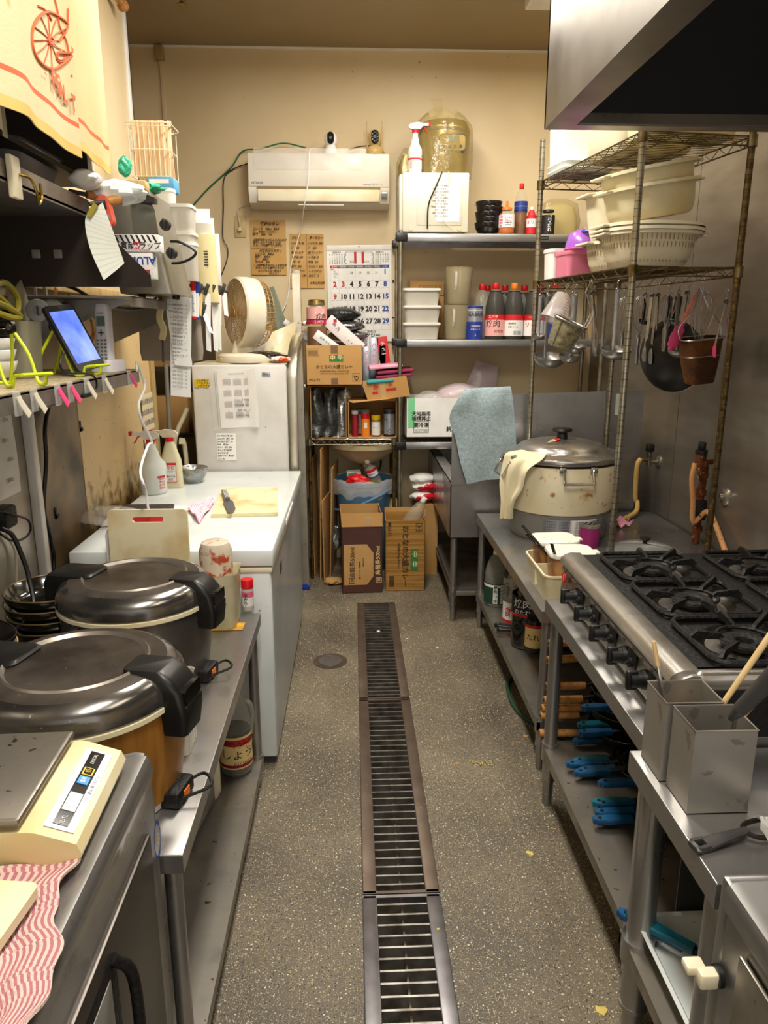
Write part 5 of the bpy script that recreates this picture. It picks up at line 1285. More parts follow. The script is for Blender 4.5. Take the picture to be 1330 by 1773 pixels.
ct('タクシーのご用命は',.53,.905,.020,0,.0); ct('㊤ タクシー',.60,.945,.034,0,.02); ct('0120-00-0000',.60,.983,.020,0,.01) if 0 else None
ct('電話 0120',.56,.983,.019,0,.01)
f.build('print',ms,t,smooth=False)
f=MB(); q=W(681,487,.002); f.box(-.006,.006,-.004,0,-.008,.008); tag(f.build('black_tape','black_plastic',loc=(q.x,BY,q.z)),'small square of black tape right of the calendar','tape')
f=MB(); q=W(681,550,.002); f.box(-.014,.014,-.003,0,-.004,.004); tag(f.build('black_tape','black_plastic',loc=(q.x,BY,q.z)),'thin strip of black tape right of the calendar bottom','tape')

# ---------------- grey steel shelf rack
GY0,GY1=4.62,5.04
GX0,GX1=.285,1.56
t=thing('steel_shelf','tall grey steel shelf rack against the back wall','shelf rack',((GX0+GX1)/2,(GY0+GY1)/2,0)); ioG=Matrix.Translation(-Vector(t.location))
def G_():b=MB(); b.x=ioG; return b
LV=[at(690,404,Y=GY0).z,at(697,588,Y=GY0).z,at(697,766,Y=GY0).z]
for k,z in enumerate(LV):
    f=G_(); f.box(GX0+.0,GX1,GY0,GY1,z-.006,z-.002); f.box(GX0+.03,GX1,GY0-.004,GY0+.004,z-.045,z,bev=.003); f.box(GX0+.03,GX1,GY1-.004,GY1,z-.04,z)
    f.box(GX0,GX0+.006,GY0,GY1,z-.04,z)
    s_=f.build('shelf_board','steel',t)
    for y_ in (GY0,GY1-.02):
        f=G_(); f.box(GX0-.025,GX0+.045,y_-.018,y_+.03,z-.046,z+.004,bev=.006); f.build('corner_bracket','black_plastic',s_)
for x_,y_ in ((GX0+.005,GY0+.005),(GX0+.005,GY1-.02),(GX1-.02,GY0+.005),(GX1-.02,GY1-.02)):
    f=G_(); f.cyl((x_,y_,0),(x_,y_,LV[0]+.015),.0135,n=16); f.build('post','post_metal',t)
f=G_(); zz=LV[0]; q=at(941,405,Y=GY0-.006); f.box(q.x-.035,q.x+.035,GY0-.0065,GY0-.004,zz-.032,zz-.012); f.text('Remacon',.017,face_back(q.x,GY0-.0072,zz-.022),1); f.build('name_plate',['label_black','silver_label'],t)
def onshelf(px,lv,Y):z=LV[lv]; return Vector((at(px,500,Y=Y).x if 0 else xcol(px,Y,z),Y,z-.0015))
def xcol(px,Y,z):
    """x where the column px meets the line (Y, z)"""
    lo,hi=-3.0,3.0
    for _ in range(40):
        m_=(lo+hi)/2; v=Vector((m_,Y,z-CAM_H)); k=665+FPX*v.dot(_r)/v.dot(_f)
        if k<px:lo=m_
        else:hi=m_
    return lo
def span(px0,px1,Y,z):return xcol(px0,Y,z),xcol(px1,Y,z)

# top shelf: microwave, rice cooker in a bag, spray, bowls, bottles
Z0=LV[0]+.001
x0,x1=span(697,811,4.66,Z0+.1); hm=at(700,298,Y=4.66).z-Z0
t=thing('microwave_oven','stained white microwave oven turned sideways on the top shelf','microwave',((x0+x1)/2,4.83,Z0)); w_=(x1-x0)/2
mat('micro_white','#d6d2c4',.35,c2='#cbc4ac',scale=4,spots=[('#b59a52',24,.70,.05)])
f=MB(); f.box(-w_,w_,-.17,.17,.012,hm,bev=.006); f.box(-w_-.02,-w_+.002,-.165,.165,.02,hm-.01,bev=.008); f.build('case','micro_white',t)
f=MB(); f.box(-w_+.085,w_-.04,-.174,-.168,.05,hm-.04,bev=.012); f.build('side_recess','micro_white',t)
f=MB(); f.box(.0,w_-.055,-.1755,-.174,.07,hm-.06)
for k in range(11):f.text('定格 100V 高周波',.0105,face_back(.035-.015*(k %2),-.1762,hm-.075-k*.0165),1)
f.build('rating_label',['paper','ink'],t)
f=MB()
for s_ in (-1,1):f.cyl((s_*(w_-.05),-.176,.03),(s_*(w_-.05),-.168,.03),.011,n=16)
f.build('screws','beige_plastic',t)
for sx in (-1,1):
    for sy in (-1,1):f=MB(); f.cyl((sx*(w_-.03),sy*.13,0),(sx*(w_-.03),sy*.13,.014),.012,n=12); f.build('foot','black_plastic',t)
f=MB(); f.tube([at(766,297,Y=4.66)-Vector(t.location),at(754,325,Y=4.645)-Vector(t.location),at(742,355,Y=4.645)-Vector(t.location),at(740,396,Y=4.645)-Vector(t.location)],.004,8,smooth=5); f.build('power_cord','cable_black',t)
cable('thin_cable','thin beige cable hanging over the microwave side',[at(776,297,Y=4.66),at(779,310,Y=4.645),at(770,345,Y=4.645),at(768,380,Y=4.645),at(785,397,Y=4.64)],.002,'cable_beige')
Z1=Z0+hm+.001
x0,x1=span(728,815,4.80,Z1+.1)
t=thing('rice_warmer','gold steel rice cooker wrapped in a clear bag on the microwave','rice cooker',((x0+x1)/2-.005,4.84,Z1)); rr=(x1-x0)/2
f=MB(); f.lathe([(0,0),(rr*.84,0),(rr*.92,.03),(rr*.96,.12),(rr,.20),(rr,.245),(rr*.96,.25)],48); f.build('body','gold_steel',t)
f=MB(); f.lathe([(rr*.985,.243),(rr*1.02,.25),(rr*1.02,.262),(rr*.98,.27),(rr*.9,.30),(rr*.5,.315),(0,.318)],48); f.build('lid','gold_steel',t)
f=MB(); f.lathe([(rr*1.0,.236),(rr*1.012,.238),(rr*1.012,.250),(rr,.252)],48); f.build('band','dark_grey',t)
f=MB(); f.x=frame((.03,-rr*1.0+.002,.165),(1,0,0),(0,0,1)); f.loft([[(x,y,z) for x,y in rrect(.15,.085,.02,5)] for z in (-.03,.008)]); f.loft([[(x,y,z) for x,y in rrect(.162,.097,.025,5)] for z in (-.03,.004)],m=1); f.loft([[(x+.005,y+.018,z) for x,y in rrect(.06,.03,.004,3)] for z in (.006,.0095)],m=2)
for k in range(4):f.cyl((-.05+.033*k,-.02,.008),(-.05+.033*k,-.02,.0105),.009,n=14,m=1)
f.build('control_panel',['gold_steel','dark_grey','lcd_green'],t)
random.seed(11)
f=MB(); n_=40
secs=[]
for j in range(12):
    v_=j/11; z=.0+.36*v_; base=rr*(1.14 if v_<.75 else 1.14-.55*((v_-.75)/.25) **1.5)
    secs.append([(base*(1+.05*math.sin(5*a+3*v_)+.04*math.sin(11*a+7*v_))*math.cos(a)-.01,base*(1+.05*math.sin(5*a+3*v_))*math.sin(a),z*(1+.03*math.sin(7*a))) for a in [2*PI*q/n_ for q in range(n_)]])
f.loft(secs,caps=False)
f.x=Matrix.Translation((-.03,0,.34)); f.sheet(lambda a,b_:((a-.5)*.035*(1+b_)-.02*b_,.01*math.sin(9*b_),.10*b_),6,8)
f.build('bag','film_yellow',t)
t=thing('bagged_part','dark gold appliance side wrapped in film left of the rice cooker on the microwave','wrapped appliance',(xcol(706,4.85,Z1),4.93,Z0+.12))
f=MB(); f.rloft([(0,.09,.12,.02),(.30,.11,.13,.03),(.36,.06,.10,.02)],n=4); f.build('part','gold_steel',t); f=MB(); f.rloft([(-.02,.12,.15,.03),(.32,.13,.16,.03),(.40,.05,.08,.01)],n=4); f.build('bag','film_yellow',t)
for k in range(2):f=MB(); f.cyl((-.02,-.065,.14+.10*k),(-.02,-.055,.14+.10*k),.016,n=16); f.build('foot','black_plastic',t)

def spray(label,loc,h,r_,rotz,trig_m='red_plastic',head_m='white_plastic',body='milky',lab=None,flat=False,group=None,conic=False):
    t=thing('spray_bottle',label,'spray bottle',loc,rotz=rotz,group=group); f=MB()
    if conic:f.rloft([(0,r_*2,r_*1.2,r_*.3),(.01,r_*2.05,r_*1.25,r_*.35),(h*.45,r_*1.9,r_*1.15,r_*.35),(h*.74,.045,.04,.018),(h*.78,.032,.032,.015)],n=5)
    else:f.lathe([(0,0),(r_*.92,0),(r_,.008),(r_*.98,h*.30),(r_*1.06,h*.38),(r_*1.0,h*.46),(r_*.62,h*.56),(r_*.58,h*.62),(r_*.40,h*.70),(.016,h*.78)],32)
    f.build('bottle',body,t)
    f=MB(); f.cyl((0,0,h*.77),(0,0,h*.84),.019,n=18); f.build('collar','red_plastic',t)
    f=MB(); f.prism([(-.030,h*.84),(.022,h*.84),(.038,h*.86),(.040,h*.90),(.025,h*.95),(-.02,h*.97),(-.045,h*.95),(-.075,h*.955),(-.078,h*.90),(-.045,h*.90)],-.011,.011,'y'); hd=f.build('spray_head',head_m,t)
    f=MB(); f.box(-.092,-.076,-.010,.010,h*.90,h*.965,bev=.002); f.build('nozzle',trig_m,hd)
    f=MB(); f.ribbon([(-.035,0,h*.90),(-.055,0,h*.87),(-.062,0,h*.82),(-.072,0,h*.78)],.014,.006,up=(1,0,0),smooth=3); f.build('trigger',trig_m,hd)
    if lab:lab(t)
    return t
def lab_front(w_,z0,z1,d,rows,border='label_red'):
    def fn(t):
        f=MB(); f.box(-w_/2,w_/2,-d-.0015,-d,z0,z1,m=0); f.box(-w_/2,w_/2,-d-.0022,-d-.0015,z1-(z1-z0)*.12,z1,m=1); f.box(-w_/2,w_/2,-d-.0022,-d-.0015,z0,z0+.003,m=1)
        f.box(-w_/2,-w_/2+.002,-d-.0022,-d-.0015,z0,z1,m=1); f.box(w_/2-.002,w_/2,-d-.0022,-d-.0015,z0,z1,m=1)
        for s_,zc,size,m_ in rows:f.text(s_,size,face_back(0,-d-.0028,z0+(z1-z0)*zc),m_,bold=.01)
        f.build('label',['label_white',border,'ink','ink_red'],t)
    return fn
x=xcol(719,4.69,Z1)
spray('clear spray bottle with red trigger standing on the microwave',(x,4.71,Z1),.285,.040,R(180),lab=None,body='milky')
sp=[o for o in COL.objects if o.get('label','').endswith('standing on the microwave')][0]
f=MB(); f.x=Matrix.Rotation(PI,4,'Z'); f.lathe([(.0412,.02),(.0412,.085)],28,m=0); f.lathe([(.0415,.07),(.0415,.08)],28,m=1)
for k in range(4):f.text('除菌アルコール',.009,Matrix.Rotation(R(-10),4,'Z')@frame((0,-.0422,.062-.011*k),(1,0,0),(0,0,1)),2,bend=.042)
f.build('label',['label_white','label_red','ink_red'],sp)
# black bowls on the top shelf
def bowl(name,label,loc,r_,h,m,rim_m=None,group=None,rot=(0,0,0),cat='bowl',foot=.5):
    t=thing(name,label,cat,loc,rot=rot,group=group); f=MB()
    pr=[(r_*foot*.9,0),(r_*foot,0),(r_*foot,h*.08),(r_*.72,h*.22),(r_*.92,h*.58),(r_,h*.97),(r_*.99,h),(r_*.96,h*.97),(r_*.88,h*.58),(r_*.66,h*.28),(0,h*.14)]
    f.lathe([(0,h*.04)]+pr,40); f.build('bowl',m,t,angle=60)
    f=MB(); f.tube([(r_*.985*math.cos(a),r_*.985*math.sin(a),h) for a in [2*PI*k/48 for k in range(48)]],r_*.018,6,closed=True); f.build('rim',rim_m or m,t)
    return t
x=xcol(846,4.74,Z0)
for k in range(5):
    bowl('rice_bowl','black bowl on the top shelf, '+('lowest','second from below','middle one','second from above','topmost')[k]+' of its stack',(x+.004*(k %2),4.76,Z0+.030*k),.085-.001*k,.075,'black_lacquer',group='black bowls stacked beside the microwave',rot=(0,R(2*(k %2)),0))
x=xcol(877,4.68,Z0)
bottle('honey_bottle','honey bottle with orange pointed cap on the top shelf','bottle',(x,4.69,Z0),.155,.047,'honey',.28,'orange_plastic',dict(z=(.26,.72),m='label_white',bands=[],text=[('はちみつ',.60,.012,'ink',0),('純粋 1kg',.50,.010,'ink_pink',0),('内容量 名称',.42,.009,'ink',0),('株式会社',.34,.009,'ink',0)]),handle=False,cap_r=.030,neck=.22)
hb=[o for o in COL.objects if o.get('label','').startswith('honey bottle')][0]
f=MB(); f.cyl((0,0,.153),(0,0,.192),.010,.006,n=14); f.build('spout','orange_plastic',hb)
f=MB()
for k in range(14):a=R(-150+5*(k %4)); f.x=Matrix.Rotation(a+PI/2,4,'Z')@frame((0,-.0486,.05+.016*(k // 3)),(1,0,0),(0,0,1)); f.lathe([(0,0),(.006,0)],6)
f.build('honeycomb_print','ink_pink',hb)
x=xcol(900,4.78,Z0)
bottle('sauce_bottle','tall brown bottle with red cap and dark label on the top shelf','bottle',(x,4.78,Z0),.305,.040,'sauce_brown',.45,'red_plastic',dict(z=(.46,.66),m='label_blue',bands=[(.48,.50,'label_black'),(.56,.57,'silver_label')],text=[]),handle=False,neck=.25)
x=xcol(919,4.70,Z0)
bottle('sauce_bottle','red and white oyster sauce squeeze bottle on the top shelf','bottle',(x,4.70,Z0),.16,.030,None,0,'white_plastic',dict(z=(.05,.70),m='label_white',bands=[(.05,.28,'label_red'),(.58,.70,'label_red')],text=[('オリゴ',.44,.026,'ink_red',0)]),handle=False,shell='label_red')
x=xcol(942,4.70,Z0)
bottle('sauce_bottle','black sauce bottle with white vertical lettering behind the rack post','bottle',(x+.02,4.70,Z0),.145,.040,'sauce_dark',.7,'black_plastic',dict(z=(.06,.78),m='label_black',bands=[],text=[('ゴ',.68,.026,'label_white',0),('マ',.52,.026,'label_white',0),('だ',.36,.026,'label_white',0),('れ',.20,.026,'label_white',0)]),handle=False,cap_r=.034)
t=thing('plastic_bundle','bundle wrapped in clear film behind the sauce bottles on the top shelf','wrapped bundle',(xcol(965,4.85,Z0),4.88,Z0)); f=MB(); f.rloft([(0,.22,.16,.04),(.10,.24,.18,.06),(.18,.2,.15,.05),(.20,.1,.1,.04)],n=5); f.build('goods','beige_plastic',t); f=MB(); f.rloft([(0,.24,.18,.04),(.10,.27,.20,.06),(.20,.23,.17,.05),(.23,.12,.1,.04)],n=5); f.build('wrap','film_yellow',t)

# middle shelf
Z2=LV[1]+.001
x0,x1=span(697,762,4.68,Z2+.05)
for k in range(3):
    food_box('food_container',('lowest','middle','topmost')[k]+' clear lidded box stacked at the left of the middle shelf',((x0+x1)/2+.003*(k %2),4.78,Z2+.101*k),0,x1-x0-.01,.27,.090,'frosted','frosted_lid',group='clear food boxes on the middle shelf',taper=.90)
x0,x1=span(707,768,4.95,Z2)
t=thing('cardboard_box','brown cardboard box behind the clear boxes on the middle shelf','box',((x0+x1)/2,4.97,Z2)); f=MB(); f.box(-.11,.11,-.05,.05,0,.36,bev=.002); f.box(-.05,.11,-.052,-.05,.27,.33,m=1); f.box(-.048,.108,-.053,-.052,.272,.328,m=0); f.text('業務用食品',.026,face_back(.03,-.054,.31),1); f.text('冷暗所保存',.018,face_back(.04,-.054,.285),1); f.build('carton',['cardboard','ink'],t)
def jug(label,px,Z,h,Y,rot=(0,0,0)):
    x=xcol(px,Y,Z); t=thing('plastic_pitcher',label,'pitcher',(x,Y,Z),rot=rot,group='clear pitchers on the middle shelf'); f=MB(); f.lathe([(0,0),(.066,0),(.070,.006),(.084,h-.01),(.088,h),(.086,h),(.080,h-.012),(.066,.012),(0,.012)],36); f.build('body','jug_plastic',t)
    f=MB(); f.tube([(-.03,-.078,h*.85),(-.03,-.098,h*.80),(-.03,-.094,h*.50),(-.03,-.072,h*.42)],.008,8,smooth=5); f.build('handle','clear_plastic',t); return t
jug('lower clear plastic pitcher standing on the middle shelf',790,Z2,.205,4.74); jug('upper clear plastic pitcher stacked on the other pitcher',793,Z2+.207,.22,4.74,rot=(0,R(1),0))
x0,x1=span(808,836,4.68,Z2+.05)
t=thing('pepper_tin','blue and silver pepper tin on the middle shelf','tin',((x0+x1)/2,4.70,Z2)); rr=(x1-x0)/2
f=MB(); f.lathe([(0,0),(rr,0),(rr,.105)],32,m=0); f.lathe([(rr,.105),(rr,.185)],32,m=1); f.lathe([(rr,.185),(rr*1.02,.19),(rr,.198),(rr*.9,.196),(0,.196)],32,m=0); f.lathe([(rr*1.005,.172),(rr*1.005,.176)],32,m=2)
f.text('GABAN',.030,face_back(0,-rr*1.02,.147),3,bend=rr,bold=.02); f.text('Sesame',.020,face_back(0,-rr*1.02,.08),2,bend=rr,shear=.3); f.text('中華スープ',.012,face_back(0,-rr*1.02,.058),2,bend=rr); f.text('S',.02,face_back(0,-rr*1.02,.025),2,bend=rr); f.build('tin',['label_blue','silver_label','label_white','ink'],t)
def big_bottle(label,px,Y,cap,lab,liquid='sauce_dark',fill=.86,rz=0,h=.335,r_=.062,shell=None):
    x=xcol(px,Y,Z2+.05); return bottle('sauce_bottle',label,'bottle',(x,Y,Z2),h,r_,liquid,fill,cap,lab,rotz=rz,group='large sauce bottles on the middle shelf',shell=shell)
LW=lambda*tx:dict(z=(.06,.44),m='label_white',bands=[(.34,.44,'label_red')],text=list(tx))
big_bottle('empty clear jug with red cap left of the dark sauce bottles',833,4.84,'red_plastic',None,None,0)
big_bottle('red capped jug mostly hidden behind the empty one',842,4.97,'red_plastic',None,None,0)
big_bottle('yakiniku sauce jug with pink label and red cap',856,4.72,'red_plastic',dict(z=(.06,.44),m='label_pink',bands=[(.36,.44,'label_red'),(.35,.36,'label_blue')],text=[('エバラ',.40,.020,'label_white',-.35),('焼肉',.27,.046,'ink',-.35),('のたれ',.14,.022,'ink',.3)]))
big_bottle('orange capped dark sauce jug with white barcode label',888,4.72,'orange_plastic',LW(('原材料名',.28,.012,'ink',-.3),('名称 ソース',.22,.012,'ink',-.2),('|||||||||',.12,.026,'ink',.25)))
big_bottle('orange capped dark sauce jug with white and red label at the right',923,4.72,'orange_plastic',LW(('ージ',.39,.022,'label_white',-.4),('ソース',.25,.034,'ink_red',-.3),('▬',.11,.03,'ink',.1)))
big_bottle('red capped sauce jug behind the pink labelled one',872,4.93,'red_plastic',LW()); big_bottle('red capped sauce jug behind, second in the rear row',905,4.93,'red_plastic',LW()); big_bottle('red capped sauce jug behind, last in the rear row',933,4.93,'red_plastic',LW())
big_bottle('dark sauce jug seen behind the wire rack post',957,4.75,'red_plastic',LW())
x0,x1=span(938,968,4.70,Z2+.05)
# second tin right of the rack post
tn=[o for o in COL.objects if o.get('label','').startswith('blue and silver pepper tin')][0]
dup(tn,(xcol(962,4.66,Z2+.05),4.655,Z2),.3,'second blue and silver tin, seen behind the hanging ladles')

# low shelf: white frozen food carton, bags
Z3=LV[2]+.001
x0,x1=span(703,860,4.62,Z3+.05); hb_=at(710,687,Y=4.60).z-Z3-.01
x0=max(x0,GX0+.03)
t=thing('frozen_food_carton','white carton with green stripe on the lowest shelf board','carton',((x0+x1)/2,4.76,Z3+.03)); w_=(x1-x0)/2; hb_ -=.03
f=MB(); f.box(-w_,w_,-.145,-.141,0,hb_); f.box(-w_,w_,.141,.145,0,hb_); f.box(-w_,-w_+.004,-.145,.145,0,hb_); f.box(w_-.004,w_,-.145,.145,0,hb_); f.box(-w_,w_,-.145,.145,0,.004)
f.box(-w_+.012,-w_+.055,-.1462,-.145,.06,hb_,m=1)
f.text('天地無用',.030,face_back(-w_+.095,-.147,hb_*.60),2,bold=.02); f.text('横積禁止',.030,face_back(-w_+.095,-.147,hb_*.48),2,bold=.02)
for a_ in ((-.14,.0,.004),(-.14,.0,.07),):pass
bx=-w_+.095
for q0,q1,r0,r1 in ((bx-.048,bx+.048,.10,.102),(bx-.048,bx+.048,.05,.051),(bx-.048,bx+.048,.03,.032),(bx-.048,bx-.046,.03,.10),(bx+.046,bx+.048,.03,.10)):f.box(q0,q1,-.1462,-.145,r0,r1,m=2)
f.text('要冷凍',.032,face_back(bx,-.147,.077),2,bold=.02); f.text('(-18℃以下で保存)',.011,face_back(bx,-.147,.041),2); f.text('銚',.034,face_back(-w_+.27,-.147,.05),2,bold=.02)
f.build('carton',['paper','green_pale','ink'],t)
random.seed(21)
def crumple(name,label,cat,loc,size,m,seed,n=14,amp=.25,mats=None,parent=None,text=None):
    """crumpled bag: a squashed blob of folds"""
    rnd=random.Random(seed); ks=[(rnd.uniform(2,7),rnd.uniform(2,7),rnd.uniform(0,6),rnd.uniform(.3,1)) for _ in range(6)]
    secs=[]
    for j in range(n+1):
        ph=PI*j/n; row=[]
        for i in range(24):
            th=2*PI*i/24; d_=1+amp*sum(a*math.sin(k1*th+c)*math.sin(k2*ph+c*2) for k1,k2,c,a in ks)/2.2 if 0<j<n else 1
            row.append((size[0]/2*math.sin(ph)*math.cos(th)*d_,size[1]/2*math.sin(ph)*math.sin(th)*d_,size[2]/2*(1-math.cos(ph)*(1+amp*.2*math.sin(3*th)))))
        secs.append(row)
    f=MB(); f.loft(secs,caps=False)
    if text:
        for s_,x,z,sz in text:f.text(s_,sz,face_back(x,-size[1]/2*1.05,z),1)
    o=f.build(name,[m,'ink_red'],parent,loc=loc,angle=35)
    if label:tag(o,label,cat)
    return o
crumple('plastic_bag','pinkish clear bags poking out of the white carton','plastic bag',(xcol(745,4.72,1.1),4.73,Z3+.17),(.20,.20,.14),'film',3)
q=at(770,670,Y=4.85)
crumple('food_bag','white food bag with red print lying on the carton','food bag',(xcol(795,4.80,1.2),4.80,Z3+.15),(.36,.2,.20),'meat_bag',5,amp=.2)
t=thing('food_bag','tall pinkish pouch leaning on the back wall above the carton','food bag',(xcol(822,4.95,1.1),4.98,Z3+.12),rot=(R(-6),R(14),0)); f=MB(); f.sheet(lambda a,b_:((a-.5)*.27*(1-.45*b_),-.03*math.sin(PI*a)*math.sin(PI*(.1+.85*b_)),b_*.36),14,14,thick=.014); f.text('JFDA',.024,face_back(.01,-.042,.18),1,shear=.2); f.build('pouch',['meat_bag','ink_red'],t)
crumple('snack_bag','small red and orange food bag beside the towel on the carton','food bag',(xcol(782,4.70,1.1),4.66,Z3+.19),(.13,.08,.05),'salt_orange',9)
f=MB(); f.sheet(lambda a,b_:((a-.5)*.02,0,0),1,1)
q=W(840,636); f=MB(); f.add([(-.022,0,.002),(-.01,0,.008),(.012,0,.006),(.026,0,0),(.01,0,-.006),(-.012,0,-.005)],[(0,1,2,3,4,5)]); tag(f.build('wall_mark',mat('mark_dark','#3a1f12',.7),loc=(q.x,BY-.001,q.z),smooth=False),'small dark scuff on the back wall above the pouches','wall mark')

# ---------------- small wire shelf left of the grey rack, over the wash basin
VY0,VY1=4.62,4.99
VZ=at(610,762,Y=VY0).z+.004
vx0,vx1=xcol(536,VY0,VZ),GX0-.03
t=thing('wire_rack','low wire rack shelf between the ladder and the grey steel shelf','shelf rack',((vx0+vx1)/2,(VY0+VY1)/2,0)); ioV=-Vector(t.location)
wire_shelf(t,Vector((vx0,VY0,0)),Vector((1,0,0)),Vector((0,1,0)),vx1-vx0,VY1-VY0,VZ,ioV,m='post_metal',zig=.035)
for x_,y_ in ((vx0,VY0),(vx0,VY1),(vx1,VY1),(vx1,VY0)):
    f=MB(); f.x=Matrix.Translation(ioV); f.cyl((x_,y_,0),(x_,y_,VZ+.35 if y_==VY1 else VZ+.01),.011,n=12); f.build('post','post_rusty',t)
ZS=VZ+.005
mat('carton_print','#3a2c20',.7)
def open_box(b,x0,x1,y0,y1,z0,z1,th=.004,m=0,front=True,top=False):
    if front:b.box(x0,x1,y0,y0+th,z0,z1,m)
    b.box(x0,x1,y1-th,y1,z0,z1,m); b.box(x0,x0+th,y0,y1,z0,z1,m); b.box(x1-th,x1,y0,y1,z0,z1,m); b.box(x0,x1,y0,y1,z0,z0+th,m)
    if top:b.box(x0,x1,y0,y1,z1-th,z1,m)
# left carton with foil bags (open to the front)
xa,xb=span(538,600,VY0,ZS+.1); zt=at(600,667,Y=VY0).z
t=thing('carton','open sided carton holding foil pouches on the low wire shelf','carton',((xa+xb)/2,4.79,ZS)); w_=(xb-xa)/2; hh=zt-ZS-.004
f=MB(); open_box(f,-w_,w_,-.16,.16,0,hh,front=False,top=True); f.build('box','cardboard',t)
for k,(px,m_) in enumerate(((551,'foil_dark'),(568,'foil_dark'),(588,'foil'))):
    x=xcol(px,4.67,ZS+.1); tt=thing('foil_pouch',('dark foil pouch at the left of the open carton','dark foil pouch in the middle of the open carton','silver foil pouch hanging out at the right of the open carton')[k],'food pouch',(x,4.66+.012*k,ZS+.004),rot=(R(-6),R((-3,4,7)[k]),0),group='foil pouches in the open carton')
    f=MB(); f.sheet(lambda a,b_:((a-.5)*(.085+.02*math.sin(5*b_+k)),-.022*math.sin(PI*a)-.008*math.sin(9*b_+5*a+k),b_*(hh-.03)-.01*math.sin(6*a)),10,16,thick=.012); f.build('pouch',m_,tt)
# right carton lying open with spice jars
xa2,xb2=span(603,690,VY0,ZS+.1); hh2=at(640,694,Y=VY0).z-ZS
t=thing('carton','open carton on its side with spice jars inside','carton',((xa2+xb2)/2,4.79,ZS)); w2=(xb2-xa2)/2
f=MB(); open_box(f,-w2,w2-.01,-.15,.16,0,hh2,front=False,top=True); f.add([(-w2,-.15,hh2),(w2-.01,-.15,hh2),(w2-.02,-.22,hh2+.02),(-w2+.03,-.19,hh2-.01)],[(0,1,2,3)]); f.build('box','cardboard_light',t)
def jar(label,px,Y,r_,h,cap,capf,body,lab=None,txt=(),cap2=None):
    x=xcol(px,Y,ZS+.05); t=thing('spice_jar',label,'spice jar',(x,Y,ZS+.0045),group='jars in the open carton'); f=MB(); f.lathe([(0,0),(r_,0),(r_,h*(1-capf)),(r_*.96,h*(1-capf)+.002)],24)
    if lab:f.lathe([(r_*1.015,h*.08),(r_*1.015,h*(.92-capf))],24,m=1)
    for s_,zc,size in txt:f.text(s_,size,face_back(0,-r_*1.03,h*zc),2,bend=r_)
    f.build('jar',[body,lab or body,'ink' if lab != 'silver_label' else 'label_black'],t)
    f=MB(); f.lathe([(r_*1.0,h*(1-capf)),(r_*1.05,h*(1-capf)+.002),(r_*1.05,h*.99),(r_*.95,h),(0,h)],24); f.build('cap',cap,t)
jar('slim dark red jar with white cap at the left of the spice carton',615,4.69,.021,.165,'white_plastic',.14,'label_dark_red')
jar('dark jar with grey lid behind the slim red one',624,4.75,.024,.17,'grey_plastic',.12,'label_black','silver_label',(('胡椒',.3,.014),))
jar('orange jar with red ring and grey lid',633,4.69,.027,.17,'grey_plastic',.12,'salt_orange','salt_orange')
f=MB()
oj=[o for o in COL.objects if o.get('label','').startswith('orange jar with red ring')][0]
f.lathe([(.0285,.115),(.0285,.148)],24); f.build('red_ring','red_plastic',oj)
f=MB(); f.sheet(lambda a,b_:(.0280*math.sin((a-.5)*.7),-.0280*math.cos((a-.5)*.7),.055+.035*b_),4,1); f.build('bar_code','label_white',oj)
jar('yellow lidded jar with pale label',651,4.69,.028,.135,'yellow_plastic',.22,'sauce_brown','label_white',(('ガラスープ',.42,.009),))
jar('dark ramen soup can at the right of the spice carton',674,4.70,.036,.175,'dark_grey',.10,'label_black','silver_label',(('味噌ラーメン',.62,.012),('スープ',.52,.013),('●',.2,.03)))
# curry carton on top of the open carton
def curry_print(f,w_,h_,d,full=True):
    k=h_
    f.text('中辛',.0,face_back(0,0,0),2) if 0 else None
    f.box(-.020-w_*.06,.055,-d-.0012,-d,k*.60,k*.77,m=3)
    f.text('中',k*.15,face_back(-.010,-d-.002,k*.685),4,bold=.02); f.text('辛',k*.15,face_back(.036,-d-.002,k*.685),4,bold=.02)
    f.text('おとなの大盛カレー',k*.105,face_back(.0,-d-.002,k*.46),2,bold=.012)
    f.text('宮城製粉株式会社 山形本社工場',k*.052,face_back(.0,-d-.002,k*.35),2); f.text('常温保存可能 直射日光高温多湿を避けて保存',k*.036,face_back(0,-d-.002,k*.29),2)
    f.text('MG171',k*.10,face_back(-w_+.052,-d-.002,k*.13),2)
    for i in range(16):f.box(-w_+.018+i*.0036,-w_+.0195+i*.0036,-d-.001,-d,k*.77,k*.88,m=2)
    for q0,q1,r0,r1 in ((-w_+.012,-w_+.082,.74,.747),(-w_+.012,-w_+.082,.91,.917),(-w_+.012,-w_+.0135,.74,.917),(-w_+.0805,-w_+.082,.74,.917)):f.box(q0,q1,-d-.001,-d,k*r0,k*r1,m=2)
    x_=w_-.038
    for q0,q1,r0,r1 in ((x_-.024,x_+.024,.10,.108),(x_-.024,x_+.024,.29,.298),(x_-.024,x_-.0225,.10,.298),(x_+.0225,x_+.024,.10,.298)):f.box(q0,q1,-d-.001,-d,k*r0,k*r1,m=2)
    f.tube([(x_-.016,-d-.001,k*.25),(x_-.010,-d-.001,k*.17),(x_,-d-.001,k*.13),(x_+.010,-d-.001,k*.17),(x_+.016,-d-.001,k*.25)],.0022,5,m=2,smooth=3); f.cyl((x_,-d-.0015,k*.22),(x_,-d-.001,k*.22),.007,n=10,m=2)
xa,xb=span(530,628,4.60,zt+.1); z0_=zt+.002; hc=at(580,598,Y=4.60).z-z0_
t=thing('curry_carton','brown curry carton with green badge stuffed full above the foil pouches','carton',((xa+xb)/2,4.76,z0_)); w_=(xb-xa)/2
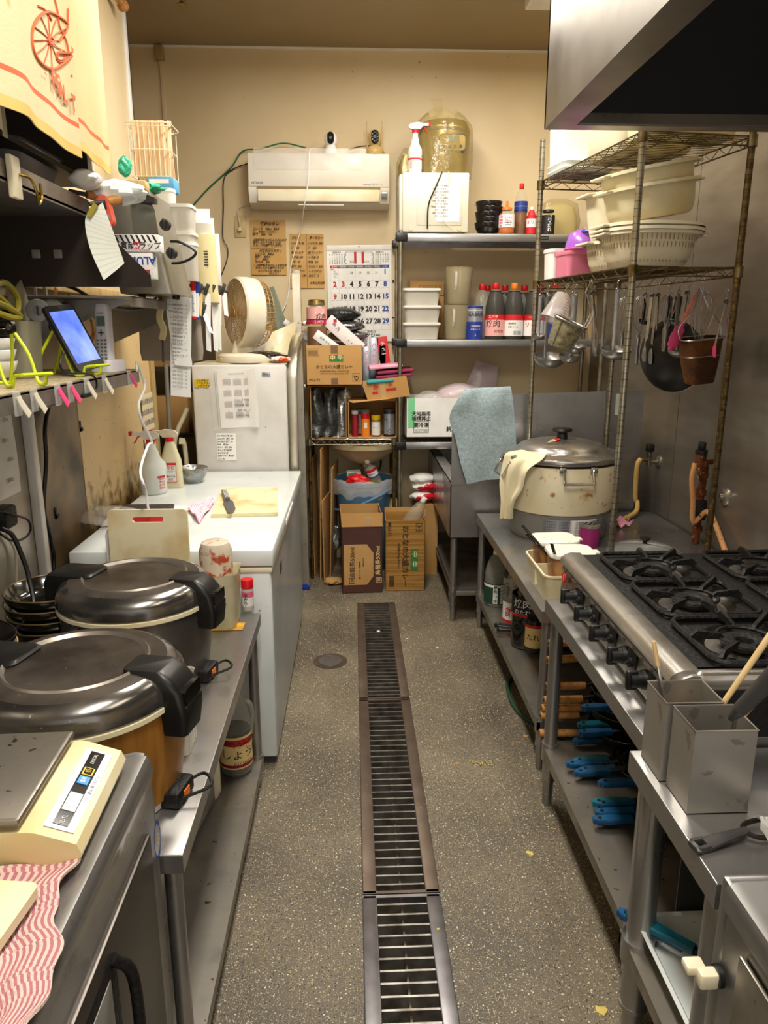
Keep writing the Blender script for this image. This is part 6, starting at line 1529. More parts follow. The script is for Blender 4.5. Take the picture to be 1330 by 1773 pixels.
f=MB(); open_box(f,-w_,w_,-.16,.16,0,hc); f.box(-.02,.022,-.1615,-.16,hc*.80,hc,m=1); f.box(-.02,.022,-.1615,-.16,0,hc*.18,m=1); curry_print(f,w_,hc,.16); f.build('box',['cardboard_light','tape_brown','carton_print','green_print','label_cream'],t)
CZ_=z0_+hc
# things stuffed in it
q=at(550,590,Y=4.70)
t=bottle('sauce_bottle','big nearly empty yakiniku sauce jug upside down in the curry carton','bottle',(xcol(549,4.70,CZ_+.1),4.70,CZ_-.06),.33,.062,'sauce_brown',.52,'brass',dict(z=(.56,.86),m='label_pink',bands=[(.56,.63,'label_red'),(.63,.65,'label_blue')],text=[('エバラ',.595,.022,'label_white',.25),('焼',.69,.036,'ink',.25),('肉',.69,.036,'ink',.8),('●',.79,.07,'label_white',.3)]),neck=.02,rotz=R(150),cap_r=.05)
random.seed(4)
crumple('seaweed_bag','bag of dark green seaweed on top of the curry carton','food bag',(xcol(590,4.84,1.5),4.84,CZ_+.14),(.25,.16,.09),'foil_dark',6,amp=.18)
crumple('silver_bag','upper silver bag under the seaweed bag','food bag',(xcol(594,4.84,1.5),4.86,CZ_+.075),(.27,.18,.08),'foil',12,amp=.15)
crumple('silver_bag','lower silver bag on the small brown box','food bag',(xcol(602,4.86,1.5),4.87,CZ_+.02),(.26,.16,.07),'foil',17,amp=.15)
t=thing('gift_box','long white and pink boxed packet slanting across the curry carton','box',(xcol(597,4.70,CZ_),4.70,CZ_+.055),rot=(R(0),R(41),R(-4))); f=MB(); f.box(-.14,.13,-.03,.02,-.035,.045,bev=.002)
for s_,x,z in (('神',-.09,.01),('乃',-.055,.005),('・・・・',.05,-.005)):f.text(s_,.026,frame((x,-.0315,z),(1,0,0),(0,0,1)),1)
f.text('◆',.03,frame((-.10,-.0315,.03),(1,0,0),(0,0,1)),2); f.build('box',[mat('gift_pink','#e3d3d2',.4,c2='#efe6e2',scale=9),'ink','ink_red'],t)
t=thing('white_packet','white packet with small print beside the slanting gift box','packet',(xcol(567,4.64,CZ_),4.645,CZ_+.015),rot=(0,R(36),0)); f=MB(); f.box(-.09,.085,-.01,.008,-.03,.03,bev=.003); f.text('名称 せんべい',.018,face_back(0,-.0112,0),1); f.build('packet',['paper','ink'],t)
t=thing('brown_box','small brown carton with black print under the silver bags','carton',(xcol(612,4.9,CZ_),4.93,CZ_-.05)); f=MB(); f.box(-.045,.045,-.05,.05,0,.12,bev=.002); f.text('品物',.034,face_back(-.0,-.052,.085),1,bold=.02); f.build('carton',['cardboard','ink'],t)
# tilted shallow box with red-white print and cloth packets
q0,q1=at(633,655,Y=4.60),at(712,648,Y=4.60)
t=thing('carton','shallow tilted carton with red print hanging over the spice carton','carton',((q0.x+q1.x)/2,4.76,ZS+hh2+.014),rot=(0,R(-7),R(-3))); w_=.145
f=MB(); f.loft([[(-w_*.82,-.15,.0),(w_,-.15,.0),(w_,.14,.0),(-w_*.82,.14,.0)],[(-w_,-.16,.125),(w_*.93,-.16,.125),(w_*.93,.15,.125),(-w_,.15,.125)]],caps=False); f.box(-w_*.8,w_,-.15,.14,0,.003)
f.x=frame((0,-.1565,.06),(1,0,0),(0,-.08,1))
f.text('赤',.036,Matrix.Translation((-.06,.018,.001)),1,bold=.02); f.text('み',.028,Matrix.Translation((.03,.022,.001)),1,bold=.02); f.box(-.085,-.05,-.022,-.008,0,.001,m=1); f.box(.0,.065,-.012,.002,0,.001,m=1); f.box(-.035,.0,-.06,.055,0,.0012,m=2); f.build('box',['cardboard_light','ink_red',mat('tape_clear','#c2a06a',.3)],t)
zt2=ZS+hh2+.14
mat('maroon_cloth','#8d2a4a',.7,c2='#7a2040',scale=8); mat('teal_cloth','#3d9aa0',.7)
for k,(px,dz,w__,m_,lb) in enumerate(((658,0,.11,'teal_cloth','folded teal cloth bag at the front of the shallow carton'),(682,.028,.17,'maroon_cloth','lower maroon vinyl bag in the shallow carton'),(684,.056,.17,'maroon_cloth','upper maroon vinyl bag with pink edge in the shallow carton'),(668,.085,.15,'cloth_pink','pale pink cloth folded on the maroon bags'))):
    t=thing('folded_bag',lb,'bag',(xcol(px,4.70,1.2),4.76-.04*(k==0),zt2-.03+dz),rot=(0,R(-5),0)); f=MB(); f.box(-w__/2-.03,w__/2+.03,-.13,.12,0,.022,bev=.010); f.build('bag',m_,t)
for k,(px0,px1,pt,m_,lb,txt,cl) in enumerate(((641,655,586,'label_white','small white box with pink print by the calendar foot','♨','ink_pink'),(629,641,600,'silver_label','grey box with pink writing, lower of the pair','クレナ','ink_pink'),(641,655,585,'silver_label','taller grey box with pink writing beside the curry carton','ハトムミ','ink_pink'),(657,668,598,'label_cream','small cream box with bar code below the calendar','▥','ink'),(666,684,582,'label_red','red and white toothpaste like box leaning at the rack post','チュー','label_white'))):
    if k==0:px0,px1,pt=626,640,586
    Yk=4.86+(.05 if k==0 else 0); xa_,xb_=span(px0,px1,Yk,1.3); zt_=at(px0,pt,Y=Yk).z; zb=zt2+.05
    zb=ZS+hh2+.005
    t=thing('small_box',lb,'box',((xa_+xb_)/2,Yk+.02,zb),rot=(0,R(-8) if k==4 else 0,0)); w_=(xb_-xa_)/2; h_=zt_-zb
    f=MB(); f.box(-w_,w_,-.02,.02,0,h_,bev=.001)
    if k==4:f.box(-w_-.0004,w_+.0004,-.0205,.0205,0,h_*.45,m=2)
    for i_,ch in enumerate(txt):f.text(ch,min(.03,w_*1.3),face_back(0,-.0215,h_*.92-.032*(i_+.5)),1,bold=.02)
    f.build('box',[m_,cl,'label_white'],t)

# ---------------- wash basin and pipe under the wire shelf
bx_=xcol(632,4.85,.8)
t=thing('wash_basin','old round white wash basin under the low wire shelf','wash basin',(bx_,BY,0)); zb=VZ-.045
mat('basin_white','#cfc2a2',.25,c2='#b5a27a',scale=5)
f=MB(); f.lathe([(0,zb-.155),(.03,zb-.15),(.10,zb-.125),(.18,zb-.07),(.215,zb-.035),(.225,zb-.03),(.228,zb),(.20,zb),(.16,zb-.05),(.08,zb-.10),(0,zb-.12)],48,c=(0,-.235,0),sx=1.0,sy=1.0); f.box(-.12,.12,-.10,-.001,zb-.09,zb-.03,bev=.02); f.build('bowl','basin_white',t)
f=MB(); f.cyl((0,-.235,zb-.17),(0,-.235,zb-.15),.03,n=20); f.tube([(0,-.235,zb-.15),(0,-.235,zb-.36),(0,-.21,zb-.40),(0,-.17,zb-.38),(0,-.02,zb-.36)],.016,14,smooth=5); f.build('drain_pipe','post_metal',t)
f=MB(); f.tube([(.10,-.06,zb-.10),(.11,-.05,zb-.2),(.04,-.05,zb-.35),(.03,-.04,zb-.5)],.008,10,smooth=5); f.build('supply_hose','dark_grey',t)

# ---------------- floor boxes, bucket, rubbish
def floor_box(label,x0,x1,y0,y1,h,m,flaps,rotz=0.0):
    t=thing('cardboard_box',label,'cardboard box',((x0+x1)/2,(y0+y1)/2,0),rotz=rotz); w_,d_=(x1-x0)/2,(y1-y0)/2
    f=MB(); open_box(f,-w_,w_,-d_,d_,0.001,h,th=.004); f.build('box',m,t)
    for k,(side,ln,an) in enumerate(flaps):
        f=MB(); b=.004
        if side=='f':f.add([(-w_,-d_,h),(w_,-d_,h),(w_+.004,-d_-ln*math.sin(R(an)),h+ln*math.cos(R(an))),(-w_-.004,-d_-ln*math.sin(R(an)),h+ln*math.cos(R(an)))],[(0,1,2,3)])
        if side=='b':f.add([(-w_,d_,h),(w_,d_,h),(w_,d_+ln*math.sin(R(an)),h+ln*math.cos(R(an))),(-w_,d_+ln*math.sin(R(an)),h+ln*math.cos(R(an)))],[(0,1,2,3)])
        if side in 'lr':s_=-1 if side=='l' else 1; f.add([(s_*w_,-d_,h),(s_*w_,d_,h),(s_*(w_+ln*math.sin(R(an))),d_-.01,h+ln*math.cos(R(an))),(s_*(w_+ln*math.sin(R(an))),-d_+.01,h+ln*math.cos(R(an)))],[(0,1,2,3)])
        vs=[Vector(v) for v in f.v]; n_=(vs[1]-vs[0]).cross(vs[2]-vs[0]).normalized()*.0035
        f=MB(); f.add(vs+[v+n_ for v in vs],[(0,1,2,3),(7,6,5,4),(0,4,5,1),(1,5,6,2),(2,6,7,3),(3,7,4,0)]); f.build('flap','cardboard',t)
    return t,w_,d_
bxa,bxb=span(591,662,4.34,.2)
hA=at(620,912,Y=4.34).z
t,w_,d_=floor_box('brown and tan tea carton with open flaps on the floor',bxa,bxb-.005,4.335,4.585,hA,'cardboard_brown',[('f',.085,-14),('l',.09,4),('r',.09,-6),('b',.085,2)],R(2.5))
f=MB(); d=d_+.0012
f.prism([(-w_+.012,.055),(w_-.095,.055),(w_-.055,.11),(w_-.055,.26),(w_-.095,.315),(-w_+.012,.315)],-d,-d_-.0,'y',0)
def vtext(f,s_,size,x,z,y,m,bold=.012):f.text(s_,size,frame((x,y,z),(0,0,1),(-1,0,0)),m,bold=bold)
vtext(f,'烏龍茶500ml',.036,-w_+.065,.20,-d-.001,1); vtext(f,'囲 ウーロン茶飲料',.014,-w_+.108,.15,-d-.001,1); vtext(f,'500ml×24',.014,-w_+.13,.20,-d-.001,1)
vtext(f,'烏龍茶500ml',.034,w_-.026,.21,-d-.001,2)
for x_,mm in ((-w_+.06,1),(w_-.022,2)):
    for q0,q1,r0,r1 in ((-.018,.018,.075,.078),(-.018,.018,.108,.111),(-.018,-.015,.075,.111),(.015,.018,.075,.111)):f.box(x_+q0,x_+q1,-d-.001,-d,r0-.01,r1-.01,m=mm)
    f.text('茶',.026,face_back(x_,-d-.001,.083),mm)
f.build('print',['cardboard_light','carton_print','label_cream'],t)
f=MB(); f.sheet(lambda a,b_:(.02+a*.03,-d_-.022-.018*b_,hA+.02+.05*b_),3,4,thick=.002); f.build('torn_tape','film',t)
bxa2,bxb2=span(668,736,4.36,.2)
hB=at(700,902,Y=4.36).z
t,w_,d_=floor_box('curry carton stood on end and open, holding an empty bottle',bxa2,bxb2,4.365,4.595,hB,mat('cardboard_ribbed','#ad8040',.55,c2='#8f6526',scale=3,stretch=(1,1,40),mix=(.4,.6)),[('b',.03,5)],R(-1))
f=MB(); d=d_+.0012
vt=lambda s_,size,x,z,m,bold=.012:f.text(s_,size,frame((x,-d-.001,z),(0,0,-1),(1,0,0)),m,bold=bold)
vt('おとなの大盛カレー',.044,.0,hB*.50,0,.02); vt('MG171',.030,-w_+.025,hB*.88,0); vt('内容量 200g×30×10入',.018,-.04,hB*.5,0)
f.box(.035,.080,-d-.0008,-d_,hB*.30,hB*.60,m=1)
vt('中',.040,.058,hB*.53,2,.02); vt('辛',.040,.058,hB*.39,2,.02)
for q0,q1,r0,r1 in ((.065,.105,hB*.86,hB*.865),(.065,.105,hB*.96,hB*.965),(.065,.067,hB*.86,hB*.965),(.103,.105,hB*.86,hB*.965)):f.box(q0,q1,-d-.001,-d_,r0,r1)
f.tube([(.073,-d-.001,hB*.94),(.085,-d-.001,hB*.91),(.097,-d-.001,hB*.94)],.002,5,smooth=3); f.tube([(.085,-d-.001,hB*.91),(.085,-d-.001,hB*.875)],.002,5)
for k in range(12):f.box(-w_+.025,-w_+.055,-d-.001,-d_,.03+.006*k,.0325+.006*k)
f.build('print',['carton_print','green_print','label_cream'],t)
# empty bottle inside
q=at(722,870,Y=4.50)
bt_=bottle('empty_bottle','empty clear bottle with yellow label leaning in the curry carton','bottle',(bxb2-.16,4.47,hB-.16),.33,.050,None,0,'white_plastic',dict(z=(.10,.38),m='label_red',bands=[(.30,.38,'label_cream')],text=[('酒',.20,.05,'label_cream',0)]),handle=True,rot=(R(4),R(30),0))
# blue bucket with liner and rubbish
bkx=xcol(630,4.80,.45)
t=thing('bin_bucket','blue plastic bucket with clear liner behind the floor cartons','bucket',(bkx,4.82,0)); zt_=at(630,838,Y=4.62).z
f=MB(); f.lathe([(0,0),(.135,0),(.14,.01),(.185,zt_-.03),(.198,zt_-.028),(.202,zt_),(.194,zt_),(.180,zt_-.03),(.136,.014),(0,.014)],48); f.build('bucket','blue_plastic',t)
f=MB(); f.tube([(.195,-.04,zt_-.05),(.12,-.19,zt_-.07),(.0,-.225,zt_-.12),(-.10,-.195,zt_-.17),(-.19,-.06,zt_-.20)],.008,8,smooth=6); f.build('handle','blue_plastic',t)
f=MB(); random.seed(2)
f.lathe([(.188,zt_-.06),(.196,zt_+.006),(.206,zt_+.010),(.216,zt_-.02),(.212,zt_-.09)],48,sx=1.02)
for k in range(len(f.v)):
    a=math.atan2(f.v[k].y,f.v[k].x); f.v[k]=f.v[k]*1.0+Vector((0,0,.014*math.sin(7*a)+.010*math.sin(13*a)))*(1 if f.v[k].z<zt_ else .5)
f.build('liner','film',t)
crumple('red_wrapper','shiny red wrapper lying over the bucket rim','wrapper',(xcol(618,4.66,.6),4.68,zt_-.03),(.14,.10,.08),'red_plastic',4,amp=.3)
t=thing('milk_carton','green and white paper pack sticking out of the bucket','carton',(xcol(612,4.78,.7),4.80,zt_-.04),rot=(R(8),R(-4),R(10))); f=MB(); f.box(-.04,.05,-.025,.025,0,.095,bev=.002); f.box(-.036,.02,-.026,-.025,.02,.09,m=1); f.text('茶',.03,face_back(-.008,-.027,.055),0); f.build('pack',['paper','mint'],t)
bottle('empty_bottle','empty bottle with red label and white cap leaning in the bucket','bottle',(xcol(660,4.76,.6),4.76,zt_-.08),.24,.036,None,0,'white_plastic',dict(z=(.50,.74),m='label_white',bands=[(.66,.74,'label_red'),(.50,.53,'label_blue')],text=[('天然水',.60,.016,'ink_blue',-.2)]),handle=False,rot=(R(8),R(-24),0),cap_r=.016)
crumple('paper_waste','crumpled pale food waste in the blue bucket','waste',(bkx,4.82,zt_-.12),(.30,.28,.12),'scrap_yellow',31,amp=.2)
# flattened cardboard leaning beside the ladder
for k,(px,pt,y0,y1,lb) in enumerate(((543,800,4.62,4.95,'flattened carton leaning nearest the ladder'),(553,778,4.60,4.97,'tallest flattened carton leaning beside the bucket'),(560,868,4.56,4.85,'short flattened carton in front of the leaning stack'),(570,812,4.63,4.99,'flattened carton leaning closest to the bucket'))):
    x=xcol(px,y0,.4); zt_k=at(px,pt,Y=y0).z
    o=MB(); o.box(-.004,.004,0,y1-y0,0,zt_k,bev=0,m=0); o.box(-.004,.004,-.0008,.0,0,zt_k,m=1)
    oo=o.build('flattened_box',['cardboard','cardboard_edge'],loc=(x,y0,.001)); oo.rotation_euler=(0,R((-2,2,-1,3)[k]*.6),R((-4,-6,-8,-5)[k])); tag(oo,lb,'flattened box')
crumple('silver_wrapper','silver food wrapper hanging by the leaning cartons','wrapper',(xcol(582,4.58,.35),4.57,.21),(.06,.05,.16),'foil',77,amp=.3)
crumple('brown_paper','torn brown paper on the floor below the leaning cartons','paper',(xcol(578,4.5,0),4.52,0.0),(.12,.10,.04),'cardboard_light',78,amp=.3)
crumple('yellow_sack','yellow printed sack pushed behind the curry carton by the rack post','sack',(xcol(682,4.78,.4),4.80,0.0),(.16,.12,.50),mat('sack_yellow','#9a8a3a',.5,c2='#d8cf9a',scale=20),79,amp=.1)
# red/white packs between the box and the sink, hanging hook
for k,(px,py,lb) in enumerate(((733,862,'lower red and white packet beside the sink'),(736,845,'upper red and white packet beside the sink'),(731,832,'white packet on top of the red and white packets'))):
    q=at(px,py,Y=4.74); crumple('food_packet',lb,'packet',(q.x,4.74,q.z-.02),(.17,.12,.07),mat('red_white','#efece8',.4,c2='#d01c2c',scale=7,mix=(.49,.52)) if k<2 else 'paper',50+k,amp=.15)
f=MB(); f.box(-.09,.05,-.10,.10,0,at(733,870,Y=4.7).z-.012); f.box(-.08,.04,-.1005,-.10,.05,.3); tag(f.build('crate','cardboard',loc=(xcol(738,4.75,.4)+.02,4.78,0)),'plain carton under the red and white packets beside the sink','carton')

# ---------------- folded aluminium ladder
LYf=4.44
t=thing('step_ladder','folded aluminium step ladder standing between fridge and low shelf','ladder',(xcol(530,LYf,0),LYf,0)); o_=Vector(t.location)
LZ=lambda px,py,Y:at(px,py,Y=Y)-o_
def rail_(name,a,b,w_,d_,m='aluminium',par=None,hol=True):
    f=MB(); a,b=Vector(a),Vector(b); f.ribbon([a,b],w_,d_,up=(0,1,0)); 
    return f.build(name,m,par or t)
b0=Vector((0,0,.03)); a0=LZ(513,474,4.62)
rl_=rail_('front_rail',b0,a0,.048,.06)
f=MB(); dr_=(b0-a0); 
for s_ in (-1,1):f.ribbon([a0+Vector((s_*.021,-.032,0)),b0+Vector((s_*.021,-.032,0))],.006,.012,up=(0,1,0))
for q in (.15,.42,.63,.86):c_=a0.lerp(b0,q); f.cyl(c_+Vector((.008,-.032,0)),c_+Vector((.008,-.036,0)),.006,n=12)
f.build('edge_flange','aluminium',rl_)
f=MB(); f.box(-.026,.026,-.035,.035,0,.045,bev=.005); f.build('foot','blue_cap',rl_)
f=MB(); f.loft([[(a0.x+x,a0.y+y,a0.z+z) for x,y in rrect(.05,.064,.02,4)] for z in (0,.02)]); f.build('top_cap','frosted',rl_)
c1,c2=LZ(505,600,4.60),LZ(497,680,4.60)
RQ=[Vector(p_)-o_ for p_ in ((-.315,4.50,1.56),(-.325,4.30,1.52),(-.328,4.10,1.42),(-.328,4.05,1.2),(-.328,4.03,.03))]; f=MB(); f.ribbon(RQ,.030,.05,up=(1,0,0),smooth=4); rr_=f.build('rear_rail','aluminium',t)
f=MB(); f.box(-.02,.02,-.03,.03,-.03,.02,bev=.004); q=RQ[-1]; f.v=[v+Vector((q.x,q.y,.03)) for v in f.v]; f.build('foot','blue_cap',rr_)
for k in range(4):
    q=LZ(524,560+110*k,4.62); f=MB(); f.box(q.x-.012,q.x+.02,q.y+.04,q.y+.40,q.z-.012,q.z+.012,bev=.004); f.build('step','aluminium',t)
for px,py in ((519,715),(520,783),(521,925)):
    q=LZ(px,py,4.56); f=MB(); f.box(q.x-.006,q.x+.010,q.y-.02,q.y+.02,q.z-.012,q.z+.012,bev=.003); f.build('spacer','blue_cap',t)

# ---------------- refrigerator
FX0,FX1,FY0,FY1,FZ=-.845,-.352,3.965,4.40,1.417
t=thing('refrigerator','grubby white refrigerator behind the chest freezer','refrigerator',((FX0+FX1)/2,(FY0+FY1)/2,0)); w_,d_=(FX1-FX0)/2,(FY1-FY0)/2
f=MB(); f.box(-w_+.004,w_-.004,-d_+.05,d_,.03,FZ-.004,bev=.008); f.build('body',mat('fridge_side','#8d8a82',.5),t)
f=MB(); f.box(-w_,w_,-d_+.06,d_,FZ-.01,FZ,bev=.004); f.build('top',mat('fridge_top','#c8bd98',.5,c2='#a89a6a',scale=9),t)
f=MB(); f.box(-w_,w_,-d_,-d_+.045,.55,FZ-.006,bev=.012); dr1=f.build('door','fridge_white',t)
f=MB(); f.box(-w_,w_,-d_,-d_+.045,.06,.54,bev=.012); f.build('door','fridge_white',t)
f=MB()
for sx in (-1,1):
    for sy in (-1,1):f.cyl((sx*(w_-.05),sy*(d_-.07),0),(sx*(w_-.05),sy*(d_-.07),.035),.018,n=12)
f.build('feet','black_plastic',t)
f=MB(); q=at(461,648,Y=FY0)-Vector(t.location); f.box(q.x-.022,q.x+.022,-d_-.003,-d_,q.z-.011,q.z+.011,bev=.002); f.text('Haier',.013,face_back(q.x,-d_-.0035,q.z),1); f.build('maker_badge',['silver_label','ink'],dr1)
def fr_note(label,px0,py0,px1,py1,m,curl=.0,name='paper_note',d=.002,tilt=0):
    a,b=at(px0,py0,Y=FY0-d),at(px1,py1,Y=FY0-d); w__,h__=b.x-a.x,a.z-b.z
    t=thing(name,label,'paper note',((a.x+b.x)/2,FY0-d,(a.z+b.z)/2),rot=(0,tilt,0)); f=MB(); f.sheet(lambda u_,v_:((u_-.5)*w__,-curl*max(0,u_-.75)*4*(1+v_)-.001*math.sin(9*u_),(.5-v_)*h__),14,8,thick=.0006); f.build('sheet',m,t); return t,w__,h__
t,w__,h__=fr_note('yellow sticky label with handwriting on the refrigerator door',336,656,362,671,'yellow_plastic')
lines(t,[('メンチカツ',-.36,.28,.013),('うずらフライ',-.40,-.02,.013),('エビフライ',-.30,-.32,.013)],'ink',w__,h__,y=-.0015)
t,w__,h__=fr_note('year calendar in a clear sleeve on the refrigerator door',376,640,448,740,'paper',curl=.010,d=.004,tilt=R(-2))
f=MB()
for r_ in range(4):
    for c_ in range(3):
        x0_,z0__=(-.36+c_*.27)*w__,(.33-r_*.19)*h__
        f.text(str(r_*3+c_+1),.009,face_back(x0_+.09*w__,-.0035,z0__+.035*h__),0)
        for rr_ in range(5):
            for cc in range(7):f.box(x0_+cc*.030*w__,x0_+(cc*.030+.018)*w__,-.003,-.0025,z0__-rr_*.022*h__,z0__-(rr_*.022-.012)*h__,m=1 if cc==0 else 2)
f.text('2024 CALENDAR',.011,face_back(0,-.0035,.43*h__),2); 
for k,s_ in enumerate(('こしょう 500g','サラダ油 20L','砂糖 1kg','小麦粉 25kg')):f.text(s_,.013,face_back(.08*w__,-.0045,(-.02-k*.09)*h__),0,bold=.02)
f.build('print',['ink','ink_pink','ink_grey'],t,smooth=False)
f=MB(); f.sheet(lambda u_,v_:((u_-.56)*w__*1.22,-.006-.012*max(0,u_-.7)*3,(.5-v_)*h__*1.06),10,6); f.build('sleeve',mat('sleeve','#f4f4f4',.2,alpha=.22),t)
f=MB()
for k in range(30):f.box(-.56*w__,-.545*w__,-.0075,-.007,(-.48+k*.032)*h__,(-.468+k*.032)*h__)
f.build('punch_holes','ink_grey',t)
t,w__,h__=fr_note('small white handwritten list below the calendar sleeve on the refrigerator',374,750,410,797,'paper')
lines(t,[(s_,-.46,.40-.105*k,.0105) for k,s_ in enumerate(('ミンチカツ 冷 200','コロッケ  冷凍 150','からあげ 冷凍 1kg','もも   冷 2kg','ポテト  冷凍 500','ギョーザ 50×5個','玉子焼き 冷','白身フライ 冷 200','エビ 大'))],'ink',w__,h__,y=-.0015)
for nm,px,py,s_ in (('',0,0,0),):pass

# fan lying/standing on the fridge
t=thing('electric_fan','beige circulator fan with wire guard on the refrigerator','fan',(-.60,4.22,FZ+.001))
x=xcol(420,4.2,FZ); 
f=MB(); f.lathe([(0,0),(.165,0),(.17,.012),(.165,.035),(.15,.045),(.05,.05),(0,.05)],48,c=(.03,-.05,0)); f.build('base','fan_white',t)
f=MB(); f.rloft([(.04,.14,.12,.03),(.12,.10,.09,.03)],n=4); f.build('neck','fan_white',t)
Rf=Matrix.Translation((.0,-.01,.262))@Matrix.Rotation(R(-60),4,'Z')@Matrix.Rotation(R(88),4,'X')     # local +z = front, to the left-front
f=MB(); f.x=Rf; f.lathe([(.150,-.075),(.182,-.065),(.188,-.02),(.186,.035),(.176,.045),(.170,.030),(.172,-.02),(.165,-.055)],56); f.build('rim','fan_white',t)
f=MB(); f.x=Rf
for k in range(11):
    r_=.028+.0135*k; f.tube([(r_*math.cos(a),r_*math.sin(a),.052-.010*(k/10) **2) for a in [2*PI*q/40 for q in range(40)]],.0018,5,closed=True)
f.cyl((0,0,.045),(0,0,.058),.028,n=24)
for k in range(10):a=2*PI*k/10; f.tube([(.028*math.cos(a),.028*math.sin(a),.052),(.176*math.cos(a+.5),.176*math.sin(a+.5),.043)],.0018,5)
f.build('front_guard','fan_beige',t)
f=MB(); f.x=Rf
for k in range(46):
    a=2*PI*k/46; f.tube([(r_*math.cos(a),r_*math.sin(a),z_) for r_,z_ in ((.182,-.06),(.172,-.10),(.13,-.135),(.06,-.150))],.0019,5,smooth=2)
for r_,z_ in ((.178,-.085),(.160,-.116),(.13,-.135),(.06,-.15)):f.tube([(r_*math.cos(a),r_*math.sin(a),z_) for a in [2*PI*q/40 for q in range(40)]],.002,5,closed=True)
f.build('rear_guard','fan_beige',t)
f=MB(); f.x=Rf; f.cyl((0,0,-.10),(0,0,.02),.035,n=20); bl=f.build('motor','fan_white',t)
for k in range(3):
    f=MB(); f.x=Rf@Matrix.Rotation(2*PI*k/3,4,'Z'); f.sheet(lambda u_,v_:((.03+.125*v_)*math.cos((u_-.5)*1.3),(.03+.125*v_)*math.sin((u_-.5)*1.3),-.02+.03*(u_-.5)),8,6,thick=.003); f.build('blade','white_plastic',bl)
# clutter on the fridge
crumple('plastic_bag','clear crumpled bag behind the fan on the refrigerator','plastic bag',(xcol(440,4.3,1.5),4.35,FZ),(.20,.18,.15),'film',40,amp=.25)
crumple('sauce_packet','colourful yellow and red packet at the fan base','packet',(xcol(412,4.05,1.43),4.08,FZ),(.16,.10,.05),mat('packet_mix','#e8d27a',.3,c2='#c03a2a',scale=14,mix=(.45,.6)),41,amp=.3)
crumple('black_bag','crumpled black plastic bag on the refrigerator corner','plastic bag',(xcol(455,4.08,1.43),4.12,FZ),(.26,.14,.06),'black_gloss',42,amp=.3)
crumple('snack_wrapper','orange and white wrapper at the right edge of the refrigerator top','wrapper',(xcol(484,4.02,1.43),4.06,FZ),(.11,.08,.035),mat('wrap_orange','#e9e2d8',.3,c2='#d8501c',scale=14,mix=(.5,.56)),43,amp=.3)
t=thing('paper_sheaf','curled pale envelope leaning on the wall over the refrigerator','envelope',(xcol(482,4.35,1.45),4.36,FZ),rot=(R(-12),R(8),R(15))); f=MB(); f.sheet(lambda u_,v_:((u_-.5)*.17,.04*math.sin(PI*u_),v_*(.24-.10*(1-u_))),10,8,thick=.002); f.build('sheet','cream_dirty',t)
t=thing('paper_sheaf','folded grey printed paper behind the curled envelope','paper',(xcol(458,4.4,1.45),4.42,FZ),rot=(R(-10),R(18),0)); f=MB(); f.sheet(lambda u_,v_:((u_-.5)*.16,.02*math.sin(2*PI*u_),v_*.17),10,6,thick=.001); f.build('sheet','paper',t)
for k,(a_,b_,w__,lb) in enumerate((((467,500),(505,610),.030,'grey green tube, thicker of two leaning on the wall behind the refrigerator'),((461,505),(492,590),.016,'thin grey strip beside the thick leaning tube'))):
    A_,B_=at(*a_,Y=4.98),at(b_[0],b_[1],Y=4.80-.06*k); B_.z=min(B_.z,FZ+.1); f=MB(); dd=B_-A_; o0=A_+dd*1.25
    f.ribbon([Vector((0,0,0)),A_-o0],w__*2.0,.03,up=(0,1,0)); o=f.build('leaning_tube',mat('tube_green','#7d8474',.4),loc=o0); tag(o,lb,'tube')
t=thing('paper_roll','white rolled paper poking out left of the ladder','paper roll',(xcol(505,4.75,1.6),4.78,1.60),rot=(0,R(-55),0)); f=MB(); f.cyl((0,0,-.15),(0,0,.06),.022,n=18); f.build('roll','paper',t)

# ============================================================ LEFT SIDE
# ---------------- chest freezer
CX0,CX1,CY0,CY1,CZ0=-.985,-.285,2.475,3.945,.85
t=thing('chest_freezer','long white chest freezer with rust specks left of the aisle','freezer',((CX0+CX1)/2,(CY0+CY1)/2,0)); w_,d_=(CX1-CX0)/2,(CY1-CY0)/2
f=MB(); f.box(-w_+.012,w_-.012,-d_+.012,d_,.035,.775,bev=.008); f.box(-w_+.018,-w_+.45,-d_+.0115,-d_+.013,.06,.74); f.build('body','white_enamel',t)
f=MB(); f.box(w_-.0125,w_-.010,-d_+.03,d_-.02,.06,.765); f.build('side_panel',mat('freezer_side','#b4b9bb',.3,.2,c2='#9fa5a8',scale=4,spots=[('#8b5a34',40,.73,.02)]),t)
f=MB(); f.box(-w_+.006,w_-.006,-d_+.006,d_,.765,.785,bev=.004); f.build('rim','cream_plastic',t)
f=MB(); f.box(-w_,w_,-d_,d_,.790,.850,bev=.006); ld=f.build('lid','white_enamel',t)
f=MB(); f.box(w_-.001,w_+.004,-.22,.12,.800,.825,bev=.004); f.build('handle_recess','white_plastic',ld)
f=MB(); f.box(-w_+.02,w_-.02,-d_+.03,d_-.02,0.0,.04); f.build('plinth','dark_grey',t)
f=MB(); q=at(1,1,Z=1) if 0 else None; f.box(w_-.0105,w_-.008,-d_+.30,-d_+.37,.66,.70); f.build('badge','dark_grey',t)
f=MB(); f.box(w_-.25,w_-.247,-d_+.010,-d_+.0125,.06,.76); f.build('seam','wood_panel',t)
for k,(x_,z_,s_) in enumerate(((.10,.70,.006),(.12,.68,.004),(.15,.70,.005),(.145,.62,.009),(.155,.60,.006),(.22,.66,.004),(.30,.73,.005),(.31,.70,.003))):pass
FTZ=CZ0+.001
def ftop(px,py):q=at(px,py,Z=FTZ); return q
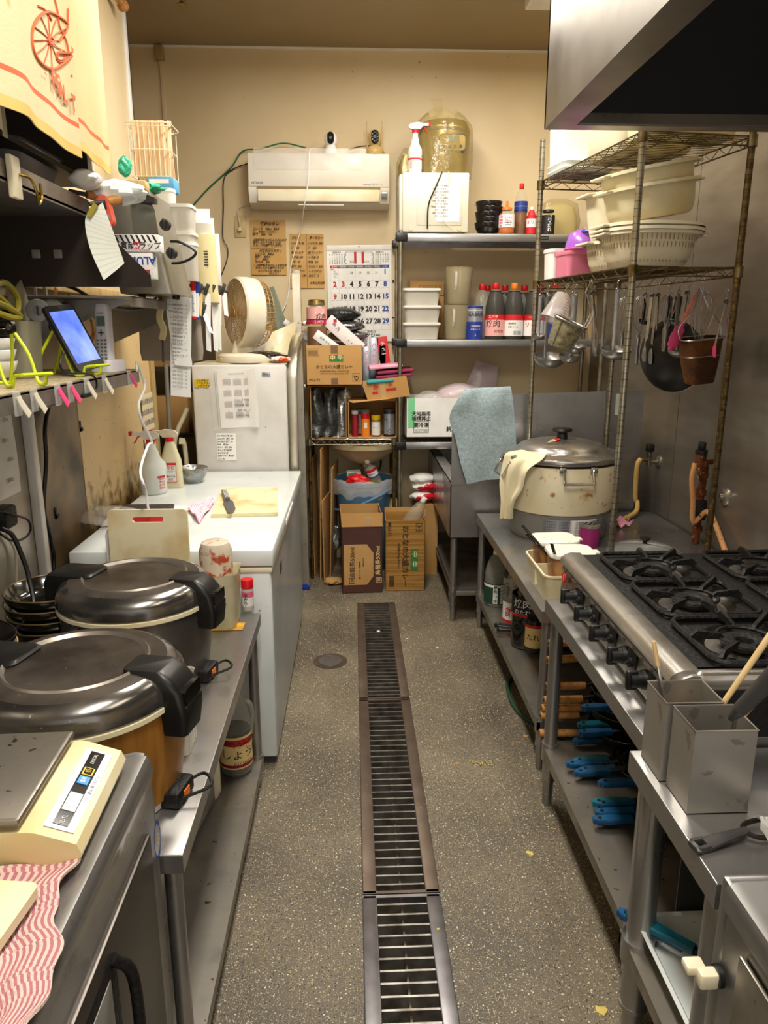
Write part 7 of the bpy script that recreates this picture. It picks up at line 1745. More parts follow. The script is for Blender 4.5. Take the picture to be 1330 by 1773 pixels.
# cutting board with knife
q=ftop(425,887)
cb=[ftop(383,850),ftop(481,848),ftop(482,893),ftop(367,896)]
f=MB(); o0=cb[3]; f.loft([[p_-o0+Vector((0,0,0)) for p_ in cb],[p_-o0+Vector((0,0,.014)) for p_ in cb]]); tag(f.build('cutting_board',mat('board_worn','#e8dcae',.5,c2='#c79a50',scale=5,mix=(.48,.68),spots=[('#a05f28',30,.74,.02)]),loc=o0),'worn cream cutting board lying on the chest freezer','cutting board')
a_,b_=at(388,851,Z=FTZ+.022),at(402,889,Z=FTZ+.018)
t=thing('knife','small knife with ridged grey handle lying on the cutting board','knife',Vector((a_.x,a_.y,FTZ+.0145))); dd=(b_-a_); dd.z=0; u=dd.normalized(); v=Vector((-u.y,u.x,0)); Ln=dd.length
f=MB(); f.ribbon([u*0+Vector((0,0,.010)),u*Ln*.42+Vector((0,0,.010))],.024,.016)
for k in range(3):f.ribbon([u*.005+v*(-.006+.006*k)+Vector((0,0,.0185)),u*Ln*.40+v*(-.006+.006*k)+Vector((0,0,.0185))],.002,.003,m=1)
f.build('handle',['grey_plastic','paper'],t)
f=MB(); pl=[u*Ln*.42+v*.010,u*Ln*.50+v*.022,u*Ln*.85+v*.020,u*Ln*1.02+v*-.002,u*Ln*.98-v*.016,u*Ln*.5-v*.020,u*Ln*.42-v*.010]
f.loft([[p_+Vector((0,0,.006)) for p_ in pl],[p_+Vector((0,0,.009)) for p_ in pl]]); f.build('blade',mat('dark_blade','#77757a',.3,.9),t)
# pink striped cloth
pc=[ftop(325,885),ftop(368,868),ftop(372,872),ftop(345,908)]
f=MB(); o0=pc[0]; mat('pink_stripe','#f26a9a',.9)
def fn(u_,v_):
    p_=(pc[0].lerp(pc[1],u_)).lerp(pc[3].lerp(pc[2],u_),v_)-o0; return p_+Vector((0,0,.008+.012*abs(math.sin(5*u_+3*v_))+.006*math.sin(11*v_)))
f.sheet(fn,26,14,thick=.004,mf=lambda u_,v_:int(u_*26) %2); tag(f.build('dish_cloth',['cloth_pink',mat('cloth_pink_pale','#fbe6ec',.9)],loc=o0),'pink and white striped cloth crumpled by the lying cutting board','cloth')
f=MB(); q=ftop(250,905)
# standing cutting boards at the near edge (on the low table behind the rice jars)
q0,q1=at(186,882,Y=2.44),at(330,965,Y=2.44)
w2=(q1.x-q0.x); hb2=q0.z-.652
t=thing('cutting_board','large stained cream cutting board with slot standing against the freezer','cutting board',((q0.x+q1.x)/2,2.425,.652),rot=(R(-2),0,0)); w_=w2/2
f=MB(); sl=rrect(.098,.018,.009,6,0,hb2-.035); out=rrect(w2,hb2,.02,5,0,hb2/2)
# board with a real slot: strips around the hole
def slab(b,x0,x1,z0,z1):b.box(x0,x1,-.007,.007,z0,z1)
zl,zh=hb2-.045,hb2-.025
f.prism([(-w_,.0),(w_,.0),(w_,zl),(-w_,zl)],-.007,.007,'y'); f.prism([(-w_,zl),(-.052,zl),(-.052,zh),(-w_,zh)],-.007,.007,'y'); f.prism([(.052,zl),(w_,zl),(w_,zh),(.052,zh)],-.007,.007,'y')
f.prism([(-w_,zh),(w_,zh),(w_,hb2-.014),(w_-.004,hb2-.004),(w_-.014,hb2),(-w_+.014,hb2),(-w_+.004,hb2-.004),(-w_,hb2-.014)],-.007,.007,'y')
f.prism([(-.052,zl),(-.045,zl),(-.052,zl+.007)],-.007,.007,'y'); f.prism([(.052,zl),(.052,zl+.007),(.045,zl)],-.007,.007,'y'); f.build('board','board_plastic',t)
q0b=at(171,920,Y=2.40); t=thing('cutting_board','small white plastic board with hole, left of the large standing board','cutting board',(q0b.x+.05,2.458,.652)); h_=q0b.z-.652
f=MB(); f.prism([(-.05,0),(.09,0),(.09,h_),(-.02,h_),(-.042,h_-.01),(-.05,h_-.03)],-.004,.004,'y'); f.cyl((-.022,-.0045,h_-.03),(-.022,-.004,h_-.03),.009,n=16,m=1); f.build('board',['white_plastic','grey_plastic'],t)
# spray bottles
def red_label(w_,z0,z1,d,txt):
    return lab_front(w_,z0,z1,d,txt)
q=ftop(262,857)
spray('white spray bottle with red trigger on the freezer, nearer of two',(q.x,q.y+.05,FTZ),.30,.062,R(8),lab=None,body='milky')
nb=[o for o in COL.objects if o.get('label','').startswith('white spray bottle with red trigger on the freezer')][0]
f=MB(); f.sheet(lambda u_,v_:(.0625*math.sin(.45+u_*.7),-.0625*math.cos(.45+u_*.7),.012+.075*v_),6,1,m=0)
for k in range(4):f.text('漂白剤',.012,Matrix.Rotation(.8,4,'Z')@frame((0,-.0635,.03+.014*k),(1,0,0),(0,0,1)),1,bend=.063)
f.sheet(lambda u_,v_:(.0628*math.sin(.45+u_*.7),-.0628*math.cos(.45+u_*.7),.078+.009*v_),6,1,m=2); f.build('label',['label_white','ink_red','label_red'],nb)
q=ftop(296,848)
spray('cloudy conical spray bottle with dirty white head behind the nearer one',(q.x-.005,q.y+.06,FTZ),.29,.050,R(-172) if 0 else R(4),body=mat('milky_yellow','#ddd6b8',.35,c2='#cfc69e',scale=5),head_m='cream_plastic',conic=True,lab=lab_front(.055,.03,.125,.0315,(('カビ',.75,.022,'ink_red' and 3),('ハイター',.55,.012,3),('混ぜるな',.30,.011,2),('危険',.15,.012,3))))
# foil bowl
q=ftop(332,838); bowl('foil_bowl','steel bowl wrapped in crinkled foil on the freezer',(q.x,q.y+.05,FTZ),.072,.075,'foil','foil',foot=.6)
# magazine papers, tray, film
q=ftop(262,893); t=thing('paper_sheet','printed white papers under the black tray on the freezer','paper',(q.x,q.y,FTZ),rotz=R(8)); f=MB(); f.sheet(lambda u_,v_:((u_-.5)*.34,(v_-.5)*.30,.003+.004*math.sin(5*u_)),8,6,thick=.003)
for k in range(5):f.text('オ食 品 表 示',.018,Matrix.Translation((.02,.12-.05*k,.0085)),1)
f.build('sheets',['paper','ink_pink'],t)
q=ftop(245,898); t=thing('black_tray','black scratched lid with red edge behind the standing board','tray',(q.x+.02,q.y-.02,FTZ+.010),rotz=0); f=MB(); f.rloft([(0,.20,.16,.02),(.035,.21,.17,.02)],n=4); f.build('tray',mat('scratched_black','#2b2a2a',.5,c2='#6a6864',scale=60,mix=(.6,.75)),t); f=MB(); f.box(-.105,.108,-.090,-.085,.002,.034,bev=.002); f.build('red_edge','red_plastic',t)
crumple('clear_film','crumpled clear film at the left corner of the freezer','plastic film',ftop(180,905),(.26,.20,.06),'film',60,amp=.35)
f=MB()
# white phone cable hanging from the shelf to the freezer
cable('phone_cable','white cable hanging from the phone shelf down to the freezer',[Vector((-.70,2.47,1.465)),at(236,628,X=-.715),at(247,652,X=-.712),at(250,672,X=-.71),at(240,700,X=-.71),at(246,730,X=-.705),at(263,765,X=-.70),at(256,772,X=-.70),at(243,815,X=-.69),at(252,850,X=-.68),at(258,890,Z=FTZ+.045)],.0045,'cable_white')

# ---------------- low left table with rice jars
work_table('work_table','low left steel table carrying the two rice warmers',-1.02,-.325,1.192,2.395,.65,.115,rl=.017,lip=.04)
f=MB()
def rice_jar(label,x,y,z,rz,side_m,scale=1.0):
    t=thing('rice_warmer_jar',label,'rice warmer',(x,y,z),rotz=rz,group=None); r_=.205*scale; s=scale
    f=MB(); f.lathe([(0,0),(r_*.84,0),(r_*.88,.012),(r_*.93,.02),(r_*.98,.10),(r_*.995,.220*s)],64,m=0); f.build('body',[side_m],t)
    f=MB(); f.lathe([(r_*.82,-.0),(r_*.89,.0),(r_*.905,.018),(r_*.90,.022)],64); f.build('base_ring','white_plastic',t)
    f=MB(); f.lathe([(r_*1.0,.217*s),(r_*1.03,.221*s),(r_*1.03,.231*s),(r_*1.0,.235*s),(0,.235*s)],64); f.build('gasket_ring','cream_dirty',t)
    f=MB(); z0=.235*s; f.lathe([(r_*1.0,z0),(r_*1.03,z0+.003),(r_*1.02,z0+.024),(r_*.99,z0+.038),(r_*.93,z0+.049),(r_*.86,z0+.055)],72); f.lathe([(r_*.86,z0+.055),(r_*.70,z0+.060)],72,m=1); f.lathe([(r_*.70,z0+.060),(r_*.68,z0+.064),(r_*.66,z0+.060),(r_*.645,z0+.057)],72,m=2); f.lathe([(r_*.645,z0+.057),(0,z0+.058)],72,m=1); ld=f.build('lid',['lid_chrome','lid_top','lid_ring'],t)
    # front latch block (local -Y) and rear hinge block (+Y)
    SB=Matrix.Translation((0,-r_*.84,z0-.008))@Matrix.Scale(.80,4); f=MB(); f.x=SB
    f.loft([[(x_,y_,z_) for x_,y_ in pts] for z_,pts in ((-.075,rrect(.10,.07,.015,4,0,-.055)),(-.02,rrect(.112,.105,.018,4,0,-.045)),(.04,rrect(.112,.13,.018,4,0,-.020)),(.075,rrect(.108,.125,.018,4,0,.006)),(.092,rrect(.09,.10,.014,4,0,.018)))]); bl=f.build('latch_block','black_plastic',t)
    f=MB(); f.x=SB; f.loft([[(x_,-.094+dy,z_) for x_,z_ in rrect(.088,.038,.007,4,0,.028)] for dy in (-.0,.03)]); f.loft([[(x_*1,-.101+dy+(.012 if 1 else 0),z_) for x_,z_ in rrect(.092,.02,.006,4,0,-.004)] for dy in (-.006,.03)],m=1); f.build('latch_button',['black_gloss','cast_black'],bl)
    f=MB(); f.x=Matrix.Translation((0,r_*.82,z0-.014))@Matrix.Scale(.86,4); f.loft([[(x_,y_,z_) for x_,y_ in pts] for z_,pts in ((-.02,rrect(.13,.12,.02,4,0,.035)),(.06,rrect(.135,.15,.02,4,0,.02)),(.088,rrect(.125,.155,.02,4,0,.005)),(.094,rrect(.11,.14,.02,4,0,.002)))]); f.build('hinge_block','black_plastic',t)
    f=MB(); f.tube([(-r_*1.0,.06,z0-.02),(-r_*1.18,.05,z0-.03),(-r_*1.2,-.0,z0-.045),(-r_*1.18,-.05,z0-.03),(-r_*1.0,-.06,z0-.02)],.010,10,smooth=4); f.build('carry_handle','black_plastic',t)
    f=MB(); f.box(-.04,.04,-r_*1.06,-r_*.84,.0,.035,bev=.006); f.box(-.012,.012,-r_*1.07,-r_*1.05,.008,.026,m=1); f.tube([(.03,-r_*1.0,.02),(.05,-r_*1.15,.03),(.01,-r_*1.3,.03),(-.02,-r_*1.06,.015)],.0035,8,m=0,smooth=4); f.build('switch_box',['cast_black','orange_plastic'],t)
    return t
mat('lid_chrome','#8c8986',.20,.9,c2='#4c4a48',scale=5,rvar=.12,mix=(.35,.7),spots=[('#b4b0a8',120,.72,.02)])
mat('lid_top','#3a322d',.36,.55,c2='#6e655c',scale=6,mix=(.4,.72),spots=[('#a79f92',110,.74,.02)]); mat('lid_ring','#8f887e',.35,.7)
mat('jar_steel','#8b8782',.32,.85,c2='#6b6763',scale=8,spots=[('#b9b5ac',110,.73,.02)])
JZ=.652
rice_jar('rear rice warmer with grey steel body and shiny dark lid',-.605,1.955,JZ,R(78),'jar_steel',.98)
rice_jar('near rice warmer with wood pattern body behind the kitchen scale',-.565,1.405,JZ,R(78),'wood_grain_print',1.0)
# small clear tray wedged right of the jars
for k,(px,py,lb) in enumerate(((333,1250,'clear ribbed plastic tray between the two rice warmers, nearer'),(327,1180,'white plastic cup rim between the two rice warmers'))):
    q=at(px,py,Y=1.56+.05*k); t=thing('plastic_tray',lb,'container',(q.x-.028,1.56+.06*k,JZ-.001)); f=MB(); f.rloft([(0,.05,.08,.01),(.15-.0*k,.062,.09,.012),(.152,.066,.095,.014)],n=4,caps=False); f.rloft([(0,.05,.08,.01),(.001,.05,.08,.01)],n=4)
    for j in range(4):f.box(.027+.001,.0285+.001,-.035+.02*j,-.031+.02*j,.01,.14)
    f.build('tray','frosted',t)
# containers at the far end: sauce jar upside down in cream box, salt shaker
x=-.475; q=at(370,935,Y=2.30)
t=thing('sauce_jar','upturned clear jar smeared with red sauce beside the standing board','jar',(q.x,2.32,JZ+.08)); hj=at(368,936,Y=2.3).z-JZ-.085
f=MB(); f.lathe([(.030,0),(.050,.015),(.053,.03),(.053,hj-.03),(.044,hj-.006),(.03,hj),(0,hj)],32); f.build('jar',mat('jar_smeared','#d9cbb4',.2,c2='#b5451c',scale=22,mix=(.52,.6),alpha=.88),t)
t=thing('utensil_box','tall clear square container under the upturned sauce jar','container',(q.x+.005,2.31,JZ)); f=MB(); f.rloft([(0,.115,.12,.02),(.01,.12,.125,.022),(.18,.135,.14,.025),(.185,.14,.145,.025)],n=5,caps=False); f.rloft([(0,.115,.12,.02),(.002,.115,.12,.02)],n=5); f.build('box',mat('box_dirty','#d6cfae',.35,c2='#b0a478',scale=7,alpha=.9),t)
f=MB(); q=at(412,1085,Z=.651); f.box(-.05,.05,-.03,.03,0,.002); tag(f.build('yellow_label',mat('label_rust','#d9a52c',.5,c2='#9a6a1c',scale=25),loc=(q.x-.03,q.y+.0,.651)),'rust yellow sticker patch on the low table beside the clear container','sticker')
q=at(430,1061,Z=.652); t=thing('salt_shaker','small seasoning shaker with red cap at the table corner','seasoning shaker',(q.x-.004,q.y+.03,JZ)); f=MB(); f.lathe([(0,0),(.019,0),(.020,.004),(.020,.078),(.018,.082)],24,m=0); f.lathe([(.0205,.018),(.0205,.070)],24,m=1); f.lathe([(.0207,.05),(.0207,.070)],24,m=2)
for k,ch in enumerate('ゆかり'):f.text(ch,.016,Matrix.Rotation(R(-12),4,'Z')@frame((0,-.0212,.058-.015*k),(1,0,0),(0,0,1)),3,bend=.0205,bold=.02)
f.build('jar',['frosted','label_white','ink_pink','ink'],t); f=MB(); f.lathe([(.019,.080),(.0215,.082),(.0215,.108),(.020,.112),(0,.112)],24); f.build('cap','red_plastic',t)
# left clutter: black plates and bowls, cables
q=at(110,1010,Z=.95)
mat('bronze_black','#0d0c08',.14,c2='#17140c',scale=6,coat=.6)
mat('plate_rim','#7a6440',.3,.6)
plx,ply=-.87,2.03
for k in range(6):
    bowl('black_plate','wide black dish left of the rear rice warmer, '+('lowest','second from below','third from below','third from the top','second from the top','topmost')[k]+' of the stack',(plx+.003*(k %2),ply,.652+.032*k),.125,.070,'bronze_black','plate_rim',group='black dishes stacked by the left wall',foot=.55)
q=at(60,1085,Z=.80)
for k in range(3):bowl('white_bowl',('lowest','middle','topmost')[k]+' small white bowl with blue line beside the black dishes',(-.83,1.66,.70+.022*k),.068,.055,'ceramic','ceramic',group='small white bowls by the black dishes')
f=MB(); f.box(-.06,.06,-.06,.06,0,.048,bev=.01); tag(f.build('plastic_case','dark_grey',loc=(-.83,1.66,.651)),'dark case under the small white bowls','case')
for k in range(2):
    bowl('donburi_bowl',('large pale bowl with brown rim at the left photo edge','large black bowl nested in the pale bowl at the left photo edge')[k],(-.93+.0*k,1.63,.80+.022*k),.115,.095,'ceramic' if k==0 else 'black_lacquer','ceramic_rim' if k==0 else 'black_lacquer',rot=(R(-6),R(10),0),foot=.45)
f=MB(); f.box(-.07,.07,-.07,.07,0,.145,bev=.01); tag(f.build('plastic_case','dark_grey',loc=(-.945,1.60,.651)),'tall dark case under the large tilted bowls','case')
f=MB(); f.cyl((0,0,0),(0,0,.0),.01)
cable('wall_cable','thick black cable running down the left wall beside the conduit',[at(88,690,X=-1.03),at(78,740,X=-1.03),at(80,800,X=-1.03),at(76,880,X=-1.03),at(88,930,X=-1.03),at(92,990,X=-1.03),Vector((-1.0,2.2,.70))],.007,'cable_black')
cable('plug_cable','black cable looping from a wall plug over the black dishes',[at(2,915,X=-.98),at(20,925,X=-.96),at(35,955,X=-.94),at(50,1000,X=-.92),at(56,1060,X=-.90),Vector((-.93,1.86,.80))],.007,'cable_black')
cable('plug_cable','thin black cable looping out of the wall plug',[at(-4,885,X=-1.0),at(25,892,X=-.98),at(48,900,X=-.98),at(53,918,X=-.98),at(42,932,X=-.98),at(20,936,X=-.98),at(-6,920,X=-.98)],.0035,'cable_black')
cable('wall_cable','thin pale cable against the steel wall panel',[at(10,925,X=-1.03),at(26,955,X=-1.03),at(28,1000,X=-1.03),at(27,1030,X=-1.03)],.004,'cable_beige')
q=at(2,895,X=-1.02); f=MB(); f.box(-.0,.05,-.04,.045,-.035,.03,bev=.01); tag(f.build('wall_plug','cast_black',loc=(-1.041,q.y,q.z)),'black plug block on the steel wall at the left photo edge','plug')
# white conduit up the left wall
f=MB(); f.box(0,.03,0,.035,.65,1.52,bev=.004); struct(f.build('trim_10','white_plastic',loc=(LX+.004,2.37,0)))
f=MB(); f.box(0,.036,-.01,.045,.62,.70,bev=.006); struct(f.build('trim_11','cream_plastic',loc=(LX+.004,2.37,0)))
# price list on the steel panel, floor of shelf 1
a,b=at(-30,700,X=-1.035),at(38,850,X=-1.035)
t=thing('wall_note','white handwritten list on the steel wall under the phone shelf','paper note',(-1.038,b.y,(a.z+b.z)/2)); f=MB(); h_=a.z-b.z; f.sheet(lambda u_,v_:(.002*math.sin(5*v_),-u_*.45,(v_-.5)*h_),6,6,thick=.0008)
for k,s_ in enumerate(('20cc','50cc','150cc','1200cc')):f.text(s_,.018,frame((.003,-.05-.02*(k %2),h_*(.30-.21*k)),(0,1,0),(0,0,1)),1)
for k,s_ in enumerate(('15cc','70cc','10cc','400cc')):f.text(s_,.018,frame((.003,-.20,h_*(.25-.21*k)),(0,1,0),(0,0,1)),1)
f.build('sheet',['paper','ink'],t)
for (px,py,lb) in ((140,738,'L shaped black tape mark on the beige wall panel'),(98,888,'black tape scrap on the brown wall strip')):
    q=at(px,py,X=LX+.007); f=MB(); f.box(0,.002,-.012,.002,-.02,.02); f.box(0,.002,-.012,.02,-.02,-.006); tag(f.build('tape_mark','cast_black',loc=(LX+.006,q.y,q.z)),lb,'tape')
# cardboard/paper notice at the wooden corner post
a,b=at(246,682,X=-1.0),at(269,800,X=-1.0)
t=thing('wall_notice','printed notice hanging on the wooden wall end beside the spray bottles','notice',(LX+.012,3.80,1.05)); f=MB(); f.sheet(lambda u_,v_:(0,(u_-.5)*.21,(v_-.5)*.46),2,4,thick=.001)
for r_ in range(8):
    for c_ in range(2):f.text('食品衛生',.030,frame((.0018,-.052+.1*c_,.19-.053*r_),(0,1,0),(0,0,1)),1)
f.build('sheet',['paper_old' if 0 else mat('notice_paper','#d8c8a8',.7),'ink_grey'],t)

# ---------------- lower left shelf items (soy bottle, mayonnaise, black frame)
S3=.116
bottle('soy_sauce_bottle','big soy sauce bottle with cream and dark red label on the bottom shelf','bottle',(at(418,1340,Z=S3).x-.02,at(418,1340,Z=S3).y+.03,S3),.33,.056,'sauce_dark',.48,'red_plastic',shell='jug_clear',lab=
       dict(z=(.10,.46),m='label_dark_red',bands=[(.43,.46,'label_cream'),(.10,.115,'label_cream'),(.15,.36,'label_cream')],text=[('サンビシ',.36,.020,'label_red',.05),('しょうゆ',.26,.042,'ink',.10),('SOY SAUCE',.165,.014,'ink',.1),('◆◆◆',.405,.018,'label_red',0)],face=R(-58)))
q=at(376,1385,Z=S3); t=thing('mayonnaise_bag','soft cream mayonnaise pouch behind the soy sauce bottle','pouch',(q.x-.04,q.y+.02,S3)); f=MB(); f.rloft([(0,.08,.05,.02),(.02,.10,.07,.03),(.12,.10,.06,.028),(.17,.07,.03,.014),(.20,.03,.02,.008)],n=5); f.build('pouch','cream_plastic',t)
q=at(362,1440,Z=S3); t=thing('digital_photo_stand','black framed device standing on the bottom shelf under the table edge','device',(q.x-.035,q.y+.04,S3),rotz=R(80)); f=MB(); f.box(-.11,.11,-.012,.012,0,.19,bev=.010); f.build('frame','black_gloss',t); f=MB(); f.box(-.09,.09,-.0135,-.011,.03,.165,bev=.002); f.build('panel','grey_plastic',t)
q=at(345,1475,Z=S3); t=thing('steel_case','steel case with red sticker under the low left table','case',(q.x-.13,q.y-.15,S3)); f=MB(); f.box(-.10,.10,-.25,.17,0,.28,bev=.006); f.build('case','steel_dirty',t); f=MB(); f.box(.1,.1015,-.2,-.13,.17,.22); f.build('sticker','label_red',t)

# ---------------- near left refrigerated counter with scale
PX0,PX1,PYF,PZT=-1.02,-.358,1.178,.875
t=thing('refrigerated_counter','steel refrigerated counter with rounded edge at bottom left','counter',((PX0+PX1)/2,.7,0)); cx_,cy_=(PX0+PX1)/2,.7; w_=(PX1-PX0)/2
f=MB(); pr=[(-w_,.10),(w_-.006,.10),(w_-.006,PZT-.08),(w_-.006,PZT-.06),(w_-.004,PZT-.045),(w_,PZT-.03),(w_-.002,PZT-.014),(w_-.010,PZT-.003),(w_-.024,PZT),(w_-.05,PZT-.004),(-w_,PZT-.004)]
f.prism(pr,-.95,PYF-cy_-.010,'y'); f.prism([(a_+(-.006 if i>2 and i<9 else 0),b_) for i,(a_,b_) in enumerate(pr)],PYF-cy_-.010,PYF-cy_,'y'); f.build('body','steel',t)
f=MB(); f.box(w_-.012,w_+.002,-.95,PYF-cy_-.06,.14,PZT-.12,bev=.004); dd_=f.build('door','steel_dark' if 'steel_dark' in MATS else mat('steel_dark','#5d5853',.35,.9,c2='#4a4641',scale=6),t)
q=at(170,1700,X=PX1+.01); ly=q.y-cy_-.03
f=MB(); f.loft([[(w_-.014+a,ly+b,z_) for a,b in pts] for z_,pts in ((.50,rrect(.024,.03,.008,3)),(.52,rrect(.05,.045,.012,3)),(.62,rrect(.055,.05,.014,3)),(.67,rrect(.05,.045,.012,3)),(.685,rrect(.02,.03,.008,3)))]) if 0 else None
f=MB(); f.box(w_-.014,w_+.004,ly-.10,ly+.12,.44,.725,bev=.02); f.box(w_+.002,w_+.0055,ly-.07,ly+.085,.465,.70,bev=.006,m=1); f.tube([(w_+.004,ly+.10,.72),(w_+.026,ly+.115,.67),(w_+.026,ly+.112,.50),(w_+.004,ly+.10,.45)],.009,10,m=0,smooth=5); f.build('door_handle',['cast_black','grey_plastic'],dd_)
q=at(265,1435,X=PX1-.012); f=MB(); f.x=frame((w_+.003,q.y-cy_-.03,q.z),(0,1,0),(0,0,1)); f.lathe([(0,0),(.017,0)],26,sy=1.9,m=0); f.lathe([(.017,.0005),(.021,.0005)],26,sy=1.8,m=1); f.text('G',.026,Matrix.Translation((0,0,.001)),2,bold=.02); f.build('oval_sticker',['silver_label','ink_blue','label_cream'],dd_)
# kitchen scale
mat('scale_body','#e6dcb8',.4,c2='#d9c58c',scale=4,spots=[('#a8793c',40,.76,.02)])
t=thing('kitchen_scale','cream digital kitchen scale with steel pan on the left counter','kitchen scale',(-.502,.995,PZT+.0005),rotz=R(2)); t.scale=(1,.86,1)
f=MB(); f.prism([(-.13,.005),(.112,.005),(.118,.020),(.112,.036),(.060,.056),(.048,.058),(-.13,.058)],-.125,.145,'y'); f.build('body','scale_body',t)
for sx in (-.10,.09):
    for sy in (-.1,.12):f=MB(); f.cyl((sx,sy,0),(sx,sy,.006),.012,n=14); f.build('foot','black_plastic',t)
f=MB(); f.box(-.15,.040,-.125,.145,.066,.078,bev=.005); f.box(-.13,.02,-.10,.12,.056,.068); f.build('weighing_pan','steel_dirty',t)
# sloping display panel
fr=frame((.0835,.01,.0475),(0,1,0),(-.93,0,.36))
f=MB(); f.x=fr; f.box(-.115,.112,-.021,.021,0,.0012,m=0); f.box(-.105,.105,-.010,.012,.0012,.002,m=1); f.box(-.070,-.022,-.009,.010,.002,.0032,m=2)
f.box(.004,.026,-.007,.009,.002,.0035,m=3); f.box(.032,.054,-.007,.009,.002,.0026,m=4); f.box(.034,.052,-.005,.007,.0026,.003,m=1); f.text('置数',.008,Matrix.Translation((.015,.001,.004)),5); f.text('切',.010,Matrix.Translation((.043,.001,.0036)),4); f.text('ひょう量2kg 最小表示1g',.007,Matrix.Translation((.0,-.0155,.0018)),6); f.text('TL-TL',.009,Matrix.Translation((-.092,.0,.0025)),5); f.text('DIGITAL',.008,Matrix.Translation((.082,.002,.0025)),5)
f.build('display_panel',['silver_label','black_gloss','lcd_pale',mat('button_blue','#1f8fd6',.4),'yellow_plastic','label_white','ink'],t)
# striped cloth and board at the corner
mat('stripe_a','#dcc2b8',.95,bump=.5,bscale=220); mat('stripe_b','#b87680',.95,bump=.5,bscale=220)
cl=[at(-30,1520,Z=PZT),at(130,1492,Z=PZT),at(60,1800,Z=PZT),at(-30,1850,Z=PZT)]
o0=cl[0].copy(); f=MB()
NS=46
def fn(u_,v_):
    p_=(cl[0].lerp(cl[1],u_)).lerp(cl[3].lerp(cl[2],u_),v_)-o0
    return p_+Vector((.010*math.sin(9*v_+2)*u_+.004*math.sin(25*v_),0,.007+.004*math.sin(7*u_+5*v_)+.003*math.sin(13*v_)))
f.sheet(fn,NS,50,thick=.004,mf=lambda u_,v_:1 if (int((u_+.012*math.sin(22*v_)+.008*math.sin(47*v_))*23) %2) else 0)
tag(f.build('striped_cloth',['stripe_a','stripe_b'],loc=o0+Vector((0,0,.001))),'red and white striped cloth spread on the bottom left counter','cloth')
b0_,b1_=at(62,1512,Z=PZT+.03),at(-10,1640,Z=PZT+.03)
f=MB(); f.loft([[(x,y,z) for x,y in rrect(.30,.26,.012,4,b0_.x-.15,b0_.y-.13)] for z in (PZT+.016,PZT+.030)]); o=f.build('cutting_board','board_plastic'); me=o.data
for v_ in me.vertices:v_.co -=Vector((b0_.x-.15,b0_.y-.13,PZT+.016))
o.location=(b0_.x-.15,b0_.y-.13,PZT+.016); o.rotation_euler.z=R(-6); tag(o,'cream cutting board corner lying on the striped cloth','cutting board')

# ---------------- phone shelf (lower left wall shelf)
HX,HYa,HYb,HZs=-.72,1.15,2.56,1.462
t=thing('wall_shelf','steel wall shelf with grey mat carrying tablet and telephone','wall shelf',(-.885,(HYa+HYb)/2,HZs)); oy=(HYa+HYb)/2
f=MB(); f.box(LX+.885+.008,HX+.885,HYa-oy,HYb-oy,-.004,0); f.box(HX+.885-.003,HX+.885,HYa-oy,HYb-oy,-.040,.002); f.box(LX+.885+.01,HX+.885,HYb-oy-.003,HYb-oy,-.040,.002); f.build('board','steel_dirty',t)
f=MB(); f.box(LX+.895,HX+.880,HYa-oy,HYb-oy-.01,.0005,.004); f.build('mat',mat('shelf_mat','#b5a684',.8,c2='#9c8c68',scale=90,mix=(.45,.55)),t)
for y_ in (-.55,.60):f=MB(); f.prism([(LX+.895,-.004),(HX+.86,-.004),(LX+.895,-.14)],y_-.002,y_+.002,'y'); f.build('bracket','steel',t)
# clips on the lip
clip_px=((26,688,0),(55,678,0),(96,668,1),(118,664,1),(147,660,0),(178,655,0),(222,652,1))
for k,(px,py,pk) in enumerate(clip_px):
    q=at(px,py,X=HX); lb=('pink' if pk else 'clear')+' clip on the phone shelf edge, '+('nearest the photo edge','second from the photo edge','first of the two adjoining pink ones','second of the two adjoining pink ones','right before the black cable','between the black cable and the last pink clip','at the far end under the telephone')[k]
    t=thing('shelf_clip',lb,'clip',(HX,q.y,HZs-.02),group='clips on the phone shelf edge')
    f=MB(); f.box(.001,.006,-.016,.016,-.026,.026,bev=.002); f.cyl((.006,0,0),(.014,0,0),.005,n=10); f.build('plate','clear_plastic',t)
    f=MB(); f.ribbon([(.010,-.006,.016),(.014,-.002,0),(.022,.012,-.026)],.020,.003,up=(1,0,0),smooth=3); f.build('lever','hot_pink' if pk else mat('clip_ivory','#ddd5c0',.3,alpha=.85),t)
HT=HZs+.005

# ---- tablet leaning on a lime wire stand
BLv,BRv,TLv=Vector((-.760,2.12,HT+.014)),Vector((-.727,2.25,HT+.026)),Vector((-.843,2.12,1.655))
t=thing('tablet','tablet with a blue screen leaning on a lime wire stand','tablet',BLv)
fr=frame((0,0,0),BRv-BLv,TLv-BLv); tw=(BRv-BLv).length; th_=(TLv-BLv).length
f=MB(); f.x=fr; f.loft([[(x,y,z) for x,y in rrect(tw,th_,.012,5,tw/2,th_/2)] for z in (-.010,-.008,.0)]); f.build('case','black_plastic',t)
f=MB(); f.x=fr; f.box(.012,tw-.010,.022,th_-.018,0,.001,m=0); f.cyl((tw/2,th_-.008,0),(tw/2,th_-.008,.0012),.003,n=10,m=1); f.build('screen',['screen_blue','dark_grey'],t)
cable('charging_cable','black cable looping from the tablet over the shelf edge',[at(112,612,X=-.745),at(104,625,X=-.74),at(112,645,X=-.735),at(150,647,X=-.715),at(165,655,X=-.707),at(167,672,X=-.707),at(158,682,X=-.712)],.003,'cable_black')
q=at(150,684,X=-.715); f=MB(); f.box(-.012,.004,-.03,.03,-.006,.004,bev=.002); tag(f.build('tablet_clip','cast_black',loc=q),'black clip hanging at the shelf edge on the tablet cable','clip')

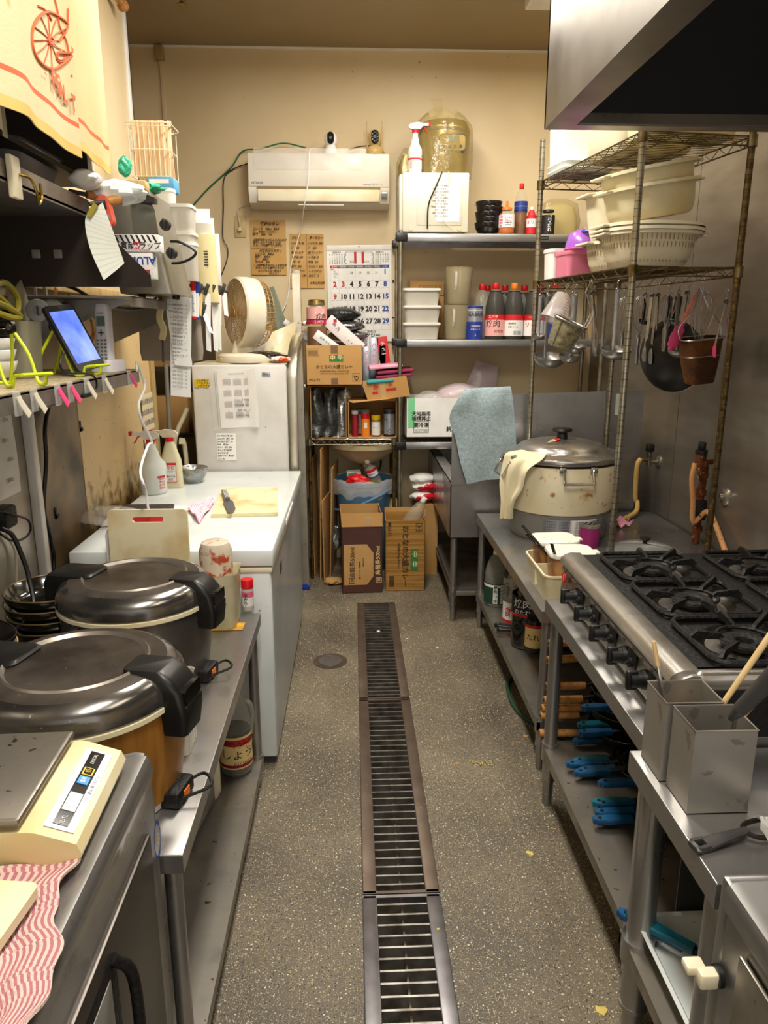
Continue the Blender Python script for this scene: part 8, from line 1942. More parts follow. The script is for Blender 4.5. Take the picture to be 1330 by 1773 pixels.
def wire_stand(label,o,s=1.0,rz=0.0):
    t=thing('wire_stand',label,'stand',o,rotz=rz,group='lime wire display stands')
    for sy in (-.035,.035):
        f=MB(); f.tube([Vector(p_)*s for p_ in ((-.020,sy*.6,.115),(.01,sy,.06),(.030,sy,.008),(.055,sy,.004),(.062,sy,.022),(.085,sy*.9,.026))],.0036*s,8,smooth=3); f.tube([Vector(p_)*s for p_ in ((-.020,sy*.6,.115),(-.05,sy,.06),(-.075,sy*1.1,.002))],.0036*s,8); f.build('leg','lime_coating',t)
    f=MB(); f.tube([Vector(p_)*s for p_ in ((.085,-.032,.026),(.087,0,.026),(.085,.032,.026))],.0036*s,8); f.build('front_crossbar','lime_coating',t); f=MB(); f.tube([Vector((-.075,-.0385,.002))*s,Vector((-.075,.0385,.002))*s],.0036*s,8); f.build('rear_crossbar','lime_coating',t)
    f=MB()
    for sy in (-.02,.02):f.cyl(Vector((-.020,sy-.004,.117))*s,Vector((-.020,sy+.004,.117))*s,.014*s,n=18,m=0); f.cyl(Vector((-.020,sy-.006,.117))*s,Vector((-.020,sy+.006,.117))*s,.007*s,n=14,m=1)
    f.build('hinge',['black_plastic','steel_bright'],t)
    return t
ws=wire_stand('lime wire stand holding the tablet',(BLv.x-.045,2.185,HT),1.15,R(-14))
q=at(60,655,Z=HT)
dup(ws,(-.80,1.80,HT),R(-35),'empty lime wire stand near the photo edge on the phone shelf')
# telephone
t=thing('cordless_phone','white cordless telephone upright in its charging base','telephone',(-.775,2.40,HT),rotz=R(-12))
f=MB(); f.loft([[(x,y,z) for x,y in rrect(.085-i_,.105-i_,.014,4,0,.0)] for z,i_ in ((0,0),(.028,0),(.036,.006),(.037,.02))]); f.build('charging_base','phone_white',t)
f=MB(); f.x=Matrix.Translation((0,.0,.03))@Matrix.Rotation(R(-4),4,'X'); f.loft([[(x,y,z) for x,y in rrect(.052-i_,.034,.010,4)] for z,i_ in ((0,0),(.15,.006),(.168,.010),(.174,.018))]); hs=f.build('handset','phone_white',t)
f=MB(); f.x=Matrix.Translation((0,-.018,.03))@Matrix.Rotation(R(-4),4,'X'); f.box(-.014,.014,-.0,.0012-.002,.108,.138,m=0)
for r_ in range(6):
    for c_ in range(3):f.box(-.016+c_*.0125,-.009+c_*.0125,-.0016,0,.008+r_*.011,.013+r_*.011,m=1)
f.box(-.009,.009,-.0018,0,.086,.089,m=2); f.box(-.0015,.0015,-.0018,0,.078,.098,m=2)
f.text('SHARP',.008,face_back(0,-.0015,.146),1); f.build('keypad',['lcd_green','ink_grey','dark_grey'],hs)
# things crowding the shelf behind: lacquer bowls, white bowls, scissors, peelers
sx=-.90
for k in range(3):bowl('black_bowl',('lowest','middle','topmost')[k]+' of the black bowls piled behind the tablet stands',(-.93,1.94,HT+.085+.022*k),.075,.045,'black_lacquer',group='black bowls on the phone shelf')
for k in range(3):bowl('white_bowl',('lowest','middle','topmost')[k]+' of the white bowls under the black ones on the phone shelf',(-.93,1.94,HT+.028*k),.078-.0*k,.050,'ceramic',group='white bowls on the phone shelf')
t=thing('red_tool','red flat handle tool beside the white bowls on the phone shelf','kitchen tool',(-.815,1.66,HT+.10),rotz=R(20)); f=MB(); f.box(-.05,.03,-.02,.02,0,.012,bev=.004); f.box(-.01,.03,-.018,.018,-.05,0,bev=.004); f.build('handle',mat('crimson','#a5122a',.35),t)  # red plastic piece of unknown kind, only its flat handle modelled
f=MB(); f.rloft([(0,.07,.06,.012),(.08,.062,.05,.012),(.085,.05,.04,.01)],n=4); tag(f.build('white_case','cream_plastic',loc=(-.80,1.62,HT)),'tall off-white plastic case at the left edge of the phone shelf','case')
f=MB(); f.lathe([(0,0),(.028,0),(.030,.01),(.022,.07),(.014,.10),(0,.105)],24); tag(f.build('grey_bottle',mat('blue_grey','#3a4250',.4),loc=(-.765,1.53,HT)),'dark blue grey rounded object at the left photo edge on the shelf','bottle')
t=thing('clear_container','cloudy square container with cutlery behind the tablet','container',(-.93,2.12,HT)); f=MB(); f.rloft([(0,.11,.10,.015),(.15,.13,.12,.02)],n=4,caps=False); f.rloft([(0,.11,.10,.015),(.002,.11,.10,.015)],n=4); f.build('box',mat('cloudy','#a8a48c',.4,alpha=.75),t)
def tool(label,name,px,py,pxb,pyb,X_,w__,m,cat='kitchen tool',tip=None,d=.006):
    A_,B_=at(px,py,X=X_),at(pxb,pyb,X=X_); B_.z=max(B_.z,HT+.01); f=MB(); f.ribbon([Vector((0,0,0)),(A_-B_)*.6,A_-B_],w__,d,up=(1,0,0)); o=f.build(name,m,loc=B_); return tag(o,label,cat)
tool('clear cutting sheet leaning at the back of the phone shelf','plastic_sheet',25,500,45,560,-.92,.11,'cloudy')
tool('narrow steel peeler standing behind the tablet top','peeler',76,488,88,560,-.93,.022,'steel_bright'); tool('flat steel blade standing behind the tablet, right of the peeler','cutter',60,495,66,560,-.95,.018,'steel')
tool('wooden spoon handle behind the tablet','wooden_spoon',97,500,92,560,-.95,.018,'wood'); tool('black pointed spatula just above the tablet corner','spatula',121,512,118,560,-.93,.030,'black_plastic')
tool('silver and black tool standing right of the tablet top','kitchen_tool',140,512,146,600,-.92,.014,'steel_bright'); tool('black strip tool beside the silver tool','kitchen_tool',132,512,138,600,-.94,.014,'black_plastic')
q=at(90,525,X=-.9); crumple('white_sponge','crumpled white sponge above the tablet','sponge',(q.x,q.y,q.z-.02),(.05,.05,.035),'paper',90)
q=at(66,538,X=-.88); t=thing('tape_roll','grey tape roll standing behind the tablet','tape roll',q,rot=(R(90),0,R(20))); f=MB(); f.lathe([(.014,-.01),(.030,-.01),(.032,0),(.030,.01),(.014,.01),(.014,-.01)],28); f.build('roll','grey_plastic',t)
# scissors
t=thing('scissors','scissors with olive handles leaning at the left photo edge','scissors',at(2,545,X=-.86)); f=MB()
f.tube([at(-12,495,X=-.86)-t.location,at(10,490,X=-.86)-t.location,at(30,515,X=-.86)-t.location,at(28,540,X=-.86)-t.location,at(5,520,X=-.86)-t.location,at(-15,505,X=-.86)-t.location],.008,8,smooth=4,closed=False); f.tube([at(-15,520,X=-.85)-t.location,at(10,530,X=-.85)-t.location,at(35,548,X=-.85)-t.location,at(20,550,X=-.85)-t.location,at(-10,540,X=-.85)-t.location],.008,8,smooth=4); f.build('handles',mat('olive','#8f8420',.4),t)
# bamboo round basket + garland chain on wall
q=at(150,560,X=-1.0); t=thing('bamboo_rack','small round slatted bamboo trivet on the wall behind the tablet','trivet',q,rot=(0,R(80),0)); f=MB()
for k in range(3):f.tube([((.05+.008*k)*math.cos(a),(.05+.008*k)*math.sin(a),0) for a in [2*PI*j/30 for j in range(30)]],.002,6,closed=True)
for k in range(30):a=2*PI*k/30; f.cyl((.045*math.cos(a),.045*math.sin(a),.002),(.07*math.cos(a),.07*math.sin(a),.002),.0015,n=5)
f.build('slats','wood',t)
f=MB(); rnd=random.Random(5); A_=[at(x,y,X=-1.0) for x,y in ((140,507),(150,530),(165,545),(176,560),(178,580))]; pts=smooth_path(A_,6); o0=pts[0].copy()
f.tube([p_-o0 for p_ in pts],.003,5)
for p_ in pts:
    for _ in range(3):d=Vector((0,rnd.uniform(-1,1),rnd.uniform(-1,.4))).normalized()*rnd.uniform(.012,.028); f.tube([p_-o0,p_-o0+d,p_-o0+d*.8+Vector((0,.006,.003))],.0014,5)
tag(f.build('clip_chain',mat('chain_brown','#5a3d1e',.6),loc=o0),'brown chain of twist ties hanging on the wall left of the telephone','chain')
cable('shelf_cable','thick black cable sagging under the upper shelf behind the telephone',[at(90,487,X=-.90),at(130,500,X=-.86),at(165,520,X=-.84),at(200,533,X=-.82),at(240,535,X=-.80),at(268,518,X=-.76),at(276,490,X=-.72),at(268,472,X=-.70)],.006,'cable_black')
# shelf liner rail beneath upper shelf
q=at(200,508,X=-1.0); f=MB(); f.box(0,.05,-.9,.75,-.02,.01,bev=.003); tag(f.build('wall_rail','wood_panel',loc=(LX+.007,2.6,q.z)),'wooden rail on the wall under the upper shelf','rail')

# ---------------- upper wall shelf with lip, curtain over it
UX,UYa,UYb=-.72,1.30,2.205
uz0,uz1=at(148,374,X=UX).z,at(148,344,X=UX).z
t=thing('wall_shelf','upper steel wall shelf with hook and clipped note at its end','wall shelf',(-.885,(UYa+UYb)/2,uz0)); oy=(UYa+UYb)/2; h_=uz1-uz0
mat('shelf_dark','#2c2119',.55,.3,c2='#1e1610',scale=4)
f=MB(); f.box(LX+.895,UX+.885,UYa-oy,UYb-oy,.004,.010); f.box(UX+.882,UX+.885,UYa-oy,UYb-oy,0,h_); f.build('board','steel_dirty',t)
zb=at(265,497,Y=UYb).z-uz0; xb=xcol(262,UYb,uz0+zb)+.885; zm=at(262,476,Y=UYb).z-uz0
f=MB(); f.prism([(LX+.897,.004),(UX+.885,.004),(xb,zm),(xb,zb),(LX+.897,zb)],UYb-oy,UYb-oy+.004,'y'); f.build('end_plate','shelf_dark',t)
f=MB(); f.box(LX+.892,LX+.897,UYa-oy,UYb-oy,zb,.0); f.build('back_plate','shelf_dark',t)
f=MB()
for px in (63,101):q=at(px,440,Y=UYb-.002); f.box(q.x+.885-.012,q.x+.885+.012,UYb-oy-.008,UYb-oy,q.z-uz0-.012,q.z-uz0+.012,bev=.003)
f.build('plate_hooks','grey_plastic',t)
# pale plastic hook holder on the lip
q=at(18,305,X=UX); t=thing('hook_holder','cream plastic hook holder with brass hook on the upper shelf lip','hook',(UX,q.y,q.z))
f=MB(); f.box(.001,.014,-.022,.022,-.045,.04,bev=.003); f.build('plate','cream_plastic',t); f=MB(); f.tube([(.014,.012,.005),(.03,.03,.0),(.035,.045,-.03),(.03,.06,-.045),(.03,.08,-.03),(.03,.078,.0)],.0035,8,smooth=4); f.build('hook','brass',t)
# clip with paper slip hanging at the shelf end, red timer
q=at(160,372,X=UX+.01)
t=thing('paper_note','long ruled paper slip clipped to the end of the upper shelf','paper note',at(168,362,Y=2.16)); c_=Vector(t.location)
Ls=smooth_path([at(x,y,Y=2.14) for x,y in ((166,362),(150,380),(158,430),(180,485))],6); Rs=smooth_path([at(x,y,Y=2.15) for x,y in ((180,352),(196,400),(205,430),(213,455))],6)
f=MB()
def fn(u_,v_):
    k=v_*(len(Ls)-1); i=min(int(k),len(Ls)-2); a=Ls[i].lerp(Ls[i+1],k-i); b=Rs[i].lerp(Rs[i+1],k-i); return a.lerp(b,u_)-c_+Vector((0,-.012*math.sin(3*v_+2*u_),0))
f.sheet(fn,8,60,thick=.0006,mf=lambda u_,v_:1 if int(v_*60) %4==0 else 0); f.build('sheet',['paper_ruled',mat('rule_green','#dde0d4',.8)],t)
f=MB(); A_=at(163,368,Y=2.13)-c_; B_=at(155,372,Y=2.13)-c_; f.ribbon([at(154,374,Y=2.125)-c_,at(166,354,Y=2.125)-c_],.014,.008,up=(0,1,0)); f.build('bulldog_clip',mat('clip_olive','#a89a3a',.35),t)
t=thing('kitchen_timer','salmon red kitchen timer hanging at the end of the upper shelf','timer',at(183,367,Y=2.17),rot=(0,R(-12),R(-20))); f=MB(); f.loft([[(x,y,z) for x,z in rrect(.040,.082,.014,5)] for y in (-.008,.008)]); f.build('body',mat('salmon_red','#ef6a52',.4),t)
f=MB(); f.box(-.012,.013,-.010,-.008,.004,.026,m=0)
for k in range(3):f.box(-.014+.010*k,-.007+.010*k,-.0105,-.008,-.024,-.010,m=1)
f.build('display',['dark_grey',mat('btn_blue','#7aa0c0',.4)],t)
# goods on the upper shelf: trays, bags, wooden handles
UZ=uz0+.011
t=thing('clear_tray','cloudy clear plastic tray on the upper shelf below the curtain','tray',(-.84,1.98,UZ+.05)); f=MB(); f.rloft([(0,.15,.26,.03),(.06,.19,.30,.04),(.063,.20,.31,.04),(.060,.18,.29,.04),(.004,.14,.25,.03)],n=5); f.build('tray',mat('tray_grey','#8f8f92',.25,alpha=.7),t)
f=MB(); f.box(-.12,.13,-.45,.20,0,.045,bev=.01); tag(f.build('storage_case','dark_grey',loc=(-.885,1.9,UZ)),'dark flat case on the upper shelf under the clear tray','case')
q=at(195,325,Y=2.22)
crumple('white_bag','white plastic bag bundled at the end of the upper shelf','plastic bag',(q.x+.01,2.22,q.z-.045),(.15,.10,.065),'milky',33,amp=.3)
crumple('white_bag','second white plastic bag lying behind the clear tray','plastic bag',(at(175,345,Y=2.16).x-.03,2.14,UZ+.05),(.08,.10,.05),'paper',34,amp=.2)
for k,(px,py,e,lb) in enumerate(((150,337,(165,340),'short wooden handle poking out from under the white bag'),(186,349,(208,346),'thick wooden handle of a tool at the end of the upper shelf'))):
    A_,B_=at(*((px,py)),Y=2.17),at(*e,Y=2.17+.02); t=thing('wooden_tool',lb,'kitchen tool',A_); f=MB(); f.cyl(A_*0,(B_-A_),.010+.003*k,.012+.003*k,n=16); f.build('handle','wood',t); f=MB(); f.cyl((A_-B_).normalized()*.05,A_*0,.006,n=10); f.build('shaft','dark_grey',t)

# far upper ledge beyond the shelf: carries toaster oven, wrap box, food processor (at about 1.7 m)
EZ=1.69
t=thing('wall_shelf','steel ledge on the wall carrying the toaster oven and the containers','wall shelf',(-.86,2.86,EZ)); f=MB(); f.box(LX+.868,.22,-.60,.60,-.006,0,bev=.002); f.box(.215,.22,-.60,.60,-.03,.0); f.box(LX+.868,.22,.597,.6,-.03,0); f.build('board','steel_dirty',t)
for y_ in (-.45,.45):f=MB(); f.prism([(LX+.868,-.006),(.18,-.006),(LX+.868,-.16)],y_-.002,y_+.002,'y'); f.build('bracket','steel',t)
EZ+=.001
# toaster oven: pixel box (210..300, 330..490)
ty=2.42; xr=xcol(302,ty,1.75); xl=xcol(205,ty,1.75)
t=thing('toaster_oven','grey toaster oven with black handle and two black knobs','toaster oven',((xl+xr)/2,2.56,EZ),rotz=R(0)); w_=(xr-xl)/2; ht=at(240,330,Y=ty).z-EZ
f=MB(); f.loft([[(x+z*-.18,y,z) for x,y in rrect(2*w_*(1-z*.15),.28,.02,4)] for z in (.012,ht*.5,ht)]); f.build('case','toaster_metal',t)
def TF(px,py,d=0):p_=at(px,py,Y=2.56-.14-.004-d)-Vector(t.location); return p_
gl=[TF(225,348),TF(262,352),TF(268,364),TF(274,405),TF(232,405)]
f=MB(); f.loft([[p_ for p_ in gl],[p_+Vector((0,.006,0)) for p_ in gl]]); f.build('door_glass','oven_glass',t)
f=MB(); f.loft([[p_+Vector((0,dy,0)) for p_ in (TF(232,337),TF(250,336),TF(272,345),TF(272,354),TF(258,354),TF(238,350))] for dy in (-.03,.004)]); f.build('door_handle','black_plastic',t)
for px,py in ((287,390),(298,439)):
    p_=TF(px,py); f=MB(); f.cyl((p_.x,p_.y,p_.z),(p_.x,p_.y-.022,p_.z),.017,.014,n=20); f.box(p_.x-.004,p_.x+.004,p_.y-.03,p_.y-.02,p_.z-.016,p_.z+.016,bev=.002); f.build('knob','black_plastic',t)
for sx in (-1,1):f=MB(); f.cyl((sx*(w_-.03),0,0),(sx*(w_-.03),0,.014),.012,n=12); f.build('foot','black_plastic',t)
cable('oven_cord','black cord looping beside the lower toaster knob',[at(296,418,Y=2.40),at(310,419,Y=2.38),at(330,428,Y=2.38),at(339,438,Y=2.38),at(330,448,Y=2.38),at(312,455,Y=2.39),at(298,456,Y=2.40)],.004,'cable_black')
# foil wrap box and second box in front of the oven
wy=2.29
xl_,xr_=xcol(190,wy,1.75),xcol(279,wy,1.75); z0_,z1_=at(240,436,Y=wy).z,at(240,406,Y=wy).z
t=thing('wrap_box','white wrap box with black stripes in front of the toaster oven','box',((xl_+xr_)/2,wy+.03,z0_)); w_=(xr_-xl_)/2; h_=z1_-z0_
f=MB(); f.box(-w_,w_,-.028,.028,0,h_,bev=.002)
for k in range(9):x0=-w_+.004+k*.0155; f.add([(x0,-.0286,h_-.001),(x0+.006,-.0286,h_-.001),(x0+.016,-.0286,h_*.55),(x0+.010,-.0286,h_*.55)],[(0,1,2,3)],1)
f.text('高品質耐  ラップ',.021,face_back(.0,-.0288,h_*.34),1,bold=.02); f.text('熱',.022,face_back(.012,-.0290,h_*.34),2,bold=.03); f.text('業務用ラップフィルム 食品包装用',.006,face_back(0,-.0288,h_*.10),2); f.build('box',['paper','ink','ink_red'],t)
xl2,xr2=xcol(205,wy,1.7),xcol(268,wy,1.7)
t=thing('foil_box','upside down white box with blue letters below the wrap box','box',((xl2+xr2)/2,wy+.03,z0_-.075)); w_=(xr2-xl2)/2
f=MB(); f.box(-w_,w_,-.026,.026,0,.073,bev=.002); f.x=frame((.018,-.0266,.052),(-1,0,0),(0,0,-1)); f.text('ALUMI',.030,Matrix.Rotation(PI,4,'Y')@Matrix.Translation((0,0,-.001)) if 0 else Matrix.Translation((0,0,.0)),1,bold=.03)
f.x=None; f.box(w_*.35,w_*.8,-.0268,-.026,.008,.026,m=2); f.build('box',['paper','ink_blue','ink_red'],t)
crumple('green_baran','mint green serrated plastic leaves on top of the toaster oven','plastic leaves',(xcol(258,2.5,1.95),2.50,EZ+ht+.002),(.09,.08,.035),'mint',35,amp=.4)
crumple('green_baran','pale green plastic leaves sticking up behind the white bag','plastic leaves',(xcol(217,2.35,2.0),2.36,EZ+ht+.028),(.035,.03,.055),'mint',36,amp=.4)
f=MB(); f.box(-.05,.05,-.04,.04,0,.028,bev=.004); tag(f.build('box','wood_pale',loc=(xcol(225,2.38,1.95)-.01,2.46,EZ+ht+.002)),'flat wooden block on the toaster oven under the green leaves','block')
# clear containers and food processor
def cyl_pot(name,label,cat,px0,px1,pyt,pyb,Y,m,lid=None,square=False):
    z0,z1=max(at(px0,pyb,Y=Y).z,EZ),at(px0,pyt,Y=Y).z; a,b=span(px0,px1,Y,(z0+z1)/2); r_=(b-a)/2
    t=thing(name,label,cat,((a+b)/2,Y+r_,z0 if z0<EZ+.02 else z0)); f=MB()
    if square:f.rloft([(0,r_*1.8,r_*1.8,.015),(z1-z0-.01,r_*2,r_*2,.02)],n=4)
    else:f.lathe([(0,0),(r_*.9,0),(r_*.95,.01),(r_,z1-z0-.012),(0,z1-z0-.012)],32)
    f.build('body',m,t)
    f=MB()
    if square:f.rloft([(z1-z0-.012,r_*2.08,r_*2.08,.02),(z1-z0,r_*2.05,r_*2.05,.02)],n=4)
    else:f.lathe([(r_*1.03,z1-z0-.014),(r_*1.04,z1-z0-.002),(r_*.98,z1-z0),(0,z1-z0)],32)
    f.build('lid',lid or m,t); return t
cyl_pot('food_container','stacked round white tubs right of the green leaves','food container',268,303,325,480,2.95,'frosted_lid','white_plastic',True)
cyl_pot('food_container','large clear ribbed container beside the toaster oven top','food container',276,331,352,400,2.80,'frosted','frosted_lid',True)
cyl_pot('food_container','flat clear container with white lid under the ribbed one','food container',281,334,400,418,2.80,'frosted','frosted_lid',True)
cyl_pot('food_container','clear square container beside the food processor motor','food container',296,338,418,486,2.78,'frosted','white_plastic',True)
Yp=2.98; a,b=span(330,372,Yp,1.8); zt_,zm_=at(350,402,Y=Yp).z,at(350,398,Y=Yp).z
t=thing('food_processor','cream food processor with clear lid and vent slots','food processor',((a+b)/2,Yp+.06,EZ)); r_=(b-a)/2
zz=at(350,404,Y=Yp).z-EZ
f=MB(); f.lathe([(0,0),(r_*1.0,0),(r_*1.02,.01),(r_*.98,.05),(r_*.95,zz),(0,zz)],32); f.build('motor_housing',mat('proc_cream','#e6dba8',.4,c2='#d2c084',scale=5),t)
f=MB()
for k in range(6):f.box(r_*.1,r_*.45,-r_*.97,-r_*.90,zz*.55+k*.010,zz*.55+.004+k*.010)
f.build('vent','dark_grey',t)
f=MB(); f.lathe([(r_*.9,zz),(r_*.92,zz+.04),(r_*.5,zz+.06),(0,zz+.065)],28,c=(-.01,0,0)); f.build('lid','frosted',t)
f=MB(); f.lathe([(r_*1.03,-.0),(r_*1.03,.004),(r_*.9,.006)],28)
f.build('base_ring','grey_plastic',t)
# white sheets/boards standing behind
for k,(x0p,x1p,yt,yb,Yk,lb) in enumerate(((331,369,362,400,3.10,'white board standing behind the clear containers'),(336,375,378,402,3.05,'folded white box lid in front of the white board'),(352,383,405,492,3.20,'tall white panel standing behind the food processor'))):
    a,b=span(x0p,x1p,Yk,1.8); z0,z1=max(at(x0p,yb,Y=Yk).z,EZ),at(x0p,yt,Y=Yk).z; f=MB(); f.box(-(b-a)/2,(b-a)/2,-.004,.004,0,z1-EZ if k != 2 else z1-EZ,bev=.001)
    tag(f.build('white_board','paper',loc=((a+b)/2,Yk,EZ)),lb,'board')
f=MB(); a=xcol(386,3.18,1.8); f.box(-.012,.012,-.01,.01,0,.06,bev=.002); f.box(-.010,.004,-.0105,.0,.035,.05,m=1); tag(f.build('blue_card',['ink_blue','yellow_plastic'],loc=(a,3.17,at(386,428,Y=3.18).z)),'small blue and yellow card beside the tall white panel','card') if 0 else None
# chopstick basket and blue box above
Yb=3.35
a,b=span(233,300,Yb,2.1); zt_,zb_=at(260,212,Y=Yb).z,at(260,306,Y=Yb).z
t=thing('wire_basket','cream wire basket on the wall corner packed with chopstick sleeves','basket',((a+b)/2,Yb+.06,zb_)); w_,h_=(b-a)/2,zt_-zb_
f=MB()
for z in (0,h_*.5,h_*.93):f.tube([(x,y,z) for x,y in rrect(2*w_,.14,.012,3)],.0022,6,closed=True)
for k in range(9):
    x=-w_+2*w_*k/8; f.tube([(x,.07,h_*.93),(x,.07,0),(x,-.07,0),(x,-.07,h_*.93)],.0016,5)
f.tube([(x*1.15,y*1.3,h_*.97) for x,y in rrect(2*w_,.14,.02,3)],.0028,6,closed=True)
f.build('wire_frame','cream_plastic',t)
rnd=random.Random(9)
for r_ in range(2):
    for k in range(13):
        x=(a+b)/2-w_+.012+(2*w_-.024)*k/12; y=Yb+.02+.07*r_
        f=MB(); f.box(-.0085,.0085,-.003,.003,0,h_*(1.02+.05*rnd.random()),bev=.001)
        if r_==0 and k==0:first=tag(f.build('chopstick_sleeve','kraft_sleeve',loc=(x,y,zb_+.004)),'paper wrapped chopsticks standing in the cream wire basket','chopsticks','wrapped chopsticks in the wire basket'); first.rotation_euler=(0,R(2),0)
        else:o=first.copy(); COL.objects.link(o); o.location=(x,y,zb_+.004); o.rotation_euler=(0,R(rnd.uniform(-4,4)),R(rnd.uniform(-20,20)))
t=thing('blue_box','blue and white flat box under the chopstick basket','box',(xcol(284,3.3,2.0),3.36,at(280,330,Y=3.3).z)); f=MB(); f.box(-.055,.05,-.05,.05,0,.05,bev=.002); f.box(-.05,.03,-.0505,-.05,.03,.045,m=1); f.build('box',[mat('sky_blue','#5aa0c8',.5),'paper'],t)
f=MB(); f.box(-.12,.12,-.10,.10,-.008,0); q=at(280,331,Y=3.3); tag(f.build('wall_shelf','cream_plastic',loc=(LX+.13,3.38,q.z-.001)),'small ledge high on the wall end holding the chopstick basket and blue box','wall shelf')
bottle('sauce_bottle','small white capped bottle top behind the chopstick basket','bottle',(xcol(237,3.48,2.2) ,3.47,at(237,230,Y=3.45).z-.10),.15,.02,None,0,'white_plastic',None,handle=False)

# ---------------- clip rail with papers hanging in front of the refrigerator gap
Yc=2.90
A_,B_=at(288,488,Y=2.70),at(392,505,Y=3.20)
t=thing('clip_rail','black rail of clips holding papers left of the refrigerator top','clip rail',A_); d=B_-A_
f=MB(); f.ribbon([d*0,d],.02,.012,up=(0,0,1)); f.tube([(-.06,-.02,.02),(.02,0,.0)],.004,8); f.tube([d,Vector((d.x,d.y,d.z))+Vector((-.1,.1,.06))],.004,6); f.build('rail','dark_grey',t)
def hang_paper(label,px0,py0,px1,py1,s,m='paper',skew=0,name='hanging_paper',cat='paper note',rows=0,w2=None):
    """paper hanging from the rail at fraction s"""
    Y_=A_.y+d.y*s-.012; a,b,c_,e_=at(px0,py0,Y=Y_),at(px1,py0+4,Y=Y_+.02),at(px0+skew,py1,Y=Y_),at((w2 or px1)+skew,py1+3,Y=Y_+.02)
    t=thing(name,label,cat,a); f=MB(); f.sheet(lambda u_,v_:(a.lerp(b,u_)).lerp(c_.lerp(e_,u_),v_)-a+Vector((0,-.006*math.sin(4*u_+5*v_),0)),6,10,thick=.0008); f.build('sheet',m,t)
    if rows:
        f=MB(); 
        for k in range(rows):
            v_=.08+.86*k/rows; p0,p1=(a.lerp(b,.1)).lerp(c_.lerp(e_,.1),v_)-a,(a.lerp(b,.9)).lerp(c_.lerp(e_,.9),v_)-a
            p0.y -=.009; p1.y -=.009; f.text('食品 納品書 一式 ',(p1-p0).length/8.5,frame((p0+p1)/2,p1-p0,(0,0,1)),0)
        f.build('writing','ink_grey',t)
    f=MB(); f.x=Matrix.Translation(((b.x-a.x)*.4,-.004,.004))@Matrix.Rotation(R(20),4,'Y'); f.box(-.006,.006,-.008,.008,-.018,.026,bev=.003); f.build('clip','dark_grey',t)
    return t
hang_paper('long delivery slip hanging lowest from the clip rail',295,512,331,685,.02,rows=22)
hang_paper('white folded sheet overlapping the long delivery slip',284,505,316,632,.0,skew=18,rows=10)
hang_paper('narrow paper with red marks on the clip rail',314,500,326,570,.18,w2=327)
t=thing('marker_pen','red capped whiteboard marker hanging on the clip rail','marker pen',at(334,482,Y=2.84)); p_=at(336,552,Y=2.84)-Vector(t.location)
f=MB(); f.cyl(p_*.0,p_*.30,.011,.0085,n=16); f.build('cap','red_plastic',t); f=MB(); f.cyl(p_*.30,p_*.94,.0085,n=16); f.text('whiteboard',.013,frame(p_*.62+Vector((0,-.0092,0)),(0,0,-1),(1,0,0)),1); f.build('barrel',['paper','ink_blue'],t); f=MB(); f.cyl(p_*.94,p_,.0088,n=16); f.build('end_plug','red_plastic',t)
t=thing('marker_pen','blue capped whiteboard marker hanging beside the red one','marker pen',at(341,488,Y=2.87)); p_=at(341,553,Y=2.87)-Vector(t.location)
f=MB(); f.cyl(p_*.0,p_*.30,.011,.0085,n=16); f.build('cap','blue_cap',t); f=MB(); f.cyl(p_*.30,p_*.94,.0085,n=16); f.build('barrel','paper',t); f=MB(); f.cyl(p_*.94,p_,.0088,n=16); f.build('end_plug','blue_cap',t)
hang_paper('yellow edged paper strip beside the markers',345,505,350,545,.45,m='label_cream')
hang_paper('bundle of white slips, thickest on the clip rail',355,505,364,606,.55,rows=0,skew=2)
hang_paper('second white slip bundle right of the thickest one',366,506,374,606,.66,skew=4)
hang_paper('wide grey white slip on the clip rail',374,507,382,604,.74,m='paper_ruled',skew=2)
hang_paper('torn white slip at the right end of the clip rail',384,504,392,545,.90,skew=4)
hang_paper('small pink edged slip near the right end of the clip rail',380,508,384,560,.84,m='cloth_pink')
hang_paper('white shipping tag hanging crosswise over the slips',350,540,358,575,.5,skew=12)
# big grey bag/box behind papers and tap-like lever tool
xa,xb=span(240,345,3.30,1.5); z0,z1=at(300,625,Y=3.3).z,at(300,500,Y=3.3).z
t=thing('paper_bag','large grey brown paper bag hanging behind the clipped slips','bag',((xa+xb)/2,3.36,z0)); w_=(xb-xa)/2; f=MB(); f.loft([[(x,y+.004*math.sin(30*x),z) for x,y in rrect(2*w_*k_,.10*q_,.015,4)] for z,k_,q_ in ((0,.96,1),(.04,1,1.1),((z1-z0)*.6,.98,.9),(z1-z0,.9,.3))]); f.build('bag',mat('bag_grey','#9a9084',.8,c2='#8a8072',scale=5),t)
t=thing('bottle_opener','brass lever tool with wooden shank hanging from the clip rail end','kitchen tool',at(275,505,Y=2.66)); o0=Vector(t.location)
f=MB(); f.cyl(at(262,509,Y=2.66)-o0,at(288,495,Y=2.68)-o0,.009,.011,n=14); f.cyl(at(278,503,Y=2.66)-o0,at(283,520,Y=2.66)-o0,.010,n=12); f.x=frame(at(282,517,Y=2.65)-o0,(1,0,0),(0,0,1)); f.lathe([(.006,.0),(.014,0),(.014,.012),(.006,.012)],18); f.build('lever','gold_steel',t)
f=MB(); f.ribbon([at(281,522,Y=2.66)-o0,at(276,550,Y=2.66)-o0,at(283,570,Y=2.66)-o0,at(280,588,Y=2.66)-o0],.022,.010,up=(0,1,0),smooth=4); f.build('shank','beige_plastic',t)
f=MB(); f.cyl(at(282,588,Y=2.66)-o0,at(283,628,Y=2.66)-o0,.004,n=8); f.build('blade','dark_grey',t)
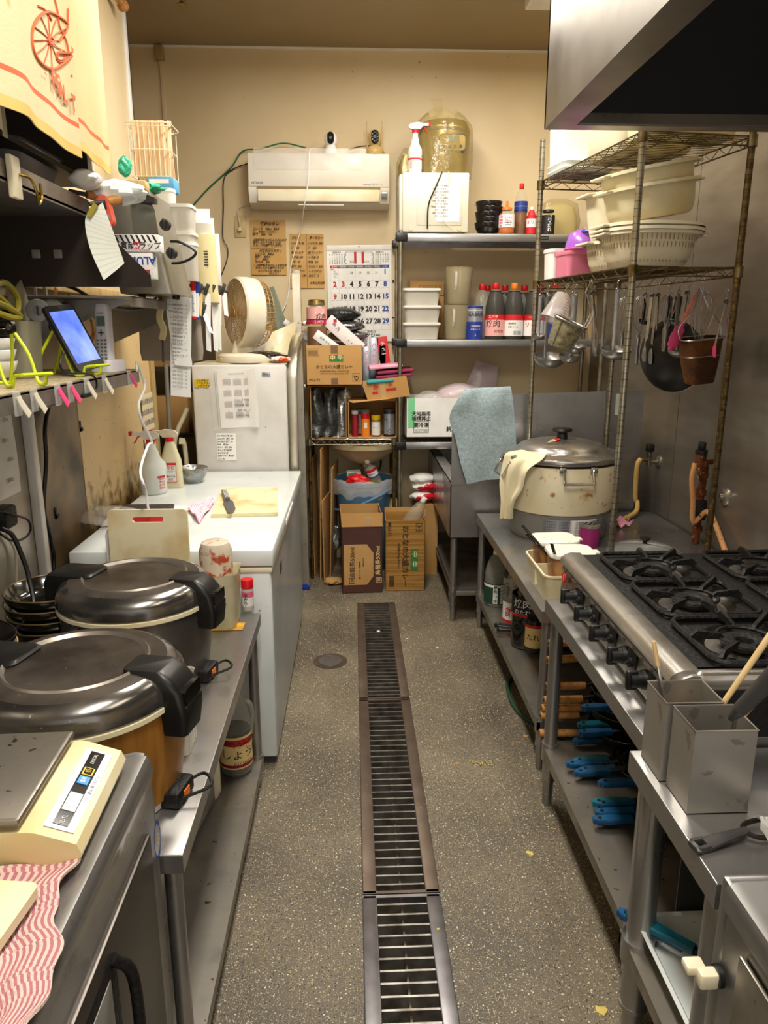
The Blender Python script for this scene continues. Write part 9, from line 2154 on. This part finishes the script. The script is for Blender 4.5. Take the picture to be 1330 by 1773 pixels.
# alcove clutter: dark rack with cartons, black pole, folding chair tubes
t=thing('pole','dark pole standing in the gap left of the refrigerator','pole',(xcol(296,3.99,.8),3.99,0)); f=MB(); f.cyl((0,0,0),at(287,630,Y=3.99)-Vector(t.location),.011,n=12); f.build('shaft','grey_plastic',t)
t=thing('wooden_shelf','dark wooden shelf unit deep in the left alcove','shelf unit',(-1.35,4.75,0)); f=MB()
for z in (.4,.95,1.35,1.75):f.box(-.5,.45,-.2,.25,z,z+.02)
for x in (-.5,.43):f.box(x,x+.02,-.2,.25,0,1.77)
f.build('frame',mat('dark_wood','#33261a',.6),t)
for k,(x,z,s_,m_) in enumerate(((-1.12,.971,.22,'cardboard'),(-1.4,.971,.25,'cardboard_light'),(-1.15,1.371,.2,'cardboard'),(-1.15,.421,.3,'cardboard_brown'))):
    f=MB(); f.box(-.11,.11,-.13,.13,0,s_,bev=.002); tag(f.build('carton',m_,loc=(x,4.72,z)),('carton on the alcove shelf right of the taller one','taller carton deeper in the alcove shelf','carton on the upper alcove shelf','brown carton on the lowest alcove shelf')[k],'carton')
t=thing('folding_chair','cream tube frame of a folded chair in the gap beside the refrigerator','folding chair',(xcol(318,4.06,.9),4.06,0)); o0=Vector(t.location)
f=MB(); f.tube([at(325,706,Y=4.06)-o0,at(318,722,Y=4.06)-o0,at(306,750,Y=4.06)-o0,at(303,790,Y=4.06)-o0,Vector((-.03,0,.4)),Vector((-.03,0,.01))],.013,12,smooth=5); f.build('front_tube','cream_plastic',t)
f=MB(); f.tube([at(318,765,Y=4.05)-o0,at(322,790,Y=4.05)-o0,Vector((.03,-.01,.4)),Vector((.03,0,.01))],.013,12,smooth=5); f.build('rear_tube','cream_plastic',t)
f=MB(); f.prism([(.0,.0),(.04,.0),(.035,.03),(.005,.035)],-.02,-.015,'y'); q=at(311,768,Y=4.04)-o0; f.v=[v+q for v in f.v]; f.build('hinge_plate','cream_plastic',t)
f=MB(); q=at(318,690,Y=4.0); f.prism([(0,0),(.035,0),(.075,-.9+0),(.05,-.9)],0,.012,'y'); tag(f.build('wood_board','wood_panel',loc=(q.x,4.15,q.z+.02)),'narrow slanting wooden board between chair and refrigerator','board')

# ---------------- curtain (noren) high at left, with its rod
KXc=-.66
Tn,Tf=at(-60,-190,X=KXc),at(196,-60,X=KXc)
t=thing('curtain','stained cream noren curtain with orange bicycle print at top left','curtain',(KXc,1.9,2.6))
o0=Vector(t.location)
yn,yf=1.10,at(203,300,X=KXc).y
zb=at(203,300,X=KXc).z; ztop=2.86
def cur(u_,v_):                                  # u along the wall (near to far), v down
    y=yn+(yf-yn)*u_; z=ztop+(zb-ztop)*v_
    fold=.010*math.sin(u_*17+.6*v_)*(.4+.6*v_)+.004*math.sin(u_*41+2)
    return Vector((KXc+fold,y,z-.010*math.sin(u_*9)))-o0
for (ua,ub,dx,nm) in ((0.0,.725,.0,0),(.70,1.0,-.006,1)):
    f=MB(); f.sheet(lambda u_,v_:cur(ua+(ub-ua)*u_,v_*(1.0 if nm else 1.03))+Vector((dx+(.008 if not nm else 0),0,0)),40,80,thick=.003,mf=lambda u_,v_:2 if .912<v_<.926 else (1 if v_>.975 else 0))
    f.build('panel',['curtain_cloth','curtain_hem','print_orange'],t,angle=80)
# the bicycle print: spoked wheel, frame, lettering; follows the cloth
def on_cur(px,py,off=.003):
    p_=at(px,py,X=KXc); 
    u_=(p_.y-yn)/(yf-yn); v_=(ztop-p_.z)/(ztop-zb); q=cur(u_,v_)+o0
    return Vector((q.x+(.008 if u_<.725 else-.006)+off,p_.y,p_.z))-o0
f=MB()
cxw,cyw=84,70
def ell(a,rx,ry,rot=-8):
    x,y=rx*math.cos(a),ry*math.sin(a); c_,s_=math.cos(R(rot)),math.sin(R(rot)); return cxw+x*c_-y*s_,cyw+x*s_+y*c_
f.tube([on_cur(*ell(2*PI*k/36 ,33,50)) for k in range(36)],.0032,6,closed=True)
for k in range(12):a=2*PI*k/12+.1; f.tube([on_cur(cxw,cyw),on_cur(*ell(a,16,25)),on_cur(*ell(a,32,48))],.0012,5)
f.tube([on_cur(*ell(2*PI*k/12,5,7)) for k in range(12)],.004,5,closed=True)
for pl in (((92,-5),(97,20),(100,45),(108,70),(112,95)),((60,10),(75,18),(88,35)),((108,15),(108,50),(100,72)),((108,72),(118,78),(115,90),(98,92)),((115,95),(118,118),(116,132))):f.tube([on_cur(*p_) for p_ in pl],.0022,5,smooth=3)
for rr in (6,9):f.tube([on_cur(103+rr*.8*math.cos(2*PI*k/14),98+rr*math.sin(2*PI*k/14)) for k in range(14)],.0016,5,closed=True)
f.build('bicycle_print','print_orange',t)
f=MB()
for ch,px,py,s_ in (('P',88,140,.062),('E',97,146,.05),('A',102,158,.05),('L',108,165,.05),('T',118,180,.05),('*',72,136,.03)):
    p_=on_cur(px,py,.007); f.text(ch,s_,frame(p_,(0,1,0),(0,0,1)),0,bold=.03)
f.build('lettering','print_orange',t)
t2=thing('curtain_rod','wooden curtain rod with round knob end at the top left','curtain rod',(KXc-.01,1.9,ztop+.01)); f=MB(); f.cyl((0,-.7,0),(0,yf-1.9+.06,0),.010,n=14); f.build('rod','wood',t2)
q=at(213,10,X=-1.0)
t=thing('knobbed_rod','short wooden rod with round knob poking out at the top left','rod',q); f=MB(); f.cyl((-.045,-.20,.05),(0,0,0),.013,n=12); f.build('rod','wood',t); f=MB(); f.lathe([(0,-.026),(.019,-.018),(.026,0),(.019,.018),(0,.026)],18); f.build('knob','wood',t)
# pale cupboard side panel between curtain and wall corner
f=MB(); f.box(0,.30,0,.02,0,1.25); xr_=xcol(205,2.9,2.3)
# dark cupboard behind the curtain
t=thing('wall_cupboard','dark open wall cupboard behind the curtain','cupboard',(-.87,1.75,1.99)); f=MB(); f.box(-.17,.14,-.62,.56,0,.012); f.box(-.17,.14,.55,.562,0,1.1); f.box(-.17,-.16,-.62,.56,0,1.1); f.box(-.17,.14,-.62,.56,.55,.562); f.build('carcass','shelf_dark',t)
f=MB(); f.box(.13,.142,.538,.562,0,1.1); f.box(.13,.142,-.02,.0,-.0,.5); f.build('door_frame','cream_plastic',t)
